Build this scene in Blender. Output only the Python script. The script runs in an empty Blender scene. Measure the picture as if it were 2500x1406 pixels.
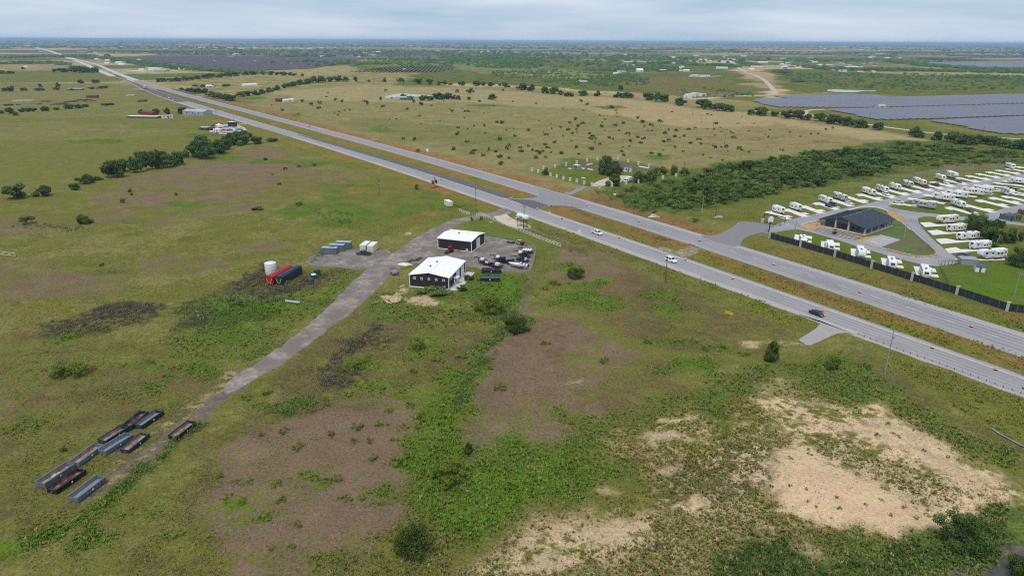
import bpy, bmesh, math, random
import numpy as np
from mathutils import Matrix, Vector, Euler

scene = bpy.context.scene
COL = scene.collection
R = math.radians

# ------------------------------------------------------------------ camera
CAM_H = 80.0
cam_d = bpy.data.cameras.new('camera')
cam_d.sensor_width = 36.0
cam_d.lens = 24.0
cam_d.clip_start = 1.0
cam_d.clip_end = 90000.0
cam = bpy.data.objects.new('camera', cam_d)
COL.objects.link(cam)
CAM_ROT = Matrix.Rotation(R(90 - 19.88), 3, 'X') @ Matrix.Rotation(R(0.28), 3, 'Z')
cam.matrix_world = Matrix.Translation((0, 0, CAM_H)) @ CAM_ROT.to_4x4()
scene.camera = cam

# ------------------------------------------------------------------ sky, sun, exposure
SUN_ELEV, SUN_AZ = 62.0, 200.0
world = bpy.data.worlds.new('World')
scene.world = world
world.use_nodes = True
nt = world.node_tree
nt.nodes.clear()
N = nt.nodes.new
L = nt.links.new
out = N('ShaderNodeOutputWorld')
bg = N('ShaderNodeBackground')
bg.inputs['Strength'].default_value = 0.1
sky = N('ShaderNodeTexSky')
sky.sky_type = 'NISHITA'
sky.sun_disc = False
sky.sun_elevation = R(SUN_ELEV)
sky.sun_rotation = R(SUN_AZ)
sky.air_density = 1.0
sky.dust_density = 2.0
tc = N('ShaderNodeTexCoord')
mp = N('ShaderNodeMapping'); mp.inputs['Scale'].default_value = (3.2, 3.2, 26)
L(tc.outputs['Generated'], mp.inputs[0])
nz = N('ShaderNodeTexNoise'); nz.inputs['Scale'].default_value = 1.0
nz.inputs['Detail'].default_value = 7; nz.inputs['Roughness'].default_value = 0.55
L(mp.outputs[0], nz.inputs['Vector'])
rmp = N('ShaderNodeValToRGB')
rmp.color_ramp.elements[0].position = 0.34
rmp.color_ramp.elements[0].color = (3.35, 4.65, 6.1, 1)
rmp.color_ramp.elements[1].position = 0.68
rmp.color_ramp.elements[1].color = (5.8, 6.5, 7.5, 1)
L(nz.outputs[0], rmp.inputs[0])
mixs = N('ShaderNodeMix'); mixs.data_type = 'RGBA'
mixs.inputs['Factor'].default_value = 0.86
L(sky.outputs[0], mixs.inputs['A']); L(rmp.outputs[0], mixs.inputs['B'])
L(mixs.outputs['Result'], bg.inputs['Color'])
L(bg.outputs[0], out.inputs[0])

sun_d = bpy.data.lights.new('sun', 'SUN')
sun_d.energy = 1.5
sun_d.angle = R(14)
sun_d.color = (1.0, 0.92, 0.82)
sun = bpy.data.objects.new('sun', sun_d)
COL.objects.link(sun)
# nishita sun_rotation is clockwise from +Y
_az = R(SUN_AZ)
_sd = Vector((math.sin(_az) * math.cos(R(SUN_ELEV)), math.cos(_az) * math.cos(R(SUN_ELEV)), math.sin(R(SUN_ELEV))))
sun.rotation_euler = (-_sd).to_track_quat('-Z', 'Y').to_euler()

vs = scene.view_settings
vs.view_transform = 'Standard'
vs.look = 'None'
vs.exposure = 0.33
vs.gamma = 1.0
vs.use_curve_mapping = False
cy = scene.cycles
cy.use_denoising = False
cy.max_bounces = 5
cy.diffuse_bounces = 2
cy.glossy_bounces = 2
cy.transmission_bounces = 3
cy.volume_bounces = 0
cy.transparent_max_bounces = 8
cy.use_adaptive_sampling = True
cy.adaptive_threshold = 0.012
cy.filter_width = 1.1
try:
 cy.denoising_prefilter = 'ACCURATE'
 cy.denoising_input_passes = 'RGB_ALBEDO_NORMAL'
except Exception: pass

# ------------------------------------------------------------------ layout helper: a point of the ground seen from the drone's station
PXF = 24.0 / 36.0 * 2500.0

def at(px, py, z=0.0):
 """ground point (height z) on the line of sight surveyed at photo position px, py"""
 v = CAM_ROT @ Vector(((px - 1250.0) / PXF, -(py - 703.0) / PXF, -1.0))
 t = (z - CAM_H) / v.z
 return Vector((v.x * t, v.y * t, z))

def ats(pts, z=0.0):
 return [at(p[0], p[1], z) for p in pts]

# ------------------------------------------------------------------ numpy noise
def _h(ix, iy, s):
 n = (ix.astype(np.int64) * 374761393 + iy.astype(np.int64) * 668265263 + s * 1274126177) & 0xFFFFFFFF
 n = ((n ^ (n >> 13)) * 1274126177) & 0xFFFFFFFF
 n = n ^ (n >> 16)
 return (n & 0xFFFF) / 65535.0

def vnoise(x, y, s=0):
 x0 = np.floor(x); y0 = np.floor(y)
 fx = x - x0; fy = y - y0
 fx = fx * fx * (3 - 2 * fx); fy = fy * fy * (3 - 2 * fy)
 x0 = x0.astype(np.int64); y0 = y0.astype(np.int64)
 a = _h(x0, y0, s); b = _h(x0 + 1, y0, s); c = _h(x0, y0 + 1, s); d = _h(x0 + 1, y0 + 1, s)
 return (a * (1 - fx) + b * fx) * (1 - fy) + (c * (1 - fx) + d * fx) * fy

def fbm(x, y, scale, octaves=4, s=0, rough=0.5):
 v = 0.0; amp = 1.0; tot = 0.0
 for o in range(octaves):
  v = v + amp * vnoise(x / scale + 17.3 * o, y / scale - 9.1 * o, s + o)
  tot += amp; amp *= rough; scale *= 0.5
 return v / tot

def sstep(a, b, x):
 t = np.clip((x - a) / (b - a), 0, 1)
 return t * t * (3 - 2 * t)

# ------------------------------------------------------------------ mesh builder
class MB:
 def __init__(self):
  self.v = []; self.f = []; self.m = []; self.cur = 0
 def add(self, verts, faces):
  b = len(self.v)
  self.v.extend([tuple(p) for p in verts])
  for f in faces:
   self.f.append(tuple(b + i for i in f)); self.m.append(self.cur)
  return self
 def box(self, x0, x1, y0, y1, z0, z1):
  return self.add([(x0, y0, z0), (x1, y0, z0), (x1, y1, z0), (x0, y1, z0), (x0, y0, z1), (x1, y0, z1), (x1, y1, z1), (x0, y1, z1)],
      [(0, 3, 2, 1), (4, 5, 6, 7), (0, 1, 5, 4), (1, 2, 6, 5), (2, 3, 7, 6), (3, 0, 4, 7)])
 def prism(self, poly, z0, z1, axis='z'):
  n = len(poly)
  if axis == 'z':
   v = [(p[0], p[1], z0) for p in poly] + [(p[0], p[1], z1) for p in poly]
  elif axis == 'y':      # poly in x,z extruded along y
   v = [(p[0], z0, p[1]) for p in poly] + [(p[0], z1, p[1]) for p in poly]
  else:                  # poly in y,z extruded along x
   v = [(z0, p[0], p[1]) for p in poly] + [(z1, p[0], p[1]) for p in poly]
  f = [tuple(range(n - 1, -1, -1)), tuple(range(n, 2 * n))]
  for i in range(n):
   j = (i + 1) % n
   f.append((i, j, n + j, n + i))
  return self.add(v, f)
 def tube(self, p0, p1, r0, r1=None, n=8, cap=True):
  if r1 is None: r1 = r0
  p0 = Vector(p0); p1 = Vector(p1)
  d = (p1 - p0).normalized()
  a = d.orthogonal().normalized(); b = d.cross(a)
  v = []
  for k in range(n):
   t = 2 * math.pi * k / n
   v.append(p0 + (a * math.cos(t) + b * math.sin(t)) * r0)
  for k in range(n):
   t = 2 * math.pi * k / n
   v.append(p1 + (a * math.cos(t) + b * math.sin(t)) * r1)
  f = [(k, (k + 1) % n, n + (k + 1) % n, n + k) for k in range(n)]
  if cap: f += [tuple(range(n - 1, -1, -1)), tuple(range(n, 2 * n))]
  return self.add(v, f)
 def path(self, pts, r, n=6):
  for a, b in zip(pts[:-1], pts[1:]): self.tube(a, b, r, r, n)
  return self
 def lathe(self, prof, n=16, c=(0, 0, 0), axis='z'):
  """prof: list of (radius, height)"""
  v = []; f = []
  m = len(prof)
  for (r, z) in prof:
   for k in range(n):
    t = 2 * math.pi * k / n
    p = (r * math.cos(t), r * math.sin(t), z)
    if axis == 'x': p = (p[2], p[0], p[1])
    if axis == 'y': p = (p[0], p[2], p[1])
    v.append((p[0] + c[0], p[1] + c[1], p[2] + c[2]))
  for i in range(m - 1):
   for k in range(n):
    k2 = (k + 1) % n
    f.append((i * n + k, i * n + k2, (i + 1) * n + k2, (i + 1) * n + k))
  f.append(tuple(range(n - 1, -1, -1))); f.append(tuple((m - 1) * n + k for k in range(n)))
  return self.add(v, f)
 def loft(self, secs):
  """secs: list of closed rings with equal counts"""
  n = len(secs[0]); v = []; f = []
  for s in secs: v.extend(s)
  for i in range(len(secs) - 1):
   for k in range(n):
    k2 = (k + 1) % n
    f.append((i * n + k, i * n + k2, (i + 1) * n + k2, (i + 1) * n + k))
  f.append(tuple(range(n - 1, -1, -1))); f.append(tuple((len(secs) - 1) * n + k for k in range(n)))
  return self.add(v, f)
 def quad(self, a, b, c, d):
  return self.add([a, b, c, d], [(0, 1, 2, 3)])
 def mesh(self, name, mats, smooth=False, recalc=True):
  me = bpy.data.meshes.new(name)
  me.from_pydata(self.v, [], self.f)
  if not isinstance(mats, (list, tuple)): mats = [mats]
  for m in mats: me.materials.append(m)
  if len(mats) > 1: me.polygons.foreach_set('material_index', self.m)
  if recalc:
   bm = bmesh.new(); bm.from_mesh(me)
   bmesh.ops.recalc_face_normals(bm, faces=bm.faces)
   bm.to_mesh(me); bm.free()
  if smooth: me.polygons.foreach_set('use_smooth', [True] * len(me.polygons))
  me.update()
  return me
 def build(self, name, mats, parent=None, smooth=False, recalc=True):
  o = bpy.data.objects.new(name, self.mesh(name, mats, smooth, recalc))
  COL.objects.link(o)
  if parent is not None: o.parent = parent
  return o

def tag(o, label=None, cat=None, group=None, kind=None):
 if label: o['label'] = label
 if cat: o['category'] = cat
 if group: o['group'] = group
 if kind: o['kind'] = kind
 return o

def thing(name, label, cat, loc=(0, 0, 0), rotz=0.0, group=None):
 o = bpy.data.objects.new(name, None)
 o.empty_display_size = 0.5
 COL.objects.link(o)
 o.location = loc; o.rotation_euler = (0, 0, rotz)
 return tag(o, label, cat, group)

def copy_tree(o, parent=None):
 c = o.copy(); COL.objects.link(c); c.parent = parent
 for ch in o.children: copy_tree(ch, c)
 return c

ORD = ['first', 'second', 'third', 'fourth', 'fifth', 'sixth', 'seventh', 'eighth', 'ninth', 'tenth', 'eleventh', 'twelfth', 'thirteenth',
       'fourteenth', 'fifteenth', 'sixteenth', 'seventeenth', 'eighteenth', 'nineteenth', 'twentieth']
def ordinal(i):
 if i < 20: return ORD[i]
 t = ['twenty', 'thirty', 'forty', 'fifty', 'sixty', 'seventy', 'eighty', 'ninety'][(i + 1) // 10 - 2]
 u = (i + 1) % 10
 if u == 0: return t[:-1] + 'ieth'
 return t + '-' + ORD[u - 1]

# ------------------------------------------------------------------ materials
MATS = {}
def mat(name, col, rough=0.7, metal=0.0, var=0.12, scale=2.0, bump=0.0, bscale=8.0, spec=0.3, emit=None, alpha=None, dirt=None, dirt_amt=0.35, dscale=0.8):
 """plain procedural paint: base colour broken up by two noises, optional dirt/rust colour in patches"""
 if name in MATS: return MATS[name]
 m = bpy.data.materials.new(name); m.use_nodes = True
 t = m.node_tree; b = t.nodes['Principled BSDF']
 b.inputs['Roughness'].default_value = rough
 b.inputs['Metallic'].default_value = metal
 b.inputs['Specular IOR Level'].default_value = spec
 co = t.nodes.new('ShaderNodeTexCoord')
 n1 = t.nodes.new('ShaderNodeTexNoise'); n1.inputs['Scale'].default_value = scale; n1.inputs['Detail'].default_value = 6
 t.links.new(co.outputs['Object'], n1.inputs['Vector'])
 r = t.nodes.new('ShaderNodeMapRange')
 r.inputs['From Min'].default_value = 0.3; r.inputs['From Max'].default_value = 0.7
 r.inputs['To Min'].default_value = 1 - var; r.inputs['To Max'].default_value = 1 + var
 t.links.new(n1.outputs[0], r.inputs['Value'])
 mx = t.nodes.new('ShaderNodeMix'); mx.data_type = 'RGBA'; mx.blend_type = 'MULTIPLY'; mx.inputs['Factor'].default_value = 1
 mx.inputs['A'].default_value = (*col, 1)
 t.links.new(r.outputs[0], mx.inputs['B'])
 last = mx.outputs['Result']
 if dirt:
  n2 = t.nodes.new('ShaderNodeTexNoise'); n2.inputs['Scale'].default_value = dscale; n2.inputs['Detail'].default_value = 8; n2.inputs['Roughness'].default_value = 0.7
  t.links.new(co.outputs['Object'], n2.inputs['Vector'])
  r2 = t.nodes.new('ShaderNodeMapRange')
  r2.inputs['From Min'].default_value = 0.62 - dirt_amt * 0.4; r2.inputs['From Max'].default_value = 0.78 - dirt_amt * 0.4
  t.links.new(n2.outputs[0], r2.inputs['Value'])
  m2 = t.nodes.new('ShaderNodeMix'); m2.data_type = 'RGBA'
  t.links.new(r2.outputs[0], m2.inputs['Factor'])
  t.links.new(last, m2.inputs['A']); m2.inputs['B'].default_value = (*dirt, 1)
  last = m2.outputs['Result']
 t.links.new(last, b.inputs['Base Color'])
 if bump:
  n3 = t.nodes.new('ShaderNodeTexNoise'); n3.inputs['Scale'].default_value = bscale; n3.inputs['Detail'].default_value = 5
  t.links.new(co.outputs['Object'], n3.inputs['Vector'])
  bp = t.nodes.new('ShaderNodeBump'); bp.inputs['Strength'].default_value = bump; bp.inputs['Distance'].default_value = 0.1
  t.links.new(n3.outputs[0], bp.inputs['Height']); t.links.new(bp.outputs[0], b.inputs['Normal'])
 if emit:
  b.inputs['Emission Color'].default_value = (*emit[:3], 1); b.inputs['Emission Strength'].default_value = emit[3]
 MATS[name] = m
 return m

# ================================================================== GROUND
# colours of what covers the ground (albedo)
OLIVE = (.146, .154, .040); GREEN = (.105, .148, .032); LUSH = (.092, .168, .018); DRY = (.335, .275, .142)
STRAW = (.34, .28, .155); BROWN = (.150, .105, .062); MAUVE = (.190, .136, .100); SAND = (.585, .44, .30)
BRUSH = (.062, .052, .042); ORANGE = (.255, .140, .055); DKGREEN = (.060, .100, .024); PALE = (.47, .37, .255)
GREY = (.165, .150, .140); TAN = (.40, .30, .18); SOIL = (.135, .105, .090); YGREEN = (.150, .165, .030); LEFTA = (.158, .158, .054); LEFTB = (.200, .188, .074); PASTA = (.250, .222, .105); PASTB = (.315, .262, .140); PASTC = (.190, .182, .078); BROWNG = (.125, .108, .052)

PAINT = []   # (polygon in ground metres, colA, colB, cover of B, softness m, warp m, tufts)
def paint(pts, a, b, cov, soft=3.0, warp=4.0, veg=0.5, amt=1.0):
 P = np.array([(p.x, p.y) for p in ats(pts)])
 PAINT.append((P, np.array(a), np.array(b), cov, soft, warp, veg, amt))
def blob(px, py, rx, ry, a, b, cov, soft=2.0, warp=4.0, veg=0.7, amt=1.0, n=14, seed=0):
 rr = random.Random(int(px * 7 + py * 13) + seed)
 pts = []
 for k in range(n):
  t = 2 * math.pi * k / n; q = rr.uniform(.72, 1.2)
  pts.append((px + rx * q * math.cos(t), py + ry * q * math.sin(t)))
 paint(pts, a, b, cov, soft, warp, veg, amt)
def band(pts, wm, a, b, cov, soft=2.0, warp=2.0, veg=0.6, amt=1.0):
 """a strip wm metres wide along a photo-surveyed polyline"""
 g = ats(pts); l = []; r = []
 for i, p in enumerate(g):
  q0 = g[max(i - 1, 0)]; q1 = g[min(i + 1, len(g) - 1)]
  d = (q1 - q0).normalized(); nrm = Vector((-d.y, d.x, 0))
  l.append(p + nrm * wm / 2); r.append(p - nrm * wm / 2)
 P = np.array([(p.x, p.y) for p in l + r[::-1]])
 PAINT.append((P, np.array(a), np.array(b), cov, soft, warp, veg, amt))

# ---- far country (fields beyond the two estates)
paint([(-200, 200), (300, 205), (470, 262), (300, 300), (-200, 320)], LEFTA, LEFTB, .5, 10, 20, .2)
paint([(-300, 208), (330, 214), (330, 238), (-300, 248)], LEFTA, LEFTB, .6, 8, 15, .2)
paint([(-300, 176), (230, 172), (300, 200), (-300, 204)], LEFTA, GREEN, .4, 8, 15, .2)
paint([(-300, 160), (150, 158), (170, 172), (-300, 176)], TAN, OLIVE, .5, 8, 15, .2)
paint([(400, 190), (860, 170), (1010, 178), (1000, 205), (560, 240), (450, 215)], DRY, OLIVE, .5, 12, 20, .2)
paint([(270, 148), (420, 128), (900, 125), (1130, 128), (1130, 142), (900, 146), (640, 176), (470, 168), (330, 158)], GREY, SOIL, .4, 12, 20, .1)
paint([(600, 172), (860, 160), (880, 178), (740, 188), (600, 186)], DRY, OLIVE, .35, 10, 15, .1)
# pasture right of the highway
paint([(560, 232), (800, 205), (1030, 210), (1300, 214), (1580, 245), (1800, 275), (2160, 318), (2330, 340), (2120, 370), (1900, 385),
       (1640, 440), (1450, 470), (1280, 440), (960, 360), (700, 285)], PASTA, PASTC, .5, 12, 14, .3)
paint([(640, 225), (900, 208), (1240, 222), (1700, 262), (1600, 275), (1100, 250), (760, 246)], PASTB, PASTA, .4, 10, 20, .25)
paint([(1380, 232), (1700, 262), (2000, 300), (2300, 340), (2150, 352), (1800, 330), (1500, 285)], PASTB, TAN, .3, 10, 20, .25)
paint([(1500, 330), (1900, 300), (2150, 345), (1850, 372), (1600, 352)], PASTA, BROWN, .28, 8, 14, .25)
paint([(720, 262), (1240, 262), (1500, 300), (1300, 345), (1000, 340), (820, 310)], PASTC, PASTA, .5, 14, 20, .3)
paint([(780, 300), (900, 285), (1100, 310), (1300, 350), (1200, 372), (980, 335)], PASTC, GREEN, .30, 10, 18, .3)
for (x, y, rx, ry) in [(925, 318, 28, 5), (715, 283, 30, 6), (620, 240, 26, 4), (1180, 258, 40, 4), (1010, 205, 50, 4), (1490, 262, 40, 5), (1600, 385, 45, 7), (1400, 392, 40, 6)]:
 blob(x, y, rx, ry, GREEN, LUSH, .35, 5, 6, .4)
# country beyond the tree row
paint([(1030, 165), (1200, 140), (1500, 150), (1780, 160), (1860, 225), (1700, 235), (1450, 222), (1250, 208), (1040, 205)], OLIVE, DKGREEN, .45, 15, 30, .3)
paint([(1500, 188), (1750, 188), (1880, 232), (1650, 240), (1560, 215)], OLIVE, BROWN, .42, 10, 20, .25)
paint([(1060, 150), (1300, 160), (1500, 188), (1400, 196), (1180, 180)], GREEN, DRY, .4, 15, 25, .2)
paint([(1870, 170), (2500, 168), (2600, 228), (2250, 240), (1940, 230), (1900, 210)], OLIVE, DKGREEN, .42, 12, 25, .3)
paint([(2080, 176), (2700, 176), (2700, 186), (2250, 184)], DRY, OLIVE, .35, 8, 12, .2)
paint([(1900, 222), (2250, 236), (2700, 222), (2700, 232), (2260, 246), (1930, 240)], OLIVE, DRY, .35, 8, 12, .2)
paint([(1700, 236), (1860, 236), (2060, 296), (2300, 352), (2700, 400), (2700, 352), (2300, 318), (1960, 262)], OLIVE, GREEN, .5, 6, 10, .3)
# left pasture near the highway
paint([(-400, 290), (300, 285), (560, 300), (640, 330), (610, 345), (440, 370), (270, 395), (120, 455), (-400, 520)], LEFTA, YGREEN, .4, 8, 16, .3)
paint([(-400, 300), (330, 300), (480, 320), (260, 345), (-400, 350)], LEFTB, LEFTA, .5, 8, 20, .25)
# bare mauve field
paint([(250, 452), (445, 408), (610, 362), (655, 352), (745, 385), (850, 432), (800, 462), (620, 482), (440, 515), (300, 520), (210, 500)], OLIVE, MAUVE, .50, 7, 10, .35)
paint([(430, 420), (640, 362), (740, 395), (690, 425), (520, 452), (400, 460)], MAUVE, OLIVE, .30, 6, 10, .2)
paint([(380, 535), (560, 505), (770, 470), (700, 505), (520, 545), (380, 555)], MAUVE, OLIVE, .45, 4, 7, .2)
paint([(-200, 560), (60, 520), (300, 505), (420, 500), (330, 540), (120, 590), (-200, 640)], OLIVE, MAUVE, .40, 5, 7, .3)
# grass west of the drive
paint([(-300, 640), (100, 560), (420, 540), (800, 480), (1000, 520), (1000, 570), (760, 620), (600, 680), (420, 740), (200, 800), (-300, 820)], OLIVE, LEFTB, .42, 7, 9, .5)
paint([(800, 450), (1060, 430), (1180, 500), (1090, 535), (980, 560), (900, 570), (760, 540)], OLIVE, GREEN, .42, 5, 8, .5)
paint([(-200, 640), (130, 650), (320, 680), (280, 720), (60, 730), (-200, 720)], MAUVE, OLIVE, .50, 4, 6, .3)
paint([(330, 650), (440, 618), (560, 630), (460, 668), (360, 680)], MAUVE, OLIVE, .48, 4, 6, .3)
paint([(590, 600), (720, 585), (700, 605), (600, 622)], MAUVE, OLIVE, .45, 3, 5, .3)
blob(250, 665, 60, 12, GREEN, OLIVE, .4, 4, 5)
for (x, y, rx, ry) in [(300, 545, 40, 8), (470, 500, 70, 7), (650, 395, 60, 6), (760, 400, 60, 7), (240, 345, 60, 5), (500, 330, 60, 6), (560, 385, 40, 9),
                       (740, 515, 60, 20), (830, 500, 40, 12), (820, 545, 60, 12), (1010, 515, 45, 16), (870, 520, 50, 12), (1120, 500, 50, 14)]:
 blob(x, y, rx, ry, GREEN, LUSH, .40, 3, 5, .7)
for (x, y, rx, ry) in [(900, 470, 60, 12), (980, 450, 60, 10), (1040, 530, 50, 12), (700, 470, 60, 10), (600, 560, 80, 14), (180, 780, 60, 14), (420, 830, 50, 14), (470, 880, 50, 16), (110, 760, 80, 14), (230, 735, 60, 10)]:
 blob(x, y, rx, ry, OLIVE, ORANGE, .36, 4, 6, .5)
# scrub and dead brush west of the drive
paint([(560, 690), (690, 690), (860, 655), (890, 660), (800, 720), (720, 790), (640, 850), (500, 860), (420, 820), (440, 760), (520, 720)], GREEN, OLIVE, .45, 3, 5, .9)
paint([(150, 770), (270, 735), (400, 740), (350, 790), (230, 830), (140, 815)], BRUSH, OLIVE, .36, 3, 5, .6)
paint([(430, 745), (560, 705), (660, 715), (640, 760), (540, 790), (430, 800)], BRUSH, GREEN, .50, 3, 4, .9)
paint([(560, 700), (640, 640), (700, 650), (800, 660), (840, 660), (760, 712), (640, 720)], BROWNG, BRUSH, .45, 2, 4, .8)
blob(590, 770, 90, 22, DKGREEN, LUSH, .42, 3, 4, 1.0)
blob(690, 760, 50, 20, GREEN, LUSH, .35, 3, 4, 1.0)
blob(160, 905, 90, 26, GREEN, LUSH, .40, 3, 4, .8)
blob(90, 880, 50, 16, BRUSH, OLIVE, .45, 3, 4, .6)
blob(560, 815, 60, 22, GREEN, LUSH, .35, 3, 4, .8)
blob(640, 835, 70, 20, GREEN, OLIVE, .35, 3, 4, .8)
# foreground west: the dumpster field
paint([(-300, 830), (200, 830), (420, 860), (600, 900), (520, 990), (380, 1060), (260, 1200), (100, 1300), (-300, 1420)], OLIVE, BROWNG, .45, 5, 7, .55)
paint([(-300, 900), (60, 890), (200, 960), (150, 1010), (-300, 1040)], OLIVE, MAUVE, .34, 4, 6, .4)
for (x, y, rx, ry) in [(60, 1000, 70, 16), (130, 960, 60, 12), (300, 905, 60, 14), (200, 1020, 60, 12), (420, 930, 60, 14), (60, 830, 60, 10), (30, 1090, 60, 20)]:
 blob(x, y, rx, ry, BROWNG, ORANGE, .30, 4, 6, .4)
for (x, y, rx, ry) in [(150, 835, 40, 14), (460, 905, 60, 18), (360, 945, 30, 8), (270, 980, 25, 8), (40, 1040, 40, 12), (330, 900, 40, 10), (500, 900, 50, 16), (580, 860, 40, 14)]:
 blob(x, y, rx, ry, GREEN, LUSH, .30, 3, 4, .8)
# foreground middle: bare ground, weeds
paint([(300, 1406), (420, 1200), (520, 1080), (640, 980), (760, 860), (900, 780), (1080, 770), (1290, 790), (1180, 960), (1100, 1100), (1000, 1250), (900, 1406)], BROWNG, OLIVE, .45, 5, 8, .5)
paint([(470, 1290), (560, 1140), (680, 1040), (800, 1000), (900, 960), (1000, 940), (1060, 900), (1110, 900), (1040, 1000), (990, 1060), (985, 1150),
       (940, 1210), (860, 1310), (790, 1406), (600, 1440), (560, 1330)], MAUVE, OLIVE, .30, 4, 8, .3)
paint([(560, 1300), (600, 1210), (780, 1080), (880, 1040), (985, 1010), (985, 1130), (940, 1190), (860, 1280), (760, 1340), (640, 1330)], MAUVE, OLIVE, .18, 3, 6, .2)
paint([(1250, 770), (1430, 790), (1520, 840), (1580, 900), (1500, 985), (1330, 1060), (1130, 1100), (1105, 1040), (1190, 900), (1230, 820)], MAUVE, OLIVE, .32, 4, 6, .3)
paint([(1270, 785), (1380, 770), (1420, 830), (1360, 900), (1230, 1000), (1120, 1080), (1120, 1020), (1200, 890)], MAUVE, BROWN, .40, 3, 4, .2)
paint([(1300, 640), (1360, 600), (1520, 640), (1600, 690), (1660, 760), (1620, 830), (1480, 800), (1400, 730), (1300, 700)], BROWN, OLIVE, .45, 3, 5, .5)
paint([(1330, 655), (1400, 610), (1490, 625), (1520, 655), (1440, 690), (1350, 690)], MAUVE, OLIVE, .30, 2, 4, .3)
paint([(1560, 680), (1700, 690), (1900, 790), (1920, 830), (1840, 870), (1640, 860), (1560, 800), (1500, 720)], BROWNG, OLIVE, .48, 4, 6, .5)
paint([(1700, 790), (1800, 770), (1880, 820), (1820, 850), (1740, 830)], BROWN, OLIVE, .40, 3, 5, .4)
paint([(1440, 940), (1560, 880), (1640, 960), (1600, 1020), (1450, 1050)], BROWN, OLIVE, .45, 3, 6, .4)
paint([(1100, 1120), (1280, 1060), (1450, 1040), (1560, 1110), (1480, 1180), (1330, 1220), (1200, 1300), (1040, 1280), (980, 1230)], GREEN, LUSH, .42, 4, 6, .9)
paint([(970, 1230), (990, 1080), (1040, 980), (1100, 910), (1150, 900), (1130, 1010), (1150, 1090), (1130, 1170), (1060, 1270)], GREEN, LUSH, .50, 3, 5, 1.0)
paint([(1300, 990), (1560, 1000), (1650, 960), (1700, 1030), (1560, 1100), (1420, 1090)], OLIVE, GREEN, .48, 4, 6, .7)
paint([(1090, 960), (1180, 820), (1260, 760), (1300, 790), (1230, 850), (1150, 960), (1120, 1010)], GREEN, BRUSH, .35, 2, 4, .9)
for (x, y, rx, ry) in [(1690, 900, 75, 26), (1740, 940, 46, 16), (1360, 1130, 60, 26), (1240, 1170, 60, 26), (1390, 720, 60, 20), (1650, 760, 40, 22), (1600, 720, 60, 14),
                       (1620, 655, 60, 12), (1390, 650, 40, 10), (1430, 690, 40, 10), (1750, 850, 20, 6), (1880, 745, 80, 16), (1460, 745, 40, 18), (1650, 830, 40, 12), (1700, 690, 70, 12)]:
 blob(x, y, rx, ry, GREEN, LUSH, .55, 3, 4, 1.0)
for (x, y, rx, ry) in [(880, 880, 50, 14), (760, 975, 50, 16), (620, 1000, 60, 16), (700, 1000, 50, 12), (800, 1165, 50, 14), (570, 1210, 40, 14), (640, 1260, 30, 8), (1000, 970, 60, 14),
                       (930, 940, 60, 12), (430, 1350, 60, 26), (500, 1310, 50, 16), (240, 1300, 70, 26), (380, 1250, 60, 12), (820, 1360, 60, 26), (1020, 830, 40, 16), (1080, 860, 60, 16), (1150, 1000, 30, 40)]:
 blob(x, y, rx, ry, OLIVE, LUSH, .40, 3, 5, .8)
for (x, y, rx, ry) in [(880, 830, 80, 12), (800, 900, 60, 14), (840, 930, 40, 12), (930, 795, 30, 6), (960, 770, 60, 8), (820, 1180, 40, 8)]:
 blob(x, y, rx, ry, BRUSH, OLIVE, .40, 2, 4, .7)
paint([(-300, 1500), (0, 1330), (160, 1270), (240, 1210), (330, 1130), (430, 1060), (500, 1020), (510, 1035), (420, 1095), (320, 1190), (250, 1250), (150, 1310), (0, 1380), (-300, 1560)], GREEN, LUSH, .50, 2, 3, 1.0)
paint([(200, 1420), (300, 1320), (500, 1240), (600, 1290), (560, 1420)], BROWNG, OLIVE, .50, 5, 8, .5)
paint([(660, 1440), (760, 1380), (860, 1300), (960, 1240), (1060, 1290), (1080, 1440)], OLIVE, BROWNG, .45, 4, 7, .7)
# sandy ground, foreground east
paint([(1560, 1020), (1700, 960), (1840, 930), (2000, 930), (2200, 1000), (2500, 1200), (2600, 1300), (2500, 1450), (1100, 1450), (1150, 1330), (1400, 1220), (1560, 1160)], OLIVE, TAN, .45, 4, 7, .8)
paint([(1060, 1450), (1120, 1330), (1260, 1270), (1430, 1240), (1560, 1220), (1700, 1240), (1850, 1300), (2000, 1380), (2000, 1450)], TAN, STRAW, .42, 4, 7, .8)
paint([(1180, 1340), (1300, 1270), (1440, 1250), (1560, 1240), (1600, 1290), (1480, 1340), (1400, 1406), (1240, 1410)], PALE, OLIVE, .42, 3, 5, .6)
paint([(1640, 1150), (1760, 1090), (1860, 1080), (1900, 1130), (1860, 1220), (1720, 1240), (1600, 1200)], BROWNG, PALE, .40, 3, 5, .8)
paint([(1845, 950), (1900, 945), (1980, 975), (2060, 1000), (2140, 985), (2190, 1010), (2300, 1085), (2420, 1165), (2475, 1225), (2380, 1245), (2260, 1290), (2190, 1305),
       (2120, 1335), (2060, 1310), (1980, 1270), (1890, 1250), (1855, 1200), (1885, 1120), (1930, 1080), (1880, 1020)], SAND, OLIVE, .38, 2.5, 4, .25)
paint([(2000, 1060), (2100, 1080), (2200, 1130), (2330, 1200), (2300, 1240), (2180, 1210), (2080, 1150), (1990, 1100)], PALE, OLIVE, .52, 2, 4, .6)
paint([(1900, 1100), (1980, 1090), (2060, 1150), (2130, 1210), (2260, 1270), (2200, 1300), (2080, 1290), (1960, 1260), (1880, 1240), (1890, 1160)], SAND, PALE, .30, 2, 3, .08)
paint([(2090, 1050), (2180, 1030), (2330, 1110), (2440, 1190), (2330, 1180), (2200, 1110)], SAND, PALE, .35, 2, 3, .12)
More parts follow.
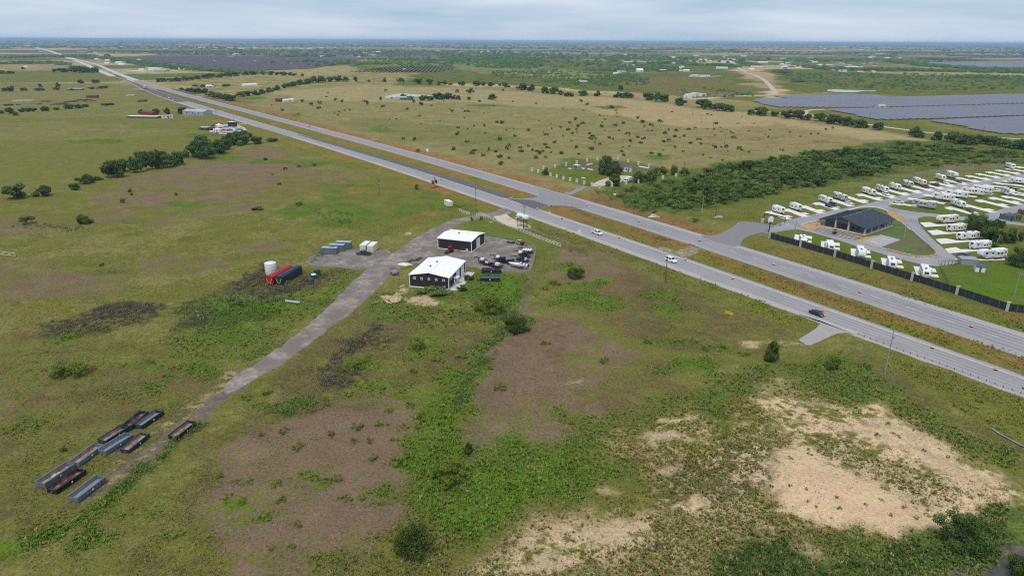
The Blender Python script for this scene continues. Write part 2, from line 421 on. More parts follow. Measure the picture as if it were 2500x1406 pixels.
for (x, y, rx, ry, c) in [(1720, 1015, 50, 12, SAND), (1650, 1018, 34, 8, SAND), (1615, 1068, 46, 18, PALE), (1690, 1240, 34, 12, SAND), (1460, 1185, 26, 10, TAN), (1840, 846, 34, 8, PALE),
                          (1900, 838, 60, 6, STRAW), (1800, 905, 20, 4, PALE), (1412, 932, 14, 4, PALE), (1510, 1290, 60, 24, PALE), (1330, 1370, 60, 18, PALE), (1620, 1160, 30, 10, PALE), (1890, 905, 12, 4, PALE)]:
 blob(x, y, rx, ry, c, OLIVE, .22, 1.5, 3, .2)
paint([(1700, 960), (1800, 900), (1950, 890), (2080, 850), (2200, 930), (2330, 1020), (2520, 1130), (2520, 1215), (2400, 1130), (2280, 1050), (2160, 985), (2050, 985), (1900, 935), (1800, 985), (1760, 1060), (1700, 1040)], GREEN, OLIVE, .42, 3, 4, 1.0)
paint([(1700, 1330), (1850, 1320), (2050, 1330), (2200, 1310), (2330, 1290), (2520, 1240), (2560, 1450), (1640, 1450)], GREEN, DKGREEN, .45, 3, 5, 1.0)
paint([(2560, 1320), (2470, 1345), (2400, 1380), (2350, 1430), (2560, 1450)], GREY, BRUSH, .5, 1.5, 2, .1)
paint([(2080, 845), (2160, 885), (2300, 980), (2420, 1050), (2560, 1120), (2560, 1145), (2400, 1070), (2280, 1005), (2140, 910), (2060, 855)], BROWNG, OLIVE, .5, 1.5, 2, .4)
paint([(2130, 850), (2300, 905), (2560, 990), (2560, 1110), (2420, 1040), (2300, 970), (2180, 890)], YGREEN, OLIVE, .5, 2, 3, .8)
# verges
band([(440, 268), (560, 300), (760, 362), (960, 422), (1100, 470), (1210, 510)], 10, YGREEN, ORANGE, .5, 3, 3, .5)
band([(1300, 545), (1420, 582), (1600, 652), (1780, 722), (1960, 790)], 9, OLIVE, YGREEN, .45, 3, 3, .7)
band([(1360, 592), (1560, 672), (1760, 760), (1940, 828)], 3, BROWNG, OLIVE, .5, 1.5, 1.5, .3, .7)
band([(1300, 560), (1400, 590), (1560, 640), (1700, 690)], 8, BROWNG, OLIVE, .48, 2, 3, .6)
band([(470, 252), (620, 280), (800, 332), (960, 378), (1130, 430), (1290, 478)], 10, YGREEN, ORANGE, .55, 2, 2, .6)
band([(1330, 505), (1520, 562), (1680, 612)], 16, OLIVE, ORANGE, .5, 2, 2, .6)
band([(1690, 615), (1900, 690), (2140, 772), (2520, 892)], 12, YGREEN, ORANGE, .42, 2, 2, .7)
band([(1400, 512), (1520, 553), (1680, 606)], 4, ORANGE, BROWNG, .5, 1.5, 2, .6)
band([(1740, 628), (1900, 682), (2140, 764), (2520, 882)], 4, ORANGE, BROWNG, .5, 1.5, 2, .6)
band([(500, 238), (660, 272), (800, 312), (960, 355), (1130, 398), (1260, 434), (1370, 464)], 13, ORANGE, PASTA, .30, 3, 3, .5)
band([(1430, 478), (1560, 520), (1700, 568), (1740, 572)], 15, ORANGE, BROWNG, .45, 3, 3, .5)
band([(1850, 598), (1960, 630), (2140, 690), (2320, 742), (2520, 792)], 14, OLIVE, ORANGE, .38, 2, 3, .7)
band([(2190, 712), (2320, 752), (2520, 805)], 8, YGREEN, GREEN, .5, 2, 2, .8)
# scrub wood and compound ground
paint([(1440, 470), (1560, 440), (1640, 420), (1740, 400), (1900, 385), (2150, 345), (2300, 345), (2520, 370), (2520, 402), (2300, 420), (2100, 450), (1900, 480), (1800, 520), (1640, 520), (1540, 500)], DKGREEN, OLIVE, .45, 6, 8, .5)
paint([(1680, 520), (1800, 500), (1900, 470), (2100, 455), (2300, 420), (2500, 380), (2520, 395), (2250, 436), (2040, 480), (1900, 520), (1800, 545), (1730, 540)], OLIVE, GREEN, .45, 4, 5, .7)
paint([(2080, 455), (2300, 405), (2520, 372), (2520, 385), (2280, 430)], OLIVE, GREY, .45, 5, 8, .4)
paint([(1310, 425), (1380, 400), (1500, 390), (1590, 405), (1700, 430), (1560, 460), (1440, 455)], GREEN, OLIVE, .45, 3, 4, .6)
paint([(1350, 408), (1420, 396), (1510, 400), (1640, 412), (1560, 418), (1440, 412)], SOIL, OLIVE, .40, 2, 3, .3)
# mown lawn and yard margin
paint([(1112, 545), (1165, 525), (1290, 570), (1372, 602), (1310, 640), (1295, 600), (1210, 582), (1160, 566)], GREEN, OLIVE, .5, 1.2, 1, .0)
paint([(1060, 582), (1100, 558), (1085, 590), (1046, 590)], GREEN, OLIVE, .5, 1, 1, .1)
paint([(1130, 670), (1290, 668), (1290, 720), (1240, 760), (1180, 740), (1120, 720)], GREEN, LUSH, .45, 2, 3, 1.0)
paint([(910, 720), (990, 705), (1120, 712), (1200, 740), (1240, 790), (1080, 800), (900, 780)], GREEN, OLIVE, .5, 2, 3, 1.0)
paint([(985, 690), (1000, 700), (985, 720), (955, 735), (960, 712)], PALE, OLIVE, .4, 1, 2, .3)
paint([(985, 730), (1030, 722), (1085, 735), (1060, 748), (1000, 742)], PALE, OLIVE, .45, 1, 2, .3)
paint([(1098, 704), (1142, 664), (1152, 672), (1120, 702)], PALE, SAND, .4, .8, 1, .1)
paint([(1290, 690), (1310, 640), (1325, 640), (1312, 690), (1285, 760), (1262, 770)], GREY, BROWNG, .5, 1.5, 2, .2)
paint([(1310, 600), (1372, 604), (1350, 640), (1318, 690), (1305, 680)], OLIVE, GREEN, .45, 1.5, 2, .5)
band([(600, 905), (540, 960), (480, 1010), (400, 1070), (300, 1150), (200, 1220)], 7, BROWNG, DRY, .45, 2, 2, .2)
band([(590, 925), (560, 955), (480, 1020)], 4.5, GREY, SOIL, .5, 1, 1.5, .05)
for off in (-1.1, 1.1):
 band([(500 + off * 5, 1000 + off * 6), (400 + off * 5, 1078 + off * 6), (310 + off * 5, 1150 + off * 6), (230 + off * 5, 1205 + off * 6)], 1.1, GREY, BROWNG, .4, .6, .7, .05)
for k in range(5):
 o_ = k * 9
 band([(1283 + o_ * .9, 800 + o_ * .4), (1235 + o_, 880 + o_ * .4), (1175 + o_ * 1.1, 975 + o_ * .5), (1118 + o_ * 1.2, 1080 + o_ * .5)], .5, BROWN if k % 2 else SOIL, MAUVE, .4, .4, .6, .1, .7)
for k in range(9):
 band([(-40, 648 + k * 8), (110, 655 + k * 8.5), (250, 668 + k * 9)], .8, SOIL, MAUVE, .5, .6, .7, .1, .55)
for k in range(6):
 band([(345, 652 + k * 5), (450, 636 + k * 5.5), (540, 640 + k * 6)], .7, SOIL, MAUVE, .5, .6, .7, .1, .5)
for (y0, y1) in ((548, 505), (560, 520), (500, 470), (470, 440)):
 band([(330, y0), (520, y0 - 14), (700, y1 - 6), (860, y1 - 30)], 1.1, SOIL, MAUVE, .5, .8, 1.2, .1, .5)
# RV park grass
paint([(1880, 560), (1920, 545), (2100, 480), (2280, 440), (2520, 395), (2520, 780), (2340, 730), (2130, 650), (1950, 600)], GREEN, OLIVE, .42, 2, 3, .15)
paint([(2340, 660), (2480, 640), (2520, 640), (2520, 745), (2400, 730), (2345, 700)], LUSH, GREEN, .42, 2, 3, .2)
paint([(2160, 580), (2250, 560), (2290, 620), (2240, 628), (2160, 600)], GREEN, BROWNG, .45, 2, 2, .15)
paint([(2400, 560), (2520, 540), (2520, 650), (2440, 650)], DKGREEN, OLIVE, .5, 2, 3, .4)

def poly_sd(P, x, y):
 n = len(P); inside = np.zeros(x.shape, bool); d2 = np.full(x.shape, 1e18)
 for i in range(n):
  ax, ay = P[i]; bx, by = P[(i + 1) % n]
  ex, ey = bx - ax, by - ay
  wx, wy = x - ax, y - ay
  t = np.clip((wx * ex + wy * ey) / max(ex * ex + ey * ey, 1e-9), 0, 1)
  dx_, dy_ = wx - ex * t, wy - ey * t
  d2 = np.minimum(d2, dx_ * dx_ + dy_ * dy_)
  c = ((ay > y) != (by > y))
  if by != ay:
   inside ^= c & (x < (bx - ax) * (y - ay) / (by - ay) + ax)
 d = np.sqrt(d2)
 return np.where(inside, d, -d)

_FIELD_C = np.array([OLIVE, GREEN, DRY, OLIVE, TAN, BROWN, GREEN, DRY, SOIL, TAN])
def eval_paint(x, y):
 n1 = fbm(x, y, 90, 4, 3)
 A = np.empty(x.shape + (3,)); B = np.empty(x.shape + (3,))
 A[:] = OLIVE; B[:] = LEFTB
 cov = 0.35 + 0.3 * (n1 - .5); veg = np.full(x.shape, .3)
 # farmland patchwork in the distance
 far = sstep(700, 1300, y)
 ca, sa = math.cos(.42), math.sin(.42)
 wx = x + 60 * (vnoise(x / 300, y / 300, 5) - .5); wy = y + 60 * (vnoise(x / 300, y / 300, 6) - .5)
 u = (wx * ca + wy * sa); v = (-wx * sa + wy * ca)
 row = np.floor(v / 330)
 cu = np.floor(u / 480 + _h(row, row * 0, 11) * 7); 
 k = (_h(cu, row, 12) * 9.999).astype(int)
 k2 = (_h(cu, row, 13) * 9.999).astype(int)
 fA = _FIELD_C[k] * (0.8 + 0.45 * _h(cu, row, 14))[..., None]
 fB = _FIELD_C[k2]
 # towards the horizon woods dominate
 wood = sstep(.50, .62, fbm(x * .35, y, 900, 4, 21)) * sstep(2200, 4500, y)
 fA = fA * (1 - wood[..., None] * .75) + np.array(DKGREEN) * wood[..., None] * .75
 A = A * (1 - far[..., None]) + fA * far[..., None]
 B = B * (1 - far[..., None]) + fB * far[..., None]
 for (P, a, b, cv, soft, warp, vg, amt) in PAINT:
  m = soft * 1.5 + warp * 2.2
  x0, y0 = P.min(0) - m; x1, y1 = P.max(0) + m
  idx = np.nonzero((x > x0) & (x < x1) & (y > y0) & (y < y1))
  if not len(idx[0]): continue
  xs = x[idx]; ys = y[idx]
  sx = xs + warp * 4.2 * (fbm(xs, ys, warp * 3.0, 5, 31, .62) - .5)
  sy = ys + warp * 4.2 * (fbm(xs, ys, warp * 3.0, 5, 37, .62) - .5)
  w = sstep(-soft * .8, soft * .8, poly_sd(P, sx, sy)) * amt
  A[idx] = A[idx] * (1 - w[:, None]) + a * w[:, None]
  B[idx] = B[idx] * (1 - w[:, None]) + b * w[:, None]
  cov[idx] = cov[idx] * (1 - w) + cv * w
  veg[idx] = veg[idx] * (1 - w) + vg * w
 warm = np.array([1.17, 1.09, .96])
 return A * warm, B * warm, cov, veg

# spoil heaps and humps of the sandy lot, ditch beside the highway
HUMPS = [(*at(2020, 1195)[:2], 13, 7, 1.3), (*at(1905, 1130)[:2], 8, 6, 1.0), (*at(2180, 1080)[:2], 16, 8, .9), (*at(1720, 1015)[:2], 5, 3, .5),
         (*at(2330, 1190)[:2], 12, 7, .7), (*at(948, 733)[:2], 4.2, 3.2, 1.25), (*at(2130, 1270)[:2], 9, 5, .8)]
DITCH = [at(2060, 855), at(2140, 905), at(2290, 995), at(2420, 1062), at(2600, 1140)]
def ground_z(x, y):
 x = np.asarray(x, float); y = np.asarray(y, float)
 z = np.zeros(x.shape)
 for (cx, cy_, rx, ry, h) in HUMPS:
  d = ((x - cx) / rx) ** 2 + ((y - cy_) / ry) ** 2
  z = z + h * np.exp(-d * 1.4) * (0.75 + .5 * fbm(x, y, 4, 3, 44))
 for a, b in zip(DITCH[:-1], DITCH[1:]):
  ex, ey = b.x - a.x, b.y - a.y
  t = np.clip(((x - a.x) * ex + (y - a.y) * ey) / (ex * ex + ey * ey), 0, 1)
  d = np.hypot(x - a.x - ex * t, y - a.y - ey * t)
  z = z - .25 * np.exp(-(d / 2.2) ** 2)
 near = sstep(300, 120, y)
 return z + near * .22 * (fbm(x, y, 6, 3, 51) - .5) * sstep(0, 1, np.abs(x) + 1)

def build_ground():
 ys = np.concatenate([np.linspace(-400, 60, 8)[:-1], np.geomspace(60, 450, 330)[:-1], np.geomspace(450, 3000, 200)[:-1], np.geomspace(3000, 40000, 90)])
 nx = 520
 us = np.linspace(-1, 1, nx)
 us = np.sign(us) * (0.55 * np.abs(us) + 0.45 * np.abs(us) ** 3)
 half = np.maximum(ys, 0) * 1.05 + 130
 half[ys < 60] = np.maximum(half[ys < 60], 190)
 X = us[None, :] * half[:, None]; Y = np.repeat(ys[:, None], nx, 1)
 A, B, cov, veg = eval_paint(X, Y)
 Z = ground_z(X, Y)
 nv = X.size
 co = np.stack([X, Y, Z], -1).reshape(-1, 3).astype(np.float32)
 ny = len(ys)
 i = (np.arange(ny - 1)[:, None] * nx + np.arange(nx - 1)[None, :]).ravel()
 quads = np.stack([i, i + 1, i + 1 + nx, i + nx], -1).astype(np.int32)
 me = bpy.data.meshes.new('ground')
 me.vertices.add(nv); me.vertices.foreach_set('co', co.ravel())
 me.loops.add(quads.size); me.loops.foreach_set('vertex_index', quads.ravel())
 me.polygons.add(len(quads)); me.polygons.foreach_set('loop_start', np.arange(0, quads.size, 4, dtype=np.int32))
 me.polygons.foreach_set('use_smooth', np.ones(len(quads), bool))
 for nm, arr in (('cover_a', A), ('cover_b', B)):
  at_ = me.attributes.new(nm, 'FLOAT_COLOR', 'POINT')
  c4 = np.ones((nv, 4), np.float32); c4[:, :3] = arr.reshape(-1, 3)
  at_.data.foreach_set('color', c4.ravel())
 at_ = me.attributes.new('share', 'FLOAT', 'POINT'); at_.data.foreach_set('value', cov.ravel().astype(np.float32))
 at_ = me.attributes.new('plants', 'FLOAT', 'POINT'); at_.data.foreach_set('value', veg.ravel().astype(np.float32))
 me.update(); me.validate()
 o = bpy.data.objects.new('ground', me); COL.objects.link(o)
 tag(o, 'open grassland with bare, weedy and sandy patches', None, None, 'structure')
 m = bpy.data.materials.new('ground_cover'); m.use_nodes = True
 t = m.node_tree; b = t.nodes['Principled BSDF']; b.inputs['Roughness'].default_value = 1.0; b.inputs['Specular IOR Level'].default_value = 0.0
 NN = t.nodes.new; LL = t.links.new
 co_ = NN('ShaderNodeTexCoord')
 def noise(scale, detail, rough=.6, vec=None):
  n = NN('ShaderNodeTexNoise'); n.inputs['Scale'].default_value = scale; n.inputs['Detail'].default_value = detail; n.inputs['Roughness'].default_value = rough
  LL(vec or co_.outputs['Object'], n.inputs['Vector']); return n.outputs[0]
 def math_(op, a, b_=None, c=None):
  n = NN('ShaderNodeMath'); n.operation = op
  for k, q in enumerate((a, b_, c)):
   if q is None: continue
   if isinstance(q, (int, float)): n.inputs[k].default_value = q
   else: LL(q, n.inputs[k])
  return n.outputs[0]
 def attr(nm):
  n = NN('ShaderNodeAttribute'); n.attribute_name = nm; return n
 a1, b1, sh = attr('cover_a'), attr('cover_b'), attr('share')
 nA = noise(.035, 9, .68)         # 30 m patches with all finer octaves
 nB = noise(.45, 6, .65)          # tufts
 pat = math_('ADD', math_('MULTIPLY', nA, .5), math_('MULTIPLY', nB, .5))
 # cover of b: pattern above threshold
 thr = math_('SUBTRACT', .605, math_('MULTIPLY', sh.outputs['Fac'], .21))
 d = math_('SUBTRACT', pat, thr)
 fac = NN('ShaderNodeMapRange'); fac.interpolation_type = 'SMOOTHSTEP'
 fac.inputs['From Min'].default_value = -.04; fac.inputs['From Max'].default_value = .04
 LL(d, fac.inputs['Value'])
 mx = NN('ShaderNodeMix'); mx.data_type = 'RGBA'
 LL(fac.outputs[0], mx.inputs['Factor']); LL(a1.outputs['Color'], mx.inputs['A']); LL(b1.outputs['Color'], mx.inputs['B'])
 # fine speckle of plants and clods; shade among the grass is painted in too
 nC = noise(1.6, 5, .7); nD = noise(.12, 4, .6)
 nE = noise(4.5, 3, .7)
 sp = math_('ADD', math_('MULTIPLY', math_('SUBTRACT', nC, .5), 2.5), math_('MULTIPLY', math_('SUBTRACT', nD, .5), 1.0))
 sp = math_('ADD', sp, math_('MULTIPLY', math_('SUBTRACT', nE, .5), 1.8))
 pl = attr('plants')
 sp = math_('MULTIPLY', sp, math_('ADD', .42, math_('MULTIPLY', pl.outputs['Fac'], .75)))
 sp = math_('ADD', sp, 1.0)
 sp = math_('MAXIMUM', sp, .35)
 mul = NN('ShaderNodeMix'); mul.data_type = 'RGBA'; mul.blend_type = 'MULTIPLY'; mul.inputs['Factor'].default_value = 1
 LL(mx.outputs['Result'], mul.inputs['A']); LL(sp, mul.inputs['B'])
 # hue drift green <-> brown
 hue = NN('ShaderNodeHueSaturation')
 hv = math_('ADD', math_('MULTIPLY', math_('SUBTRACT', noise(.21, 5, .7), .5), .10), .5)
 LL(hv, hue.inputs['Hue']); LL(mul.outputs['Result'], hue.inputs['Color'])
 LL(hue.outputs[0], b.inputs['Base Color'])
 bp = NN('ShaderNodeBump'); bp.inputs['Strength'].default_value = .9; bp.inputs['Distance'].default_value = .45
 LL(math_('ADD', nC, math_('MULTIPLY', nB, 1.2)), bp.inputs['Height']); LL(bp.outputs[0], b.inputs['Normal'])
 me.materials.append(m)
 return o
GROUND = build_ground()

# ------------------------------------------------------------------ haze: the air between the drone and the horizon
hz = MB().box(-44000, 44000, -800, 40300, -2.0, 93.0).build('haze', bpy.data.materials.new('haze'))
tag(hz, 'thin bluish haze over the countryside', None, None, 'stuff')
_m = hz.data.materials[0]; _m.use_nodes = True
_t = _m.node_tree; _t.nodes.clear()
_o = _t.nodes.new('ShaderNodeOutputMaterial'); _v = _t.nodes.new('ShaderNodeVolumePrincipled')
_v.inputs['Color'].default_value = (.50, .73, 1.0, 1)
_v.inputs['Density'].default_value = 0.000065
_v.inputs['Anisotropy'].default_value = 0.0
_v.inputs['Density Attribute'].default_value = ''
_v.inputs['Blackbody Intensity'].default_value = 0.0
if hasattr(_m.cycles, 'homogeneous_volume'): _m.cycles.homogeneous_volume = True
_t.links.new(_v.outputs[0], _o.inputs['Volume'])

# ================================================================== ROADS
def road_mat(name, col, dark, line=(), var=.10, tint=None):
 """chip-seal / asphalt; uv x runs across the road, uv y along it in metres; line: worn or tarred tracks (u, half width, strength)"""
 m = bpy.data.materials.new(name); m.use_nodes = True
 t = m.node_tree; b = t.nodes['Principled BSDF']; b.inputs['Roughness'].default_value = .9; b.inputs['Specular IOR Level'].default_value = .15
 NN = t.nodes.new; LL = t.links.new
 uv = NN('ShaderNodeUVMap'); sp = NN('ShaderNodeSeparateXYZ'); LL(uv.outputs[0], sp.inputs[0])
 co = NN('ShaderNodeTexCoord')
 n1 = NN('ShaderNodeTexNoise'); n1.inputs['Scale'].default_value = .06; n1.inputs['Detail'].default_value = 8; n1.inputs['Roughness'].default_value = .7; LL(co.outputs['Object'], n1.inputs['Vector'])
 mp_ = NN('ShaderNodeMapping'); mp_.inputs['Scale'].default_value = (14, .05, 1); LL(uv.outputs[0], mp_.inputs[0])
 n2 = NN('ShaderNodeTexNoise'); n2.inputs['Scale'].default_value = 1; n2.inputs['Detail'].default_value = 5; LL(mp_.outputs[0], n2.inputs['Vector'])
 def M(op, a, b_):
  n = NN('ShaderNodeMath'); n.operation = op
  for k, q in enumerate((a, b_)):
   if isinstance(q, (int, float)): n.inputs[k].default_value = q
   else: LL(q, n.inputs[k])
  return n.outputs[0]
 v = M('ADD', M('MULTIPLY', M('SUBTRACT', n1.outputs[0], .5), var * 4), M('MULTIPLY', M('SUBTRACT', n2.outputs[0], .5), var * 4))
 f = M('ADD', .35, v)
 for (u, hw, s) in line:
  d = M('ABSOLUTE', M('SUBTRACT', sp.outputs[0], u), 0)
  w = NN('ShaderNodeMapRange'); w.inputs['From Min'].default_value = hw * .5; w.inputs['From Max'].default_value = hw; w.inputs['To Min'].default_value = s; w.inputs['To Max'].default_value = 0
  LL(d, w.inputs['Value'])
  f = M('ADD', f, M('MULTIPLY', w.outputs[0], M('ADD', .55, n2.outputs[0])))
 cl = NN('ShaderNodeClamp'); LL(f, cl.inputs[0])
 mx = NN('ShaderNodeMix'); mx.data_type = 'RGBA'; LL(cl.outputs[0], mx.inputs['Factor']); mx.inputs['A'].default_value = (*col, 1); mx.inputs['B'].default_value = (*dark, 1)
 n3 = NN('ShaderNodeTexNoise'); n3.inputs['Scale'].default_value = 1.3; n3.inputs['Detail'].default_value = 4; LL(co.outputs['Object'], n3.inputs['Vector'])
 mu = NN('ShaderNodeMix'); mu.data_type = 'RGBA'; mu.blend_type = 'MULTIPLY'; mu.inputs['Factor'].default_value = 1
 LL(mx.outputs['Result'], mu.inputs['A']); LL(M('ADD', .82, M('MULTIPLY', n3.outputs[0], .36)), mu.inputs['B'])
 LL(mu.outputs['Result'], b.inputs['Base Color'])
 return m

def resample(pts, n):
 d = [0]
 for a, b in zip(pts[:-1], pts[1:]): d.append(d[-1] + (b - a).length)
 out_ = []
 j = 0
 for k in range(n):
  s = d[-1] * k / (n - 1)
  while j < len(d) - 2 and d[j + 1] < s: j += 1
  q = (s - d[j]) / max(d[j + 1] - d[j], 1e-9)
  out_.append(pts[j].lerp(pts[j + 1], q))
 return out_

class Road:
 """carriageway between two surveyed edges, smoothed in the ground plane"""
 def __init__(self, left, right, deg=4, n=160, ext=(0, 60), axis=None):
  l = np.array([(p.x, p.y) for p in ats(left)]); r = np.array([(p.x, p.y) for p in ats(right)])
  if axis is None: axis = r[-1] - r[0]
  self.ax = axis / np.linalg.norm(axis); self.nr = np.array([-self.ax[1], self.ax[0]])
  self.o = r[0]
  def fit(P):
   s = (P - self.o) @ self.ax; q = (P - self.o) @ self.nr
   w = 1.0 / (30 + np.hypot(P[:, 0], P[:, 1]))
   return np.polyfit(s / 1000., q, deg, w=w), s
  self.cl, sl = fit(l); self.cr, sr = fit(r)
  self.s0 = max(sl.min(), sr.min()); self.s1 = min(sl.max(), sr.max())
  self.ss = np.linspace(self.s0 - ext[0], self.s1 + ext[1], n)
  self.lim = (self.s0, self.s1)
 def pt(self, s, u):
  def ev(c):
   sc = min(max(s, self.lim[0]), self.lim[1])
   d = np.polyval(np.polyder(c), sc / 1000.) / 1000.
   return np.polyval(c, sc / 1000.) + d * (s - sc)
  q = ev(self.cl) * (1 - u) + ev(self.cr) * u
  p = self.o + self.ax * s + self.nr * q
  return Vector((p[0], p[1], 0))
 def sheet(self, name, m, z, u0=0.0, u1=1.0, s0=None, s1=None, n=None, skirt=0.0, label=None, kind='structure', parent=None):
  ss = self.ss if s0 is None else np.linspace(s0, s1, n or 60)
  b = MB(); v = []; f = []; uv = []
  for s in ss:
   for u in (u0, u1):
    p = self.pt(s, u); v.append((p.x, p.y, z)); uv.append((u, s))
  k = len(ss)
  for i in range(k - 1): f.append((2 * i, 2 * i + 1, 2 * i + 3, 2 * i + 2))
  if skirt:
   base = len(v)
   for i in range(k):
    for j in (0, 1):
     x_, y_, _z = v[2 * i + j]; c = self.pt(ss[i], .5); d = (Vector((x_, y_, 0)) - c).normalized() * skirt
     v.append((x_ + d.x, y_ + d.y, -.03)); uv.append((u0 if j == 0 else u1, ss[i]))
   for i in range(k - 1):
    f.append((2 * i, 2 * i + 2, base + 2 * i + 2, base + 2 * i)); f.append((2 * i + 1, base + 2 * i + 1, base + 2 * i + 3, 2 * i + 3))
  me = bpy.data.meshes.new(name); me.from_pydata(v, [], f); me.materials.append(m)
  ul = me.uv_layers.new(name='UVMap')
  for lp in me.loops: ul.data[lp.index].uv = uv[lp.vertex_index]
  bm = bmesh.new(); bm.from_mesh(me); bmesh.ops.recalc_face_normals(bm, faces=bm.faces)
  if sum(fc.normal.z for fc in bm.faces) < 0: bmesh.ops.reverse_faces(bm, faces=bm.faces)
  bm.to_mesh(me); bm.free()
  o = bpy.data.objects.new(name, me); COL.objects.link(o)
  if parent is not None: o.parent = parent
  else: tag(o, label, None, None, kind)
  return o
 def s_at(self, px, py):
  p = at(px, py); return float((np.array((p.x, p.y)) - self.o) @ self.ax)

def sheet(name, pts, z, m, label=None, thick=0.0, kind='structure', parent=None, world_pts=False):
 """flat slab with a surveyed outline"""
 g = pts if world_pts else ats(pts)
 if not thick and z > .1 and parent is None: thick = z + .05
 bm = bmesh.new()
 vs_ = [bm.verts.new((p.x, p.y, z)) for p in g]
 fc = bm.faces.new(vs_); bm.normal_update()
 if fc.normal.z < 0: fc.normal_flip()
 if thick:
  n = len(vs_); lo = [bm.verts.new((p.x, p.y, z - thick)) for p in g]
  for i in range(n):
   j = (i + 1) % n; bm.faces.new((vs_[i], vs_[j], lo[j], lo[i]))
 bmesh.ops.triangulate(bm, faces=[fc])
 if thick: bmesh.ops.recalc_face_normals(bm, faces=bm.faces)
 me = bpy.data.meshes.new(name); bm.to_mesh(me); bm.free(); me.materials.append(m)
 uvl = me.uv_layers.new(name='UVMap')
 for lp in me.loops:
  c = me.vertices[lp.vertex_index].co; uvl.data[lp.index].uv = (c.x / 12., c.y)
 o = bpy.data.objects.new(name, me); COL.objects.link(o)
 if parent is not None: o.parent = parent
 else: tag(o, label, None, None, kind)
 return o

def smooth_px(pts, it=2, closed=True):
 for _ in range(it):
  q = []
  n = len(pts)
  for i in range(n if closed else n - 1):
   a, b = pts[i], pts[(i + 1) % n]
   q.append((a[0] * .75 + b[0] * .25, a[1] * .75 + b[1] * .25)); q.append((a[0] * .25 + b[0] * .75, a[1] * .25 + b[1] * .75))
  if not closed: q = [pts[0]] + q + [pts[-1]]
  pts = q
 return pts

NEAR_LO = [(276, 187.5), (345.6, 218), (400, 239), (423.5, 248.4), (464.6, 258.7), (527.5, 277.4), (609.7, 302.2), (680, 326), (756.7, 353.8 - 3), (853.5, 382.2), (960, 413), (1000.5, 426.5), (1085, 455.5), (1161.3, 481), (1220.5, 502),
           (1297.4, 529.5), (1341, 544), (1413.5, 568), (1520, 608), (1600, 638.6), (1684.6, 667.6), (1781.4, 706), (1881.6, 744), (1961.4, 772.4), (2078, 813), (2120, 828), (2170, 847), (2258.6, 877), (2341.8, 906), (2425, 934.4), (2500, 961)]
NEAR_UP = [(281, 185.5), (311.6, 197), (341.8, 208), (400, 228), (447.7, 245), (505.8, 262), (561.4, 278), (609.7, 291.3), (680, 313), (725.3, 329), (768.8, 343), (853.5, 366), (960, 398.5), (1017.4, 416.8), (1070.6, 432.5), (1157.7, 460), (1240, 487),
           (1309.5, 510), (1341, 518.6), (1389, 536.7), (1461.8, 562), (1520, 581.5), (1600, 607), (1648, 625), (1733, 655), (1781.4, 672.5), (1881.6, 706.5), (1983, 741), (2070, 773), (2140, 798), (2268, 839), (2341.8, 867), (2425, 895), (2500, 919)]
FAR_LO = [(178.6, 146), (215, 155), (245, 166), (281, 179), (311.6, 190), (337, 198.6), (366, 209.5), (400, 220.4), (476.7, 246), (525, 258.7), (573.5, 271), (621.8, 283), (680, 296), (725, 307), (781, 323), (853.5, 343), (902, 355.5), (960, 371.5), (1017.4, 386.5), (1085, 404), (1157.7, 427), (1240, 447.5),
          (1268, 455), (1345.8, 483), (1461.8, 526.5), (1520, 545), (1600, 569.7), (1665, 591), (1745, 618), (1793.5, 633.8), (1842, 650), (1881.6, 661), (1983, 692.5), (2070, 723.5), (2140, 748), (2212, 770), (2305, 799.5), (2397, 829), (2500, 861)]
FAR_UP = [(178.6, 144), (215, 151), (245, 161.7), (281.4, 173.8), (329.8, 191.3), (366, 203.4), (400, 213.5), (476.7, 237.5), (525, 249.6), (573.5, 261), (621.8, 273), (680, 286.5), (725, 299), (781, 314.5), (853.5, 334.4), (902, 347.5), (960, 362), (1017.4, 374), (1085, 391), (1157.7, 411), (1240, 434), (1328.8, 459.3),
          (1377, 473), (1437.7, 490.8), (1520, 516), (1648, 559), (1702.8, 577.5), (1745, 591), (1805.6, 607), (1867, 621), (1925, 637), (1983, 655), (2070, 684), (2140, 706.5), (2268, 746), (2360, 773.6), (2434, 794), (2500, 811)]
RN = Road(NEAR_UP, NEAR_LO, deg=5, ext=(0, 70)); RF = Road(FAR_UP, FAR_LO, deg=5, ext=(0, 70))
CHIP = (.43, .395, .39); CHIPD = (.205, .195, .205)
m_chip = road_mat('chip_seal_near', CHIP, CHIPD, [(.24, .045, .42), (.40, .045, .38), (.58, .045, .34), (.76, .045, .34), (.96, .06, -.3)])
m_chip_f = road_mat('chip_seal_far', (.39, .362, .365), (.215, .20, .21), [(.20, .028, .85), (.36, .045, .45), (.50, .045, .4), (.66, .045, .36), (.82, .045, .4), (.05, .1, -.35)])
m_asph = road_mat('fresh_asphalt', (.15, .135, .138), (.10, .092, .095))
m_cross = road_mat('crossing_asphalt', (.31, .29, .295), (.21, .195, .2))
m_paint_w = mat('road_paint_white', (.78, .78, .76), .8, var=.15, scale=.6, dirt=(.4, .39, .38), dirt_amt=.35, dscale=.25)
m_paint_y = mat('road_paint_yellow', (.52, .36, .13), .8, var=.2, scale=.6, dirt=(.33, .3, .28), dirt_amt=.55, dscale=.3)
near_road = RN.sheet('highway_near_carriageway', m_chip, .22, skirt=1.6, label='near carriageway of the divided highway, pale chip seal')
far_road = RF.sheet('highway_far_carriageway', m_chip_f, .22, skirt=1.6, label='far carriageway of the divided highway, grey chip seal with tar seam')
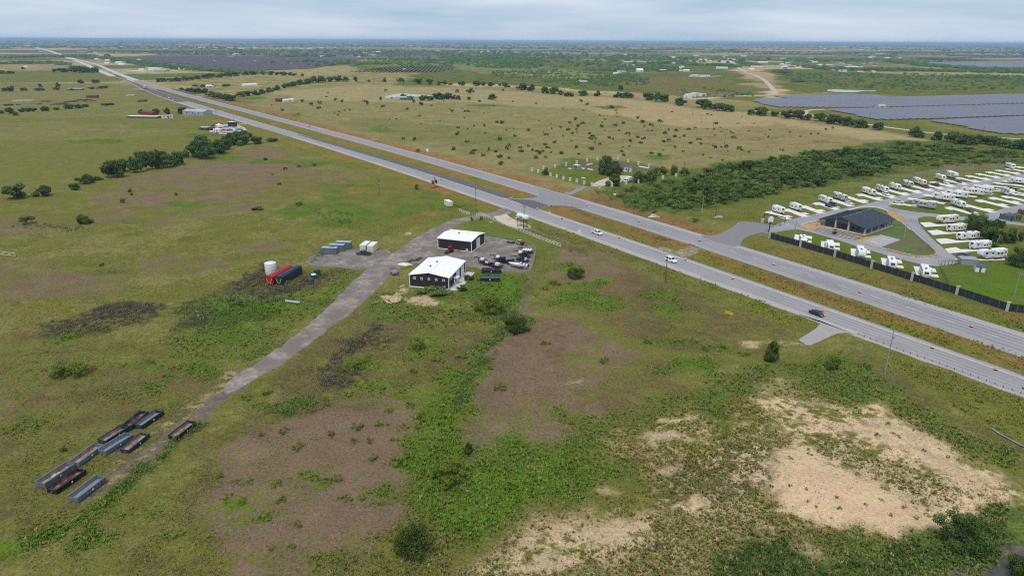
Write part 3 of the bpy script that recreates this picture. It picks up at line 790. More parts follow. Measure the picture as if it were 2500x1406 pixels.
# painted lines
_a = RN.s_at(425, 246); _b = RN.ss[-1]
RN.sheet('edge_line', m_paint_w, .228, .085, .105, RN.s_at(1341, 518), _b, 120, parent=near_road)
RN.sheet('centre_line', m_paint_y, .228, .462, .478, RN.s_at(1560, 610), _b, 100, parent=near_road)
RN.sheet('edge_line', m_paint_w, .228, .925, .94, RN.s_at(1990, 780), _b, 60, parent=near_road)
RF.sheet('edge_line', m_paint_w, .228, .165, .178, RF.s_at(1340, 462), RF.ss[-1], 120, parent=far_road)
RF.sheet('edge_line', m_paint_y, .228, .93, .942, RF.s_at(1800, 634), RF.ss[-1], 80, parent=far_road)
_s = RF.s_at(1460, 510)
while _s < RF.ss[-1]:
 RF.sheet('lane_dash', m_paint_w, .228, .555, .568, _s, _s + 3.2, 3, parent=far_road); _s += 12.2
for (u0, u1, x, y, L) in ((.5, .9, 1400, 556, 9), (.12, .45, 1560, 602, 14), (.5, .95, 1730, 670, 8), (.1, .5, 1850, 706, 12), (.55, .95, 2150, 820, 10), (.15, .5, 2330, 880, 14), (.5, .9, 1080, 446, 16), (.2, .9, 900, 385, 20)):
 RN.sheet('asphalt_patch', road_mat('patch_%d' % x, (.33, .305, .305), (.25, .232, .235)), .2245, u0, u1, RN.s_at(x, y), RN.s_at(x, y) + L, 4, parent=near_road)
for (u0, u1, x, y, L) in ((.5, .9, 1560, 548, 14), (.3, .6, 1780, 612, 10), (.5, .92, 1960, 668, 18), (.3, .55, 2200, 744, 12), (.3, .9, 1100, 408, 24)):
 RF.sheet('asphalt_patch', road_mat('patch_%d' % x, (.30, .28, .285), (.22, .205, .21)), .2245, u0, u1, RF.s_at(x, y), RF.s_at(x, y) + L, 4, parent=far_road)
# dark new-laid strip beside the near carriageway
DK_UP = [(725.3, 328), (768.8, 339), (853.5, 362), (960, 391), (1017, 408.5), (1085, 427.7), (1157.7, 451), (1240, 476)]
RD = Road(DK_UP, [(725.3, 329.5), (768.8, 343.5), (853.5, 366.5), (960, 399), (1017.4, 417), (1070.6, 433), (1157.7, 461), (1240, 488)], deg=3, ext=(0, 4), n=60)
RD.sheet('new_asphalt_strip', m_asph, .232, label='dark strip of fresh asphalt along the near carriageway')
# far left the near carriageway is still dark
RN.sheet('new_asphalt_strip', m_asph, .236, 0.0, 1.0, RN.ss[0], RN.s_at(432, 250), 40, label='dark stretch of fresh asphalt before the pale carriageway')
# crossover
sheet('crossover', smooth_px([(1240, 484), (1262, 487), (1310, 484), (1318, 474), (1312, 462), (1300, 455), (1330, 462), (1380, 478), (1440, 498), (1428, 512), (1390, 504), (1345, 503), (1318, 510), (1300, 512)], 1), .242, m_cross, 'asphalt crossover linking both carriageways')
sheet('crossover_patch', [(1243, 486), (1264, 488), (1300, 490), (1340, 503), (1318, 509.5), (1306, 512), (1270, 498)], .247, m_asph, 'dark asphalt patch in the crossover')
# side streets
m_drive = road_mat('driveway_asphalt', (.30, .285, .295), (.20, .19, .20))
m_drive_d = road_mat('entrance_asphalt', (.26, .245, .25), (.18, .17, .172))
m_conc = mat('concrete', (.62, .575, .53), .9, var=.10, scale=.35, dirt=(.45, .41, .37), dirt_amt=.35, dscale=.2)
m_pad = mat('pad_concrete', (.76, .71, .66), .9, var=.07, scale=.3, dirt=(.6, .55, .5), dirt_amt=.25, dscale=.2)
m_park = mat('park_asphalt', (.335, .32, .325), .9, var=.10, scale=.12, dirt=(.25, .24, .24), dirt_amt=.35, dscale=.08)
m_gravel = mat('grey_gravel', (.31, .262, .235), 1.0, var=.3, scale=.6, bump=.8, bscale=3, dirt=(.19, .152, .128), dirt_amt=.6, dscale=.16)
m_gravel_p = mat('track_gravel', (.315, .258, .222), 1.0, var=.3, scale=.6, bump=.8, bscale=3, dirt=(.19, .155, .132), dirt_amt=.55, dscale=.14)
m_sandp = mat('pale_sand', (.60, .50, .39), 1.0, var=.15, scale=.5, bump=.5, bscale=2, dirt=(.30, .25, .16), dirt_amt=.3, dscale=.25)
sheet('compound_driveway', [(1375, 471), (1392, 470), (1410, 461), (1425, 456), (1436, 458), (1418, 466), (1398, 476), (1385, 477)], .236, m_drive, 'short asphalt driveway to the walled compound')
sheet('park_entrance', smooth_px([(1700, 575.5), (1738, 577), (1762, 570), (1790, 555), (1805, 540), (1850, 545), (1895, 552), (1880, 566), (1838, 573), (1812, 586), (1806, 606), (1760, 596)], 1), .232, m_drive_d, 'asphalt entrance apron of the trailer park')
sheet('field_entrance', [(1950, 768), (1985, 772), (1999, 783), (2001, 792), (1993, 802), (1975, 814), (1960, 823), (1950, 829), (1953, 834), (1962, 838), (1966, 843), (1978, 844), (1995, 837), (2012, 829), (2032, 820), (2046, 815), (2064, 813), (2080, 816), (2090, 818), (2050, 800)], .214, road_mat('worn_entrance', (.42, .375, .36), (.28, .25, .245), var=.2), 'short paved field entrance off the near carriageway')
# yard drive: gravel track from the highway past the shops down to the field
TRACK_L = [(1232, 508), (1195, 520), (1150, 528), (1095, 540), (1045, 565), (1000, 590), (960, 620), (920, 640), (890, 662), (840, 712), (780, 772), (700, 838), (640, 878), (575, 920), (556, 938), (545, 956)]
TRACK_R = [(1262, 516), (1215, 528), (1175, 532), (1120, 545), (1085, 572), (1048, 590), (1015, 620), (970, 655), (945, 678), (905, 718), (855, 762), (780, 818), (722, 862), (660, 905), (612, 928), (575, 950), (549, 960)]
def track(name, l, r, z, m, label, n=60):
 a = resample(ats(smooth_px(l, 2, False)), n); b = resample(ats(smooth_px(r, 2, False)), n)
 rr = random.Random(5)
 v = []; uv = []; f = []
 for i in range(n):
  d = (b[i] - a[i]).normalized()
  p = a[i] - d * rr.uniform(-.45, .45); q = b[i] + d * rr.uniform(-.45, .45)
  v.append((p.x - d.x * .9, p.y - d.y * .9, -.14))
  for k in range(4):
   c = p.lerp(q, k / 3.); v.append((c.x, c.y, z))
  v.append((q.x + d.x * .9, q.y + d.y * .9, -.14))
 for i in range(n - 1):
  for k in range(5): f.append((6 * i + k, 6 * i + k + 1, 6 * i + k + 7, 6 * i + k + 6))
 me = bpy.data.meshes.new(name); me.from_pydata(v, [], f); me.materials.append(m)
 bm = bmesh.new(); bm.from_mesh(me); bmesh.ops.recalc_face_normals(bm, faces=bm.faces)
 if sum(fc.normal.z for fc in bm.faces) < 0: bmesh.ops.reverse_faces(bm, faces=bm.faces)
 bm.to_mesh(me); bm.free()
 o = bpy.data.objects.new(name, me); COL.objects.link(o); tag(o, label, None, None, 'structure'); return o
track('gravel_track', TRACK_L, TRACK_R, .15, m_gravel_p, 'grey gravel track running from the highway past the shops')
sheet('gravel_yard', smooth_px([(1015, 600), (1050, 586), (1075, 580), (1110, 568), (1165, 575), (1205, 579), (1262, 590), (1296, 600), (1306, 615), (1303, 640), (1293, 668), (1240, 664), (1150, 655), (1100, 640), (1040, 640), (985, 650), (975, 640)], 1), .146, m_gravel, 'grey gravel yard around the two shops')
sheet('gravel_lot', smooth_px([(740, 636), (790, 612), (850, 608), (905, 612), (960, 610), (940, 645), (890, 660), (840, 655), (760, 650)], 1), .142, m_gravel, 'grey gravel lot west of the track')
sheet('sand_turnout', smooth_px([(1200, 524), (1232, 516), (1240, 528), (1262, 540), (1300, 552), (1290, 560), (1250, 556), (1215, 540)], 1), .14, m_sandp, 'pale sandy turnout by the raised tank')
sheet('median_gravel', smooth_px([(1600, 606), (1622, 603), (1650, 614), (1672, 608), (1690, 600), (1714, 611), (1696, 622), (1676, 633), (1660, 628), (1640, 622)], 1), .2, mat('median_soil', (.36, .28, .20), 1, var=.25, scale=.5, bump=.5, bscale=2, dirt=(.17, .14, .06), dirt_amt=.5, dscale=.3), 'pale gravel cut across the median')

# ================================================================== VEGETATION
CAM_FWD = CAM_ROT @ Vector((0, 0, -1))
def mpp(p):
 """metres per photo pixel at a point"""
 return (Vector(p) - Vector((0, 0, CAM_H))).dot(CAM_FWD) / PXF

def leaf_mat(name, col, col2, trans=.25):
 m = bpy.data.materials.new(name); m.use_nodes = True
 t = m.node_tree; b = t.nodes['Principled BSDF']; b.inputs['Roughness'].default_value = .75; b.inputs['Specular IOR Level'].default_value = .12
 NN = t.nodes.new; LL = t.links.new
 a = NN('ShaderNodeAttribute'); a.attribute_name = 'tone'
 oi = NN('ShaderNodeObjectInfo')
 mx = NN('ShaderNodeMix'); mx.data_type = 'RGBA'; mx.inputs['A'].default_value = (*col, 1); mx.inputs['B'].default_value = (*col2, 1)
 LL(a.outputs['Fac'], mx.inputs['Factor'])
 hs = NN('ShaderNodeHueSaturation')
 def rng(src, lo, hi):
  r = NN('ShaderNodeMapRange'); r.inputs['To Min'].default_value = lo; r.inputs['To Max'].default_value = hi; LL(src, r.inputs['Value']); return r.outputs[0]
 LL(rng(oi.outputs['Random'], .490, .515), hs.inputs['Hue']); LL(rng(oi.outputs['Random'], .75, 1.25), hs.inputs['Value'])
 LL(mx.outputs['Result'], hs.inputs['Color']); LL(hs.outputs[0], b.inputs['Base Color'])
 tr = NN('ShaderNodeBsdfTranslucent'); LL(hs.outputs[0], tr.inputs['Color'])
 ms = NN('ShaderNodeMixShader'); ms.inputs[0].default_value = trans
 LL(b.outputs[0], ms.inputs[1]); LL(tr.outputs[0], ms.inputs[2]); LL(ms.outputs[0], t.nodes['Material Output'].inputs['Surface'])
 return m
ML_DARK = leaf_mat('leaves_live_oak', (.050, .094, .018), (.155, .225, .048))
ML_MID = leaf_mat('leaves_mesquite', (.080, .136, .024), (.205, .280, .058))
ML_JUN = leaf_mat('leaves_juniper', (.048, .086, .014), (.155, .212, .042), .15)
ML_LITE = leaf_mat('leaves_weed', (.130, .195, .018), (.275, .345, .048))
ML_DRYB = leaf_mat('dead_twigs', (.085, .070, .056), (.19, .155, .128), .05)
M_BARK = mat('bark', (.115, .09, .068), .95, var=.25, scale=3, bump=.5)

def np_mesh(name, co, quads, mats, tone=None, colors=None, smooth=False):
 me = bpy.data.meshes.new(name)
 co = np.asarray(co, np.float32); quads = np.asarray(quads, np.int32)
 k = quads.shape[1]
 me.vertices.add(len(co)); me.vertices.foreach_set('co', co.ravel())
 me.loops.add(quads.size); me.loops.foreach_set('vertex_index', quads.ravel())
 me.polygons.add(len(quads)); me.polygons.foreach_set('loop_start', np.arange(0, quads.size, k, dtype=np.int32))
 if smooth: me.polygons.foreach_set('use_smooth', np.ones(len(quads), bool))
 if tone is not None:
  a = me.attributes.new('tone', 'FLOAT', 'POINT'); a.data.foreach_set('value', np.asarray(tone, np.float32))
 if colors is not None:
  a = me.attributes.new('tint', 'FLOAT_COLOR', 'POINT'); c = np.ones((len(co), 4), np.float32); c[:, :3] = colors; a.data.foreach_set('color', c.ravel())
 for m in (mats if isinstance(mats, (list, tuple)) else [mats]): me.materials.append(m)
 me.update(); me.validate()
 return me

def leaves(rng, centers, radii, n, size, up=.35):
 """leaf quads spread through a set of ellipsoidal clumps -> (co, quads, tone)"""
 centers = np.asarray(centers, float); radii = np.asarray(radii, float)
 w = radii.prod(1) ** .66; pick = rng.choice(len(centers), n, p=w / w.sum())
 d = rng.normal(size=(n, 3)); d /= np.linalg.norm(d, axis=1)[:, None]
 rad = rng.uniform(0, 1, n) ** .33 * rng.uniform(.72, 1.08, n)
 p = centers[pick] + d * rad[:, None] * radii[pick]
 nrm = d + np.array([0, 0, up]) + rng.normal(size=(n, 3)) * .55; nrm /= np.linalg.norm(nrm, axis=1)[:, None]
 a = np.cross(nrm, rng.normal(size=(n, 3))); a /= np.linalg.norm(a, axis=1)[:, None]; b = np.cross(nrm, a)
 s = size * rng.uniform(.6, 1.35, n)[:, None]
 co = np.stack([p - a * s, p - b * s * .6, p + a * s, p + b * s * .6], 1)
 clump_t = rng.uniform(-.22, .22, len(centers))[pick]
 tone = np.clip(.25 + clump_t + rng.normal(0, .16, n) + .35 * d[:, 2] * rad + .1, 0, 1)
 return co.reshape(-1, 3), np.arange(4 * n).reshape(n, 4), np.repeat(tone, 4)

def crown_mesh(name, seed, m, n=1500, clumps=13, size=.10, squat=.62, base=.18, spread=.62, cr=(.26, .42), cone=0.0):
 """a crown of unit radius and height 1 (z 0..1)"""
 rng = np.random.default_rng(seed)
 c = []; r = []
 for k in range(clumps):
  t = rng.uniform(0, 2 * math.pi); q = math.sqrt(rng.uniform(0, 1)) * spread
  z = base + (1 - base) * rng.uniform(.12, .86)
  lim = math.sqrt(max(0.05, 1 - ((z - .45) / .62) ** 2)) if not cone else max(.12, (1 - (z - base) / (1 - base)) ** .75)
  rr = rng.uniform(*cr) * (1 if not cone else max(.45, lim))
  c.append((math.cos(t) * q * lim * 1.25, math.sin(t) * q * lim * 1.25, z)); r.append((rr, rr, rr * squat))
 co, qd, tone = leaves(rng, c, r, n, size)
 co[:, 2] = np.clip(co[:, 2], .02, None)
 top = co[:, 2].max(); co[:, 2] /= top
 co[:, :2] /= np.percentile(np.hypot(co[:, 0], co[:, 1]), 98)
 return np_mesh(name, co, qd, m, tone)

def trunk_mesh(name, seed, top=.55, r=.06, limbs=4):
 rr = random.Random(seed); b = MB()
 b.tube((0, 0, -.05), (rr.uniform(-.05, .05), rr.uniform(-.05, .05), top * .5), r, r * .75, 7)
 for k in range(limbs):
  t = 2 * math.pi * k / limbs + rr.uniform(-.4, .4); q = rr.uniform(.25, .5)
  b.tube((0, 0, top * .42), (math.cos(t) * q, math.sin(t) * q, top * rr.uniform(.9, 1.25)), r * .55, r * .2, 5)
 return b.mesh(name, M_BARK)

CROWN = {}
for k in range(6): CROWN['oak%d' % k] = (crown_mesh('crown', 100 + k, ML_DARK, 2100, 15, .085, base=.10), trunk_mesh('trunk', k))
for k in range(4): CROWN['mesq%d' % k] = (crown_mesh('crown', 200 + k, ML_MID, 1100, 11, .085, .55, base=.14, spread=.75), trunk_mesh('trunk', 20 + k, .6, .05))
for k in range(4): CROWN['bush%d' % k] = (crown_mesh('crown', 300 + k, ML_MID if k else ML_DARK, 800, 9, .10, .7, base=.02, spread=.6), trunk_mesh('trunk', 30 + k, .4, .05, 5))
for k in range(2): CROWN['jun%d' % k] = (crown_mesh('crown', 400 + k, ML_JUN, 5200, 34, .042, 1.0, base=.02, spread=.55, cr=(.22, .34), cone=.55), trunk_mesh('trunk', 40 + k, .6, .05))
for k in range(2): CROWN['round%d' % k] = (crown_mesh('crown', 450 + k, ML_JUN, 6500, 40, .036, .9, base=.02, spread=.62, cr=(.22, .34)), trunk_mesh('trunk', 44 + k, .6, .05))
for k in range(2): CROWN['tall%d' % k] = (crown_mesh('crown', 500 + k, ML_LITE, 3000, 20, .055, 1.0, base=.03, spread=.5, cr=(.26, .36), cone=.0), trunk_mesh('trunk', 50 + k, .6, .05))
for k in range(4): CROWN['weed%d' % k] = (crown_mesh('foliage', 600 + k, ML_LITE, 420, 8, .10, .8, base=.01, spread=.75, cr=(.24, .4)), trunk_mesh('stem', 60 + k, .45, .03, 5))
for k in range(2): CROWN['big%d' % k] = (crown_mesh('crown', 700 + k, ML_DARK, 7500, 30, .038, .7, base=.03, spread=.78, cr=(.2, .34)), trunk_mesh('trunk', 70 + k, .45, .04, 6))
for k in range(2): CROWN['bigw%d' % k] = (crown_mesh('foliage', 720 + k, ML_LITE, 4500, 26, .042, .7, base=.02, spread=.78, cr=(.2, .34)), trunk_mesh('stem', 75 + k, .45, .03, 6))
_vr = random.Random(77)
def plant(kind, px, py, wpx, hpx, name, label, cat, group=None, flat=1.0):
 """a tree or bush standing at a surveyed spot, wpx x hpx its size in photo pixels"""
 p = at(px, py); s = mpp(p)
 z = float(ground_z(np.array([p.x]), np.array([p.y]))[0]) if p.y < 320 else 0.0
 ks = [k for k in CROWN if k.rstrip('0123456789') == kind]
 cm, tm = CROWN[_vr.choice(ks)]
 rad = wpx * s / 2.0; h = hpx * s / .97
 # the surveyed foot is the near rim of the crown's ground shadow: step back by the crown radius
 o = bpy.data.objects.new(name, None); COL.objects.link(o)
 back = Vector((p.x, p.y, 0)).normalized() * rad * (.55 if kind in ('bush', 'jun', 'round', 'weed', 'big', 'bigw') else .25)
 h = max(h - back.length * math.sin(R(17)) * 1.0, h * .55)
 o.location = (p.x + back.x, p.y + back.y, z - .03); o.rotation_euler = (0, 0, _vr.uniform(0, 6.28))
 c = bpy.data.objects.new(cm.name.split('.')[0], cm); COL.objects.link(c); c.parent = o; c.scale = (rad, rad * _vr.uniform(.85, 1.1), h)
 t = bpy.data.objects.new(tm.name.split('.')[0], tm); COL.objects.link(t); t.parent = o; t.scale = (min(rad, h), min(rad, h), h)
 tag(o, label, cat, group)
 return o

TREES = []
def row(kind, items, what, where, group, name='tree', cat='tree', side='west'):
 items = sorted(items)
 for i, (x, y, w, h) in enumerate(items):
  plant(kind, x, y, w, h, name, '%s %s from the %s in the %s' % (ordinal(i), what, side, where), cat, group)

row('oak', [(37, 486, 54, 38), (104, 480, 40, 28), (182, 464, 26, 18), (208, 449, 40, 24), (240, 440, 24, 11), (278, 434, 54, 44), (302, 420, 40, 34), (336, 422, 38, 40), (372, 414, 44, 46), (392, 402, 40, 36), (410, 410, 42, 34),
   (430, 404, 34, 36), (352, 404, 44, 36), (440, 400, 20, 18), (470, 385, 48, 42), (505, 387, 56, 48), (530, 376, 48, 38), (500, 362, 54, 34), (548, 366, 36, 28), (560, 354, 44, 32), (590, 355, 46, 34), (601, 344, 34, 24),
   (578, 347, 46, 28), (629, 352, 26, 20)], 'dark oak', 'oak line above the mauve field', 'oaks of the field tree line', 'oak_tree')
plant('bush', 660, 347, 34, 11, 'bush', 'low spreading bush at the highway end of the oak line', 'bush')
plant('mesq', 66, 548, 40, 22, 'mesquite_tree', 'bushy mesquite beside dead brush at the left edge of the field', 'tree')
plant('oak', 208, 547, 36, 26, 'oak_tree', 'lone small oak beside dead brush in the western field', 'tree')
plant('bush', 303, 496, 16, 13, 'bush', 'small dark bush alone below the bare mauve field', 'bush')
row('oak', [(5, 278, 18, 9), (27, 278, 24, 16), (41, 283, 16, 9), (55, 274, 20, 12), (73, 273, 16, 10), (83, 273, 14, 10), (111, 272, 22, 13), (139, 270, 13, 8), (169, 267, 26, 13), (193, 265, 18, 12), (209, 262, 16, 8), (255, 258, 18, 6), (270, 257, 18, 6)],
 'tree', 'hedgerow below the brush piles', 'trees of the cattle pasture hedgerow', 'hedgerow_tree')
row('bush', [(22, 258, 30, 6), (46, 258, 11, 4), (349, 249, 28, 7)], 'low dark bush', 'cattle pasture west of the highway', 'bushes of the cattle pasture', 'bush', 'bush')
row('oak', [(14, 224, 17, 10), (27, 224, 15, 14), (59, 223, 19, 9), (95, 222, 26, 8), (99, 213, 10, 9), (138, 220, 17, 7), (143, 215, 11, 14), (175, 221, 10, 5), (198, 204, 15, 10), (236, 204, 19, 10), (223, 218, 15, 6), (244, 217, 20, 7), (258, 216, 20, 7)],
 'tree', 'far western hedgerow', 'trees of the far western hedgerow', 'hedgerow_tree')
row('oak', [(133, 177, 13, 9), (155, 177, 24, 11), (175, 177, 32, 17), (195, 179, 32, 18), (212, 179, 26, 15), (232, 178, 19, 14), (4, 181, 16, 9), (20, 181, 18, 8), (31, 180, 12, 6), (57, 170, 11, 6)],
 'tree', 'grove at the distant highway bend', 'trees of the grove by the highway bend', 'grove_tree')
row('oak', [(348, 279, 16, 13), (381, 278, 20, 13), (408, 280, 21, 18), (449, 279, 28, 17)], 'round tree', 'farmyard with the grey barn', 'trees of the farmyard', 'shade_tree')
row('oak', [(388, 201, 16, 10), (402, 201, 18, 11), (417, 200, 18, 9), (432, 199, 20, 11), (448, 198, 20, 12), (465, 197, 20, 10), (483, 195, 20, 11), (500, 193, 20, 12), (518, 191, 20, 12), (537, 190, 22, 11), (556, 188, 22, 11), (576, 186, 22, 11), (598, 185, 22, 11),
   (618, 184, 18, 10), (642, 184, 14, 9), (662, 184, 14, 10), (676, 184, 12, 8), (692, 185, 18, 10), (706, 185, 14, 8), (718, 186, 14, 7), (738, 187, 11, 7)], 'tree', 'hedgerow behind the white farm', 'trees of the hedgerow behind the farm', 'hedgerow_tree')
row('oak', [(445, 221, 14, 7), (462, 226, 22, 12), (478, 229, 26, 14), (497, 228, 22, 12), (515, 237, 26, 15), (532, 242, 26, 16), (550, 246, 28, 18), (566, 247, 24, 17), (588, 237, 24, 13), (606, 235, 24, 13), (624, 233, 24, 13), (642, 230, 24, 13), (660, 226, 24, 13), (678, 221, 24, 13), (697, 216, 24, 13),
   (716, 212, 24, 13), (735, 208, 24, 14), (752, 206, 24, 14), (770, 203, 26, 18), (788, 202, 26, 17), (806, 201, 24, 14), (824, 200, 22, 16), (842, 200, 22, 13), (475, 212, 18, 6), (497, 213, 18, 7), (520, 212, 16, 6), (548, 212, 16, 7), (556, 211, 14, 6)],
 'tree', 'dense hedge east of the highway', 'trees of the dense pasture hedge', 'hedge_tree')
row('oak', [(869, 200, 13, 13), (900, 201, 10, 6), (938, 202, 12, 12), (977, 202, 20, 12), (1020, 205, 23, 13), (1050, 207, 18, 14), (1074, 208, 15, 9), (1087, 207, 12, 11), (1099, 209, 12, 6), (1126, 210, 17, 12), (1164, 211, 21, 14), (1179, 210, 14, 9), (1200, 211, 23, 11), (1221, 211, 11, 7), (1236, 214, 22, 14),
   (1273, 220, 34, 17), (1297, 223, 20, 18), (1331, 229, 24, 18), (1351, 230, 24, 19), (1370, 233, 15, 14), (1389, 236, 30, 11), (1423, 235, 25, 15), (1460, 236, 19, 15), (1508, 239, 22, 15), (1530, 240, 36, 15), (1584, 245, 28, 19), (1602, 248, 32, 23), (1621, 249, 28, 20), (1663, 258, 36, 21),
   (1712, 263, 36, 22), (1733, 268, 36, 22), (1756, 271, 36, 20), (1779, 273, 36, 19), (1834, 282, 20, 15), (1856, 283, 40, 23), (1891, 285, 18, 14), (1919, 290, 27, 22), (1948, 292, 30, 24), (1969, 294, 22, 17), (2004, 297, 36, 22), (2030, 303, 36, 23), (2059, 307, 36, 23), (2088, 312, 36, 23),
   (2107, 313, 26, 21), (2140, 318, 26, 21), (2235, 336, 38, 29), (2286, 343, 30, 23), (2328, 348, 42, 28), (2350, 353, 42, 27), (2373, 354, 42, 25), (2397, 352, 38, 22), (2423, 355, 42, 24), (2447, 359, 38, 22), (2474, 364, 42, 24), (2496, 366, 36, 26), (2525, 372, 40, 26)],
 'tree', 'long row behind the tan pasture', 'trees of the long pasture row', 'row_tree')
row('oak', [(1003, 244, 22, 10), (985, 238, 16, 9), (1033, 246, 24, 14), (1050, 246, 22, 12), (1075, 243, 36, 18), (1090, 243, 26, 16), (1105, 243, 18, 11), (1118, 245, 16, 12), (1145, 245, 10, 9), (1204, 245, 22, 16), (1171, 250, 9, 6), (930, 245, 8, 9), (897, 256, 7, 10)],
 'tree', 'clump beside the pasture pond', 'trees beside the pasture pond', 'pond_tree')
row('mesq', [(1116, 228, 11, 11), (1148, 231, 22, 17), (942, 225, 9, 8), (1515, 223, 16, 16), (1228, 224, 8, 7)], 'loose pale tree', 'pasture above the pond', 'loose trees above the pond', 'mesquite_tree')
# walled compound
plant('oak', 1474, 427, 38, 50, 'oak_tree', 'tallest tree in the compound of white posts', 'tree')
plant('big', 1492, 430, 56, 34, 'oak_tree', 'broad dark tree below the tallest one in the compound', 'tree')
plant('oak', 1497, 455, 42, 32, 'oak_tree', 'tree standing by the compound gate', 'tree')
plant('oak', 1562, 446, 38, 30, 'oak_tree', 'tree left of two beside the white box truck', 'tree')
plant('oak', 1582, 444, 38, 28, 'oak_tree', 'tree behind the white box truck, nearer the scrub wood', 'tree')
plant('mesq', 1611, 431, 38, 24, 'mesquite_tree', 'loose tree between compound and scrub wood', 'tree')
plant('oak', 1330, 428, 20, 19, 'oak_tree', 'small tree at the western end of the white posts', 'tree')
plant('tall', 1646, 429, 18, 28, 'slender_tree', 'slender bright tree beside the last white posts', 'tree')
plant('mesq', 1671, 431, 28, 22, 'mesquite_tree', 'pale tree beside the pole at the scrub wood edge', 'tree')
# trailer park trees
plant('big', 2389, 568, 80, 46, 'oak_tree', 'broad dark tree at the trailer park bend', 'tree')
plant('oak', 2418, 592, 56, 42, 'oak_tree', 'rounded green tree in front of the broad dark one', 'tree')
plant('oak', 2459, 594, 42, 38, 'oak_tree', 'tree behind the leaning pole in the trailer park', 'tree')
plant('oak', 2488, 589, 22, 24, 'oak_tree', 'slim tree at the right edge behind the trailers', 'tree')
plant('oak', 2430, 557, 40, 24, 'oak_tree', 'tree between the broad dark one and the pump house', 'tree')
plant('big', 2494, 655, 66, 52, 'oak_tree', 'big tree right of the longest fifth wheel', 'tree')
plant('bush', 2428, 606, 22, 14, 'bush', 'pale green bush at the foot of the leaning pole', 'bush')
# foreground
plant('jun', 1884, 884, 42, 56, 'juniper_tree', 'upright dark juniper by the field entrance', 'tree')
plant('tall', 2035, 906, 38, 48, 'young_tree', 'bright green young tree below the guardrail', 'tree')
plant('round', 1406, 682, 46, 30, 'shrub', 'dark reddish-green shrub on bare ground below the lawn fence', 'bush')
plant('jun', 1145, 1110, 28, 34, 'juniper_tree', 'small upright juniper on the edge of the green strip', 'tree')
plant('round', 1010, 1366, 88, 92, 'juniper_tree', 'large round dark juniper in the lower foreground', 'tree')
plant('big', 2345, 1345, 136, 84, 'shrub', 'big leafy bush on the edge of the sand', 'bush')
plant('big', 2500, 1425, 90, 74, 'shrub', 'leafy bush in the lower right corner beside the puddle', 'bush')
plant('bigw', 1100, 1190, 100, 60, 'weed_clump', 'large soft weed clump right of the small juniper', 'weed')
plant('big', 1262, 815, 70, 44, 'shrub', 'wide dark shrub on the ditch bank below the shops', 'bush')
plant('bigw', 1020, 856, 40, 32, 'weed_clump', 'rounded weed clump between drive and ditch', 'weed')
plant('bigw', 876, 902, 48, 24, 'weed_clump', 'rounded weed clump near the foot of the drive', 'weed')
plant('bigw', 1195, 770, 80, 44, 'weed_clump', 'broad weed thicket below the near shop', 'weed')
plant('bigw', 178, 922, 90, 38, 'weed_clump', 'bright weed thicket above the roll-off containers', 'weed')
plant('bush', 1060, 725, 90, 20, 'shrub', 'low weeds along the near shop front', 'bush')
plant('bush', 1125, 712, 30, 16, 'shrub', 'low weeds at the near shop corner', 'bush')
plant('bush', 1148, 688, 30, 18, 'shrub', 'weeds beside the concrete apron', 'bush')
plant('bush', 154, 1103, 18, 16, 'bush', 'tiny dark bush above the roll-off containers', 'bush')
plant('bush', 248, 650, 12, 9, 'bush', 'tiny dark bush on the faint western fence line', 'bush')
row('bush', [(629, 515, 34, 10), (730, 502, 24, 10), (650, 392, 14, 8), (696, 415, 12, 8), (730, 409, 14, 7), (768, 405, 14, 7), (665, 428, 6, 5), (682, 452, 12, 8), (430, 478, 10, 9), (318, 470, 12, 10), (320, 477, 8, 6), (1017, 464, 15, 15)],
 'small bush', 'rough field west of the highway', 'small bushes of the rough western field', 'bush', 'bush')
# pasture bushes
_pl = [(45, 862), (355, 940), (80, 1028), (225, 995), (520, 980), (270, 1105), (350, 1090), (65, 1195), (165, 1205), (425, 1205), (515, 1200), (90, 1262), (735, 935), (770, 970), (940, 970), (965, 995), (945, 1015), (660, 912), (870, 875), (1050, 905), (1180, 898), (1260, 872),
       (1515, 888), (1445, 1018), (1635, 1045), (1900, 1060), (1740, 998), (1835, 993), (2140, 875), (2140, 1105), (1600, 1178), (1525, 1160), (490, 1140), (440, 1140), (600, 1055), (910, 695), (1155, 722), (855, 662), (740, 868), (825, 905), (800, 838), (1395, 825), (1430, 860), (1610, 858), (1760, 945),
       (1880, 930), (1690, 1040), (1750, 1105), (1420, 1060), (1325, 1045), (1120, 1010), (1030, 1070), (990, 1020), (1240, 1140), (1260, 1180), (675, 1160), (810, 1108), (955, 1120), (145, 1115), (160, 1090), (285, 1140), (385, 1128), (540, 1105), (510, 1075), (460, 1160), (1300, 970), (1390, 1005), (1655, 972), (1980, 1025), (2240, 1100), (2360, 1110), (2310, 1010)]
_pasture = [(1200 + a / 3.906, 80 + b / 3.906, _vr.uniform(9, 15), _vr.uniform(6, 9.5)) for a, b in _pl]
_pasture += [(1030, 258), (1105, 275), (690, 272), (778, 266), (835, 250), (820, 246), (780, 254), (760, 258), (738, 250), (890, 250), (935, 262), (1010, 252), (1140, 274), (1225, 303), (1182, 310), (1118, 314), (1115, 330), (1010, 343), (1020, 372), (985, 341), (1140, 348), (1180, 382), (1152, 377), (1160, 370), (1220, 342), (1225, 400), (1192, 368), (1105, 367), (1212, 372), (1222, 385)]
_pasture = [q if len(q) == 4 else (q[0], q[1], _vr.uniform(9, 17), _vr.uniform(6, 10)) for q in _pasture]
for k in range(70):
 a = _vr.uniform(0, 1); x = 660 + 1300 * a; y = _vr.uniform(222 + 60 * a, 285 + 110 * a)
 _pasture.append((x, y, _vr.uniform(4, 9), _vr.uniform(2.5, 5)))
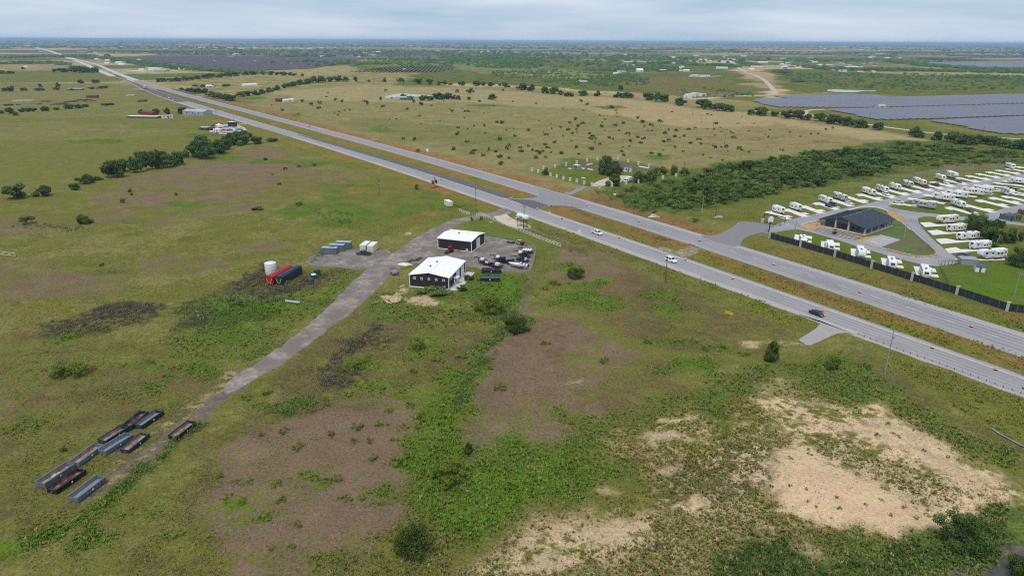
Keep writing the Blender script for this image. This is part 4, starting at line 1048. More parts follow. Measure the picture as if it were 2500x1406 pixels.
for k in range(45):
 x = _vr.uniform(1300, 2050); y = _vr.uniform(310, 400)
 if y > 430 - (x - 1300) * .06: continue
 _pasture.append((x, y, _vr.uniform(5, 11), _vr.uniform(3, 6.5)))
for (x, y, w, h) in _pasture:
 plant('bush' if _vr.random() < .7 else 'mesq', x, y, w, h, 'pasture_bush', 'small dark bush dotted about the tan pasture east of the highway', 'bush', 'bushes dotted about the tan pasture')
# scrub wood
def fill(poly, n, seed, mind):
 rng = np.random.default_rng(seed); P = np.array(poly, float); out_ = []
 x0, y0 = P.min(0); x1, y1 = P.max(0)
 X = rng.uniform(x0, x1, n * 40); Y = rng.uniform(y0, y1, n * 40)
 ok = poly_sd(P, X, Y) > 0
 for x, y in zip(X[ok], Y[ok]):
  if len(out_) >= n: break
  if any(abs(x - a) < mind and abs(y - b) < mind * .42 for a, b in out_): continue
  out_.append((float(x), float(y)))
 return sorted(out_, key=lambda q: q[1])
SCRUB = fill([(1600, 492), (1640, 470), (1690, 445), (1750, 418), (1840, 402), (1930, 394), (2000, 378), (2100, 372), (2175, 405), (2150, 432), (2060, 430), (2000, 455), (1920, 465), (1860, 482), (1780, 496), (1700, 512), (1640, 512)], 150, 8, 21)
for i, (x, y) in enumerate(SCRUB):
 dark = _vr.random() < (.38 if y > 478 or x > 1990 else .10)
 plant('oak' if dark else 'mesq', x, y, _vr.uniform(26, 46), _vr.uniform(17, 30) if dark else _vr.uniform(13, 22), 'scrub_tree',
          'dark tree crowded in the scrub wood beyond the highway' if dark else 'pale green mesquite crowded in the scrub wood beyond the highway', 'tree', 'dark trees of the scrub wood' if dark else 'mesquites of the scrub wood')
for i, (x, y) in enumerate(sorted(fill([(1990, 395), (2060, 372), (2200, 350), (2330, 362), (2500, 380), (2520, 400), (2400, 402), (2280, 408), (2180, 402)], 60, 9, 20))):
 plant('mesq', x, y, _vr.uniform(22, 40), _vr.uniform(7, 13), 'scrub_bush', '%s low pale mesquite from the west behind the trailer park' % ordinal(i), 'bush', 'low mesquites behind the trailer park')
for i, (x, y) in enumerate(sorted(fill([(1490, 478), (1560, 455), (1640, 440), (1660, 470), (1600, 490), (1640, 520), (1740, 540), (1720, 548), (1600, 520), (1530, 505)], 26, 10, 16))):
 plant('mesq', x, y, _vr.uniform(16, 30), _vr.uniform(5, 10), 'verge_bush', '%s low weedy bush from the west below the compound posts' % ordinal(i), 'bush', 'weedy bushes below the compound')
# weed clumps on the bare foreground and rough ground
_wc = [(877, 1040), (870, 1045), (935, 1035), (965, 1070), (920, 1120), (970, 1130), (820, 1165), (800, 1172), (610, 1175), (685, 1220), (650, 1265), (730, 1280), (855, 1215), (885, 1215), (835, 1215), (720, 1330), (665, 1335), (440, 1305), (750, 985), (690, 1000), (930, 945), (955, 1000), (850, 960), (780, 900),
       (1010, 905), (1220, 940), (1215, 945), (930, 1350), (560, 1210), (590, 1220), (540, 1160), (640, 1060), (700, 1050), (730, 1090), (800, 1060), (1070, 880), (1060, 920), (1120, 870), (1000, 990), (1030, 1010), (575, 1170), (680, 1180), (860, 1075), (905, 1075), (600, 970), (650, 960),
       (1720, 850), (1760, 845), (1690, 830), (1580, 830), (1600, 905), (1480, 880), (1820, 860), (1330, 700), (1360, 690), (2120, 890), (1330, 835)]
for i, (x, y) in enumerate(sorted(_wc)):
 plant('weed', x + _vr.uniform(-6, 6), y + 8, _vr.uniform(18, 40), _vr.uniform(10, 18), 'weed_clump', '%s yellow-green weed clump from the west on the bare foreground' % ordinal(i), 'weed', 'weed clumps on the bare foreground')
_sc = fill([(1640, 1010), (1850, 960), (1980, 990), (2140, 1000), (2300, 1100), (2440, 1200), (2300, 1260), (2140, 1320), (1900, 1260), (1700, 1200), (1580, 1120)], 70, 12, 22)
for i, (x, y) in enumerate(sorted(_sc)):
 plant('weed', x, y, _vr.uniform(7, 20), _vr.uniform(4, 9), 'weed_clump', '%s small weed clump from the west on the sandy lot' % ordinal(i), 'weed', 'weed clumps on the sandy lot')

# ------------------------------------------------------------------ grass and low herbage (uncountable)
def tint_mat(name):
 m = bpy.data.materials.new(name); m.use_nodes = True
 t = m.node_tree; b = t.nodes['Principled BSDF']; b.inputs['Roughness'].default_value = .9; b.inputs['Specular IOR Level'].default_value = .05
 a = t.nodes.new('ShaderNodeAttribute'); a.attribute_name = 'tint'
 n = t.nodes.new('ShaderNodeTexNoise'); n.inputs['Scale'].default_value = .4; n.inputs['Detail'].default_value = 3
 co = t.nodes.new('ShaderNodeTexCoord'); t.links.new(co.outputs['Object'], n.inputs['Vector'])
 r = t.nodes.new('ShaderNodeMapRange'); r.inputs['To Min'].default_value = .7; r.inputs['To Max'].default_value = 1.3; t.links.new(n.outputs[0], r.inputs['Value'])
 mx = t.nodes.new('ShaderNodeMix'); mx.data_type = 'RGBA'; mx.blend_type = 'MULTIPLY'; mx.inputs['Factor'].default_value = 1
 t.links.new(a.outputs['Color'], mx.inputs['A']); t.links.new(r.outputs[0], mx.inputs['B']); t.links.new(mx.outputs['Result'], b.inputs['Base Color'])
 return m
M_TINT = tint_mat('herbage')
KEEP_OFF = []     # polygons (ground metres) where no grass grows
def keep_off(pts, world=False):
 g = pts if world else ats(pts)
 KEEP_OFF.append(np.array([(p.x, p.y) for p in g]))
for rd in (RN, RF):
 KEEP_OFF.append(np.array([tuple(rd.pt(s, -.06)[:2]) for s in rd.ss[40::6]] + [tuple(rd.pt(s, 1.06)[:2]) for s in rd.ss[40::6][::-1]]))
keep_off(TRACK_L + TRACK_R[::-1])
for pts in ([(975, 645), (1050, 584), (1110, 566), (1165, 573), (1262, 588), (1300, 600), (1308, 615), (1303, 640), (1293, 668), (1150, 657), (985, 652)], [(740, 636), (790, 612), (960, 608), (940, 645), (890, 662), (760, 652)],
   [(1060, 612), (1075, 560), (1180, 565), (1180, 600), (1152, 618)], [(990, 702), (1000, 650), (1060, 620), (1140, 640), (1150, 672), (1100, 714)], [(1945, 765), (2010, 785), (1950, 840), (1975, 848), (2095, 820)],
   [(1695, 570), (1800, 535), (1900, 550), (1812, 608)], [(1875, 560), (2520, 395), (2520, 780), (2340, 730), (2130, 660), (1950, 600)], [(1598, 600), (1716, 598), (1690, 630), (1640, 624)], [(1200, 518), (1250, 512), (1300, 552), (1250, 558)], [(1236, 484), (1310, 455), (1445, 500), (1345, 506), (1300, 515)]):
 keep_off(pts)
def off_mask(x, y):
 m = np.zeros(x.shape, bool)
 for P in KEEP_OFF:
  b = (x > P[:, 0].min()) & (x < P[:, 0].max()) & (y > P[:, 1].min()) & (y < P[:, 1].max())
  if b.any(): m[b] |= poly_sd(P, x[b], y[b]) > 0
 return m

def herbage(name, n, y0, y1, hmin, hmax, seed, blades, label, power=1.0, vmin=.0):
 rng = np.random.default_rng(seed)
 y = y0 * (y1 / y0) ** rng.uniform(0, 1, n)
 x = rng.uniform(-1, 1, n) * (y * .80 + 8)
 A, B, cov, veg = eval_paint(x, y)
 pat = fbm(x, y, 7, 4, 71, .6)
 keep = (rng.uniform(0, 1, n) < np.clip(veg * (1.9 * sstep(.30, .66, pat) + .15), 0, 1)) & (veg > vmin) & ~off_mask(x, y)
 x, y, A, B, veg = x[keep], y[keep], A[keep], B[keep], veg[keep]
 n = len(x)
 z = ground_z(x, y)
 # grass colour: the greener of both covers
 ga = A[:, 1] - A[:, 0]; gb = B[:, 1] - B[:, 0]
 g = np.where((ga > gb)[:, None], A, B)
 g = np.where((np.maximum(ga, gb) < -.01)[:, None], np.array(OLIVE) * 1.05, g)
 col = g * rng.uniform(1.05, 1.9, (n, 1)) * (1 + rng.normal(0, .07, (n, 3)))
 dry = rng.uniform(0, 1, n) < .14
 col[dry] = np.array(DRY) * rng.uniform(.7, 1.2, (dry.sum(), 1))
 h = rng.uniform(hmin, hmax, n) * (.6 + .7 * veg)
 k = blades
 th = rng.uniform(0, 2 * math.pi, (n, k)); lean = rng.uniform(.35, 1.0, (n, k)); wdt = h[:, None] * rng.uniform(.22, .42, (n, k))
 r0 = h[:, None] * rng.uniform(0, .45, (n, k)); t0 = rng.uniform(0, 2 * math.pi, (n, k))
 bx = x[:, None] + r0 * np.cos(t0); by = y[:, None] + r0 * np.sin(t0); bz = np.repeat(z[:, None], k, 1) - .02
 px_ = -np.sin(th) * wdt; py_ = np.cos(th) * wdt
 tx = bx + np.cos(th) * lean * h[:, None] * .7; ty = by + np.sin(th) * lean * h[:, None] * .7; tz = bz + h[:, None] * rng.uniform(.6, 1.1, (n, k))
 co = np.stack([np.stack([bx - px_, by - py_, bz], -1), np.stack([bx + px_, by + py_, bz], -1), np.stack([tx, ty, tz], -1)], 2).reshape(-1, 3)
 tri = np.arange(len(co)).reshape(-1, 3)
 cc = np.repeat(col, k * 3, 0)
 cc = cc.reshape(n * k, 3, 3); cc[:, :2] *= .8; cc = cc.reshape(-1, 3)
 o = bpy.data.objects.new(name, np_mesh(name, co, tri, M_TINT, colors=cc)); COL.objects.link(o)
 tag(o, label, None, None, 'stuff')
 return n
herbage('grass', 210000, 82, 330, .14, .36, 5, 4, 'rough grass covering the fields')
herbage('weeds', 40000, 82, 300, .25, .6, 6, 8, 'taller weeds growing in the green patches', vmin=.55)

# dead brush thickets
def brush(name, polys, n, hmin, hmax, seed, m, label, size=.2):
 rng = np.random.default_rng(seed); rr = random.Random(seed)
 cs = []; rs = []
 for poly, k in polys:
  for (x, y) in fill(poly, k, rr.randint(0, 9999), 3):
   p = at(x, y); h = rng.uniform(hmin, hmax); cs.append((p.x, p.y, h * .35)); rs.append((h * rng.uniform(.7, 1.4), h * rng.uniform(.7, 1.4), h * .6))
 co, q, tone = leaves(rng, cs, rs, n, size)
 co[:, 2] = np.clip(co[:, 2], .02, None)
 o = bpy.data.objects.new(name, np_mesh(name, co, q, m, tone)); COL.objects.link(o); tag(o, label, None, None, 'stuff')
brush('dead_brush', [([(790, 905), (830, 850), (900, 810), (950, 785), (940, 800), (880, 850), (820, 900)], 70), ([(770, 915), (850, 900), (870, 940), (800, 960)], 30), ([(150, 800), (260, 745), (400, 745), (300, 800), (180, 822)], 70),
                     ([(0, 552), (120, 548), (180, 555), (60, 562)], 20), ([(150, 556), (205, 552), (200, 562), (160, 566)], 14), ([(600, 660), (660, 640), (650, 690), (560, 720)], 40), ([(700, 690), (790, 660), (800, 675), (730, 712), (640, 725)], 60), ([(540, 720), (700, 715), (690, 735), (560, 750)], 40), ([(60, 885), (130, 880), (240, 895), (200, 925), (100, 925)], 24)],
      9000, .5, 1.3, 61, ML_DRYB, 'grey-brown dead brush thickets')
brush('green_brush', [([(460, 790), (560, 730), (690, 720), (700, 760), (600, 800), (480, 815)], 90), ([(990, 505), (1090, 520), (1080, 500)], 6), ([(1095, 498), (1160, 508), (1170, 520), (1130, 520)], 24), ([(720, 500), (860, 520), (860, 545), (790, 540)], 40), ([(790, 545), (880, 530), (860, 560)], 24),
                      ([(760, 640), (790, 605), (800, 612), (755, 652)], 20), ([(660, 690), (720, 690), (720, 712), (660, 712)], 16), ([(1100, 1010), (1130, 920), (1200, 820), (1260, 790), (1240, 830), (1160, 930), (1130, 1010)], 80), ([(260, 1215), (340, 1140), (430, 1070), (490, 1030), (500, 1040), (430, 1090), (330, 1180), (270, 1235)], 80), ([(1160, 760), (1240, 730), (1270, 770), (1200, 800)], 50), ([(1380, 610), (1420, 605), (1440, 625), (1390, 622)], 16),
                      ([(2200, 1320), (2330, 1300), (2480, 1310), (2400, 1390), (2200, 1400)], 60), ([(640, 1000), (760, 960), (830, 980), (720, 1020)], 50), ([(820, 900), (900, 870), (900, 900), (840, 915)], 30)],
      13000, .5, 1.5, 62, ML_MID, 'low green brush along ditches and thickets')

brush('scrub_underbrush', [([(1580, 500), (1640, 466), (1690, 441), (1750, 414), (1840, 400), (1930, 392), (2000, 378), (2100, 372), (2175, 405), (2150, 432), (2060, 430), (2000, 455), (1920, 467), (1860, 484), (1780, 500), (1700, 516), (1640, 516)], 330), ([(1990, 398), (2100, 366), (2250, 352), (2500, 378), (2520, 402), (2280, 410), (2180, 404)], 160), ([(1450, 470), (1560, 452), (1640, 440), (1600, 520), (1530, 508)], 70)],
      11000, 1.4, 3.2, 63, ML_MID, 'low green underbrush of the scrub wood', .5)

# ================================================================== COMMON PAINTS
W_ = mat('white_paint', (.80, .80, .78), .5, var=.05, dirt=(.62, .6, .55), dirt_amt=.2)
M_ROOFW = mat('white_metal_roof', (.93, .905, .87), .45, var=.03, scale=.4)
M_CREAM = mat('cream_paint', (.74, .70, .55), .6, var=.06, dirt=(.5, .42, .3), dirt_amt=.25)
M_WALLB = mat('dark_brown_siding', (.036, .027, .028), .6, var=.10, scale=.8)
M_BLACK = mat('black_paint', (.016, .016, .018), .5, var=.2, dirt=(.06, .05, .045), dirt_amt=.2)
M_RUBBER = mat('tyre_rubber', (.02, .02, .02), .9, var=.2)
M_GLASS = mat('dark_glass', (.02, .025, .03), .12, var=.05, spec=.6)
M_STEEL = mat('grey_steel', (.30, .31, .32), .5, metal=.4, var=.12, dirt=(.2, .16, .12), dirt_amt=.3)
M_GALV = mat('galvanised_steel', (.46, .48, .50), .4, metal=.5, var=.08)
M_BLUEG = mat('blue_grey_container', (.13, .18, .23), .6, var=.12, scale=1, dirt=(.17, .10, .06), dirt_amt=.22, dscale=.6)
M_BLUEL = mat('pale_blue_grey_roof', (.36, .43, .50), .6, var=.10, scale=.6, dirt=(.42, .16, .05), dirt_amt=.12, dscale=.35)
M_NAVY = mat('navy_container', (.020, .036, .058), .5, var=.12, dirt=(.05, .05, .05), dirt_amt=.25)
M_RUST = mat('rusty_floor', (.24, .125, .085), .95, var=.35, scale=.8, dirt=(.40, .33, .28), dirt_amt=.5, dscale=.5)
M_RUSTD = mat('dark_rusty_floor', (.12, .035, .028), .9, var=.4, scale=.8, dirt=(.30, .22, .18), dirt_amt=.35, dscale=.6)
M_DECKG = mat('grey_floor', (.24, .26, .28), .9, var=.2, scale=.7, dirt=(.30, .24, .2), dirt_amt=.3)
M_RED = mat('red_paint', (.42, .020, .028), .5, var=.10, dirt=(.25, .05, .04), dirt_amt=.2)
M_YEL = mat('yellow_paint', (.72, .50, .035), .5, var=.08)
M_ORANGE = mat('orange_plastic', (.78, .13, .030), .55, var=.06)
M_REFL = mat('reflective_white', (.85, .80, .78), .4, var=.04)
M_WOOD = mat('weathered_wood', (.17, .145, .125), .95, var=.25, scale=2)
M_GREENT = mat('dark_green_plastic', (.015, .075, .058), .45, var=.12)
M_POLYW = mat('white_poly_tank', (.78, .78, .76), .5, var=.04)
M_STONE = mat('pale_stone', (.50, .46, .41), .9, var=.18, scale=2, bump=.4)
M_TANST = mat('tan_limestone', (.50, .36, .22), .9, var=.22, scale=1.2, bump=.5)
M_DKROOF = mat('slate_metal_roof', (.050, .062, .080), .5, var=.08, scale=.5)
M_GREYW = mat('grey_siding', (.10, .105, .115), .7, var=.08)
M_CHROME = mat('chrome', (.6, .6, .6), .25, metal=.9, var=.04)
M_TEXTD = mat('lettering_green', (.12, .42, .36), .6, var=.05)

def heading(a, b):
 """angle of the ground direction from photo spot a to photo spot b"""
 p, q = at(*a), at(*b); return math.atan2(q.y - p.y, q.x - p.x)
def mid(a, b):
 p, q = at(*a), at(*b); return (p + q) / 2

def wheel(parent, x, y, r, w, name='wheel', seg=14):
 key = ('wheel', round(r, 3), round(w, 3))
 if key not in MATS:
  t = MB().lathe([(r * .55, -w / 2), (r * .92, -w / 2), (r, -w * .32), (r, w * .32), (r * .92, w / 2), (r * .55, w / 2)], seg, axis='y').mesh('tyre', M_RUBBER, True)
  k = MB().lathe([(r * .12, -w * .52), (r * .5, -w * .45), (r * .57, -w * .35), (r * .57, w * .35), (r * .5, w * .45), (r * .12, w * .52)], seg, axis='y').mesh('rim', M_GALV, True)
  MATS[key] = (t, k)
 t, k = MATS[key]
 o = bpy.data.objects.new(name, t); COL.objects.link(o); o.parent = parent; o.location = (x, y, r)
 c = bpy.data.objects.new('rim', k); COL.objects.link(c); c.parent = o
 return o

def ring(x, w, z0, z1, ch=.12):
 """body cross-section at x: eight points, chamfered"""
 return [(x, -w, z0), (x, -w, z1 - ch), (x, -w + ch, z1), (x, w - ch, z1), (x, w, z1 - ch), (x, w, z0), (x, w - ch, z0 - .02), (x, -w + ch, z0 - .02)]

def pane(mb, quad, n=.012):
 a, b, c, d = [Vector(p) for p in quad]; nr = (b - a).cross(d - a).normalized() * n
 mb.add([a + nr, b + nr, c + nr, d + nr, a - nr, b - nr, c - nr, d - nr], [(0, 1, 2, 3), (7, 6, 5, 4), (0, 4, 5, 1), (1, 5, 6, 2), (2, 6, 7, 3), (3, 7, 4, 0)])

def car(kind, label, px, py, toward, col, cat=None, group=None, z=0.0, name=None, scale=1.0):
 """a road vehicle; x forward"""
 p = at(px, py); q = at(*toward)
 rz = math.atan2(q.y - p.y, q.x - p.x)
 nm = name or {'sedan': 'sedan_car', 'suv': 'sport_utility_car', 'pickup': 'pickup_truck', 'box': 'box_truck'}[kind]
 t = thing(nm, label, cat or {'sedan': 'car', 'suv': 'car', 'pickup': 'truck', 'box': 'truck'}[kind], (p.x, p.y, z), rz, group)
 t.scale = (scale,) * 3
 pm = mat('car_paint_%.2f_%.2f_%.2f' % col, col, .3, var=.03, spec=.5)
 if kind == 'sedan':
  L, w, zb, zh, r = 4.8, .9, .22, .92, .33; cb = (-1.75, 1.35); ct = (-1.05, .45); zt = 1.44
  xs = [(-2.4, .78, .45, .80), (-2.25, .88, .26, .95), (-1.2, .91, .22, .98), (1.1, .91, .22, .95), (2.0, .88, .24, .80), (2.4, .74, .34, .62)]
 elif kind == 'suv':
  L, w, zb, zh, r = 5.1, .98, .28, 1.05, .38; cb = (-2.42, 1.25); ct = (-2.15, .55); zt = 1.86
  xs = [(-2.55, .90, .50, 1.0), (-2.45, .97, .32, 1.10), (-1.2, .99, .28, 1.12), (1.1, .99, .28, 1.10), (2.2, .96, .30, 1.02), (2.55, .82, .45, .82)]
 elif kind == 'pickup':
  L, w, zb, zh, r = 5.8, 1.0, .36, 1.08, .40; cb = (-.75, 1.50); ct = (-.55, .85); zt = 1.88
  xs = [(-2.9, .96, .50, 1.06), (-2.85, 1.0, .42, 1.12), (-.8, 1.0, .36, 1.12), (1.4, 1.0, .36, 1.14), (2.6, .97, .38, 1.06), (2.9, .86, .5, .90)]
 else:
  L, w, zb, zh, r = 6.8, 1.0, .45, 1.25, .42; cb = (1.1, 3.0); ct = (1.1, 2.5); zt = 2.2
  xs = [(1.0, 1.0, .45, 1.25), (2.0, 1.0, .45, 1.28), (3.2, .98, .45, 1.2), (3.4, .9, .5, 1.05)]
 b = MB().loft([ring(x, ww, a, c) for (x, ww, a, c) in xs])
 if kind == 'pickup':
  b = MB().loft([ring(x, ww, a, c) for (x, ww, a, c) in xs[2:]])
  b.box(-2.9, -.8, -1.0, -.88, .45, 1.12).box(-2.9, -.8, .88, 1.0, .45, 1.12).box(-2.9, -2.8, -.88, .88, .5, 1.1)
 b.build('body', pm, t)
 if kind == 'pickup': MB().box(-2.8, -.8, -.88, .88, .5, .62).build('bed', M_BLACK, t)
 if kind == 'box':
  MB().box(-3.4, .95, -1.15, 1.15, .85, 3.0).build('cargo_box', W_, t)
  MB().box(-3.3, 1.0, -.5, .5, .45, .85).build('chassis', M_BLACK, t)
  MB().box(-3.44, -3.4, -1.05, 1.05, .95, 2.9).build('rear_door', M_GALV, t)
 wb, wt = w * .95, w * .80
 zh_ = zh - .02
 B = [(cb[0], -wb, zh_), (cb[1], -wb, zh_), (cb[1], wb, zh_), (cb[0], wb, zh_)]
 T = [(ct[0], -wt, zt), (ct[1], -wt, zt), (ct[1], wt, zt), (ct[0], wt, zt)]
 MB().add(B + T, [(4, 5, 6, 7), (0, 1, 5, 4), (1, 2, 6, 5), (2, 3, 7, 6), (3, 0, 4, 7)]).build('cabin', pm, t)
 def lerp(a, b_, k): return tuple(a[i] + (b_[i] - a[i]) * k for i in range(3))
 def inset(q, e=.10):
  a, b_, c, d = q
  def bl(u, v): return lerp(lerp(a, b_, u), lerp(d, c, u), v)
  return [bl(e, .12), bl(1 - e, .12), bl(1 - e, .88), bl(e, .88)]
 m = MB(); pane(m, inset([B[1], B[2], T[2], T[1]], .06)); m.build('windshield', M_GLASS, t)
 if kind != 'box':
  m = MB(); pane(m, inset([B[3], B[0], T[0], T[3]], .1)); m.build('rear_window', M_GLASS, t)
 for s, q in ((1, [B[0], B[1], T[1], T[0]]), (2, [B[2], B[3], T[3], T[2]])):
  a, b_, c, d = q
  def bl(u, v): return lerp(lerp(a, b_, u), lerp(d, c, u), v)
  for (u0, u1) in ((.06, .47), (.53, .94)):
   m = MB(); pane(m, [bl(u0, .12), bl(u1, .12), bl(u1, .86), bl(u0, .86)]); m.build('side_window', M_GLASS, t)
 ax = {'sedan': (-1.45, 1.45), 'suv': (-1.5, 1.5), 'pickup': (-1.85, 1.85), 'box': (-2.1, 2.4)}[kind]
 for x in ax:
  for s in (-1, 1): wheel(t, x, s * (w - .08), r, .24)
 fx = xs[-1][0]; fz = (xs[-1][2] + xs[-1][3]) / 2 + .06
 for s in (-1, 1):
  MB().box(fx - .12, fx + .015, s * .5 - .17, s * .5 + .17, fz, fz + .16).build('headlight', M_REFL, t)
  bx = xs[0][0] if kind != 'box' else -3.46
  bz = .78 if kind in ('sedan',) else (.85 if kind != 'box' else .9)
  MB().box(bx - .02, bx + .1, s * (w * .82) - .12, s * (w * .82) + .1, bz - .1, bz + .14).build('taillight', M_RED, t)
 return t

# ------------------------------------------------------------------ road traffic
RZ = .23
car('pickup', 'white pickup truck driving past the raised tank', 1458, 573, (1520, 596), (.80, .80, .80), z=RZ)
car('suv', 'white sport utility car passing the gravel median cut', 1638, 640, (1720, 670), (.82, .82, .82), z=RZ)
car('sedan', 'dark grey sedan near the field entrance', 1993, 770, (2060, 796), (.018, .022, .026), z=RZ)
car('sedan', 'white car leading three along the far carriageway', 780, 319, (700, 297), (.72, .74, .78), z=RZ, group='three cars on the far carriageway')
car('sedan', 'silver car in the middle of three on the far carriageway', 755, 311, (680, 291), (.50, .52, .55), z=RZ, group='three cars on the far carriageway')
car('suv', 'pale car last of three on the far carriageway', 726, 302, (660, 284), (.70, .72, .74), z=RZ, group='three cars on the far carriageway')
car('box', 'white box truck far along the near carriageway', 355, 217.5, (330, 207), (.8, .8, .8), z=RZ, scale=1.7)
car('sedan', 'white car where the dark asphalt turns pale, farther one', 412, 240.5, (470, 260), (.8, .8, .8), z=RZ)
car('sedan', 'white car where the dark asphalt turns pale, nearer one', 423, 245, (470, 260), (.8, .8, .8), z=RZ)

# ------------------------------------------------------------------ shop buildings
def frame_of(p0, p1, p2):
 """origin p0, x towards p1, y towards p2 (made square): returns matrix bits"""
 a, b, c = at(*p0), at(*p1), at(*p2)
 x = (b - a); lx = x.length; x.normalize(); y = Vector((-x.y, x.x, 0))
 ly = (c - b).dot(y)
 return a, math.atan2(x.y, x.x), lx, ly

def shop(label, p0, p1, p2, eave, ridge, along, near):
 a, rz, lx, ly = frame_of(p0, p1, p2)
 t = thing('metal_shop', label, 'building', (a.x, a.y, .12), rz)
 MB().box(-.35, lx + .35, -.35, ly + .35, -.12, .10).build('slab', m_conc, t)
 z0 = .10
 o = .30
 if along == 'y':     # ridge front to back, gable faces front
  prof = [(0, z0), (lx, z0), (lx, eave), (lx / 2, ridge), (0, eave)]
  w = MB().prism(prof, 0, ly, 'y').build('wall', M_WALLB, t)
  sl = (ridge - eave) / (lx / 2)
  for s in (0, 1):
   x0, x1 = (-o, lx / 2) if s == 0 else (lx / 2, lx + o)
   zA = eave - o * sl + .10 if s == 0 else ridge + .10; zB = ridge + .10 if s == 0 else eave - o * sl + .10
   MB().add([(x0, -o, zA), (x1, -o, zB), (x1, ly + o, zB), (x0, ly + o, zA), (x0, -o, zA - .14), (x1, -o, zB - .14), (x1, ly + o, zB - .14), (x0, ly + o, zA - .14)],
                     [(0, 1, 2, 3), (7, 6, 5, 4), (0, 4, 5, 1), (1, 5, 6, 2), (2, 6, 7, 3), (3, 7, 4, 0)]).build('roof_slope', M_ROOFW, t)
 else:
  prof = [(0, z0), (ly, z0), (ly, eave), (ly / 2, ridge), (0, eave)]
  w = MB().prism(prof, 0, lx, 'x').build('wall', M_WALLB, t)
  sl = (ridge - eave) / (ly / 2)
  for s in (0, 1):
   y0, y1 = (-o, ly / 2) if s == 0 else (ly / 2, ly + o)
   zA = eave - o * sl + .10 if s == 0 else ridge + .10; zB = ridge + .10 if s == 0 else eave - o * sl + .10
   MB().add([(-o, y0, zA), (lx + o, y0, zA), (lx + o, y1, zB), (-o, y1, zB), (-o, y0, zA - .14), (lx + o, y0, zA - .14), (lx + o, y1, zB - .14), (-o, y1, zB - .14)],
                     [(0, 1, 2, 3), (7, 6, 5, 4), (0, 4, 5, 1), (1, 5, 6, 2), (2, 6, 7, 3), (3, 7, 4, 0)]).build('roof_slope', M_ROOFW, t)
 if along == 'y':
  MB().box(lx / 2 - .2, lx / 2 + .2, -o - .02, ly + o + .02, ridge + .104, ridge + .15).build('ridge_cap', M_ROOFW, t)
  for x in (-o - .12, lx + o): MB().box(x, x + .12, -o, ly + o, eave - .22, eave - .08).build('gutter', M_GALV, t)
 else:
  MB().box(-o - .02, lx + o + .02, ly / 2 - .2, ly / 2 + .2, ridge + .104, ridge + .15).build('ridge_cap', M_ROOFW, t)
  for y in (-o - .12, ly + o): MB().box(-o, lx + o, y, y + .12, eave - .22, eave - .08).build('gutter', M_GALV, t)
 # ribs of the siding: raised vertical battens joined to one part per wall
 for (n, ln, f) in ((int(lx / .9), lx, lambda k: (k, k + .06, -.03, -.002)), (int(ly / .9), ly, lambda k: (lx + .002, lx + .03, k, k + .06))):
  m = MB()
  for i in range(1, n): m.box(*f(ln * i / n), z0, eave - .12)
  s = m.build('siding_ribs', M_WALLB, t); s['kind'] = 'stuff'
 # corner and eave trim
 for (x, y) in ((0, 0), (lx, 0), (lx, ly), (0, ly)):
  MB().box(x - .12, x + .12, y - .12, y + .12, z0, eave - .08).build('corner_trim', W_, t)
 MB().box(-.05, lx + .05, -.06, -.035, z0, z0 + .14).build('base_trim', W_, t)
 MB().box(lx + .035, lx + .06, -.05, ly + .05, z0, z0 + .14).build('base_trim', W_, t)
 def rollup(y0, y1, h):
  d = MB().box(lx + .035, lx + .075, y0, y1, z0 + .02, h).build('roll_up_door', M_POLYW, t)
  m = MB()
  k = z0 + .5
  while k < h - .2: m.box(lx + .076, lx + .085, y0 + .04, y1 - .04, k, k + .05); k += .55
  m.build('door_ribs', M_GALV, d)
 def win(x, y, z, side):
  s = .42
  if side == 'f':
   fr = MB().box(x - s, x + s, -.075, -.035, z - s, z + s).build('window', W_, t)
   MB().box(x - s * .55, x + s * .55, -.09, -.076, z - s * .55, z + s * .55).build('pane', M_GLASS, fr)
  else:
   fr = MB().box(lx + .035, lx + .075, y - s, y + s, z - s, z + s).build('window', W_, t)
   MB().box(lx + .076, lx + .09, y - s * .55, y + s * .55, z - s * .55, z + s * .55).build('pane', M_GLASS, fr)
 if near:
  for k in range(5): win(lx * (.13 + .185 * k), 0, eave - 1.05, 'f')
  for k in range(3): win(0, ly * (.06 + .085 * k), eave - .95, 's')
  rollup(ly * .44, ly * .63, eave - .45); rollup(ly * .72, ly * .92, eave - .45)
  d = MB().box(lx + .035, lx + .08, ly * .30, ly * .37, z0 + .02, 2.2).build('entrance_door', W_, t)
  MB().box(lx + .1, lx + 1.6, ly * .26, ly * .40, 2.45, 2.6).build('awning', W_, t)
  MB().box(lx + .08, lx + .6, -.0, ly * .2, z0, z0).v and None
  MB().box(lx * .86, lx * .93, -.75, -.15, z0, z0 + 1.15).build('cooling_unit', M_GALV, t)
  MB().box(-1.9, -.36, ly * .22, ly * .48, 2.9, 3.05).build('side_canopy', M_ROOFW, t)
  MB().box(-1.85, -1.75, ly * .23, ly * .24 + .1, -.1, 2.9).build('canopy_post', W_, t)
  MB().box(-1.85, -1.75, ly * .46, ly * .47 + .1, -.1, 2.9).build('canopy_post', W_, t)
  MB().box(lx + .36, lx + 3.6, -.2, ly + .4, -.11, .04).build('apron', m_conc, t)
  vents = [(lx * .36, ly * .38), (lx * .42, ly * .62)]
 else:
  rollup(ly * .36, ly * .64, eave - .35)
  MB().box(-.5, -.14, 1.2, 2.2, 2.6, 2.75).build('door_hood', W_, t)
  MB().box(lx + .36, lx + 2.2, ly * .1, ly * .9, -.11, .02).build('apron', m_conc, t)
  for (u0, u1) in ((.10, .30), (.70, .90)): 
   MB().box(lx + .035, lx + .055, ly * u0, ly * u1, .9, 2.1).build('wall_panel', M_BLACK, t)
  vents = [(lx * .45, ly * .45)]
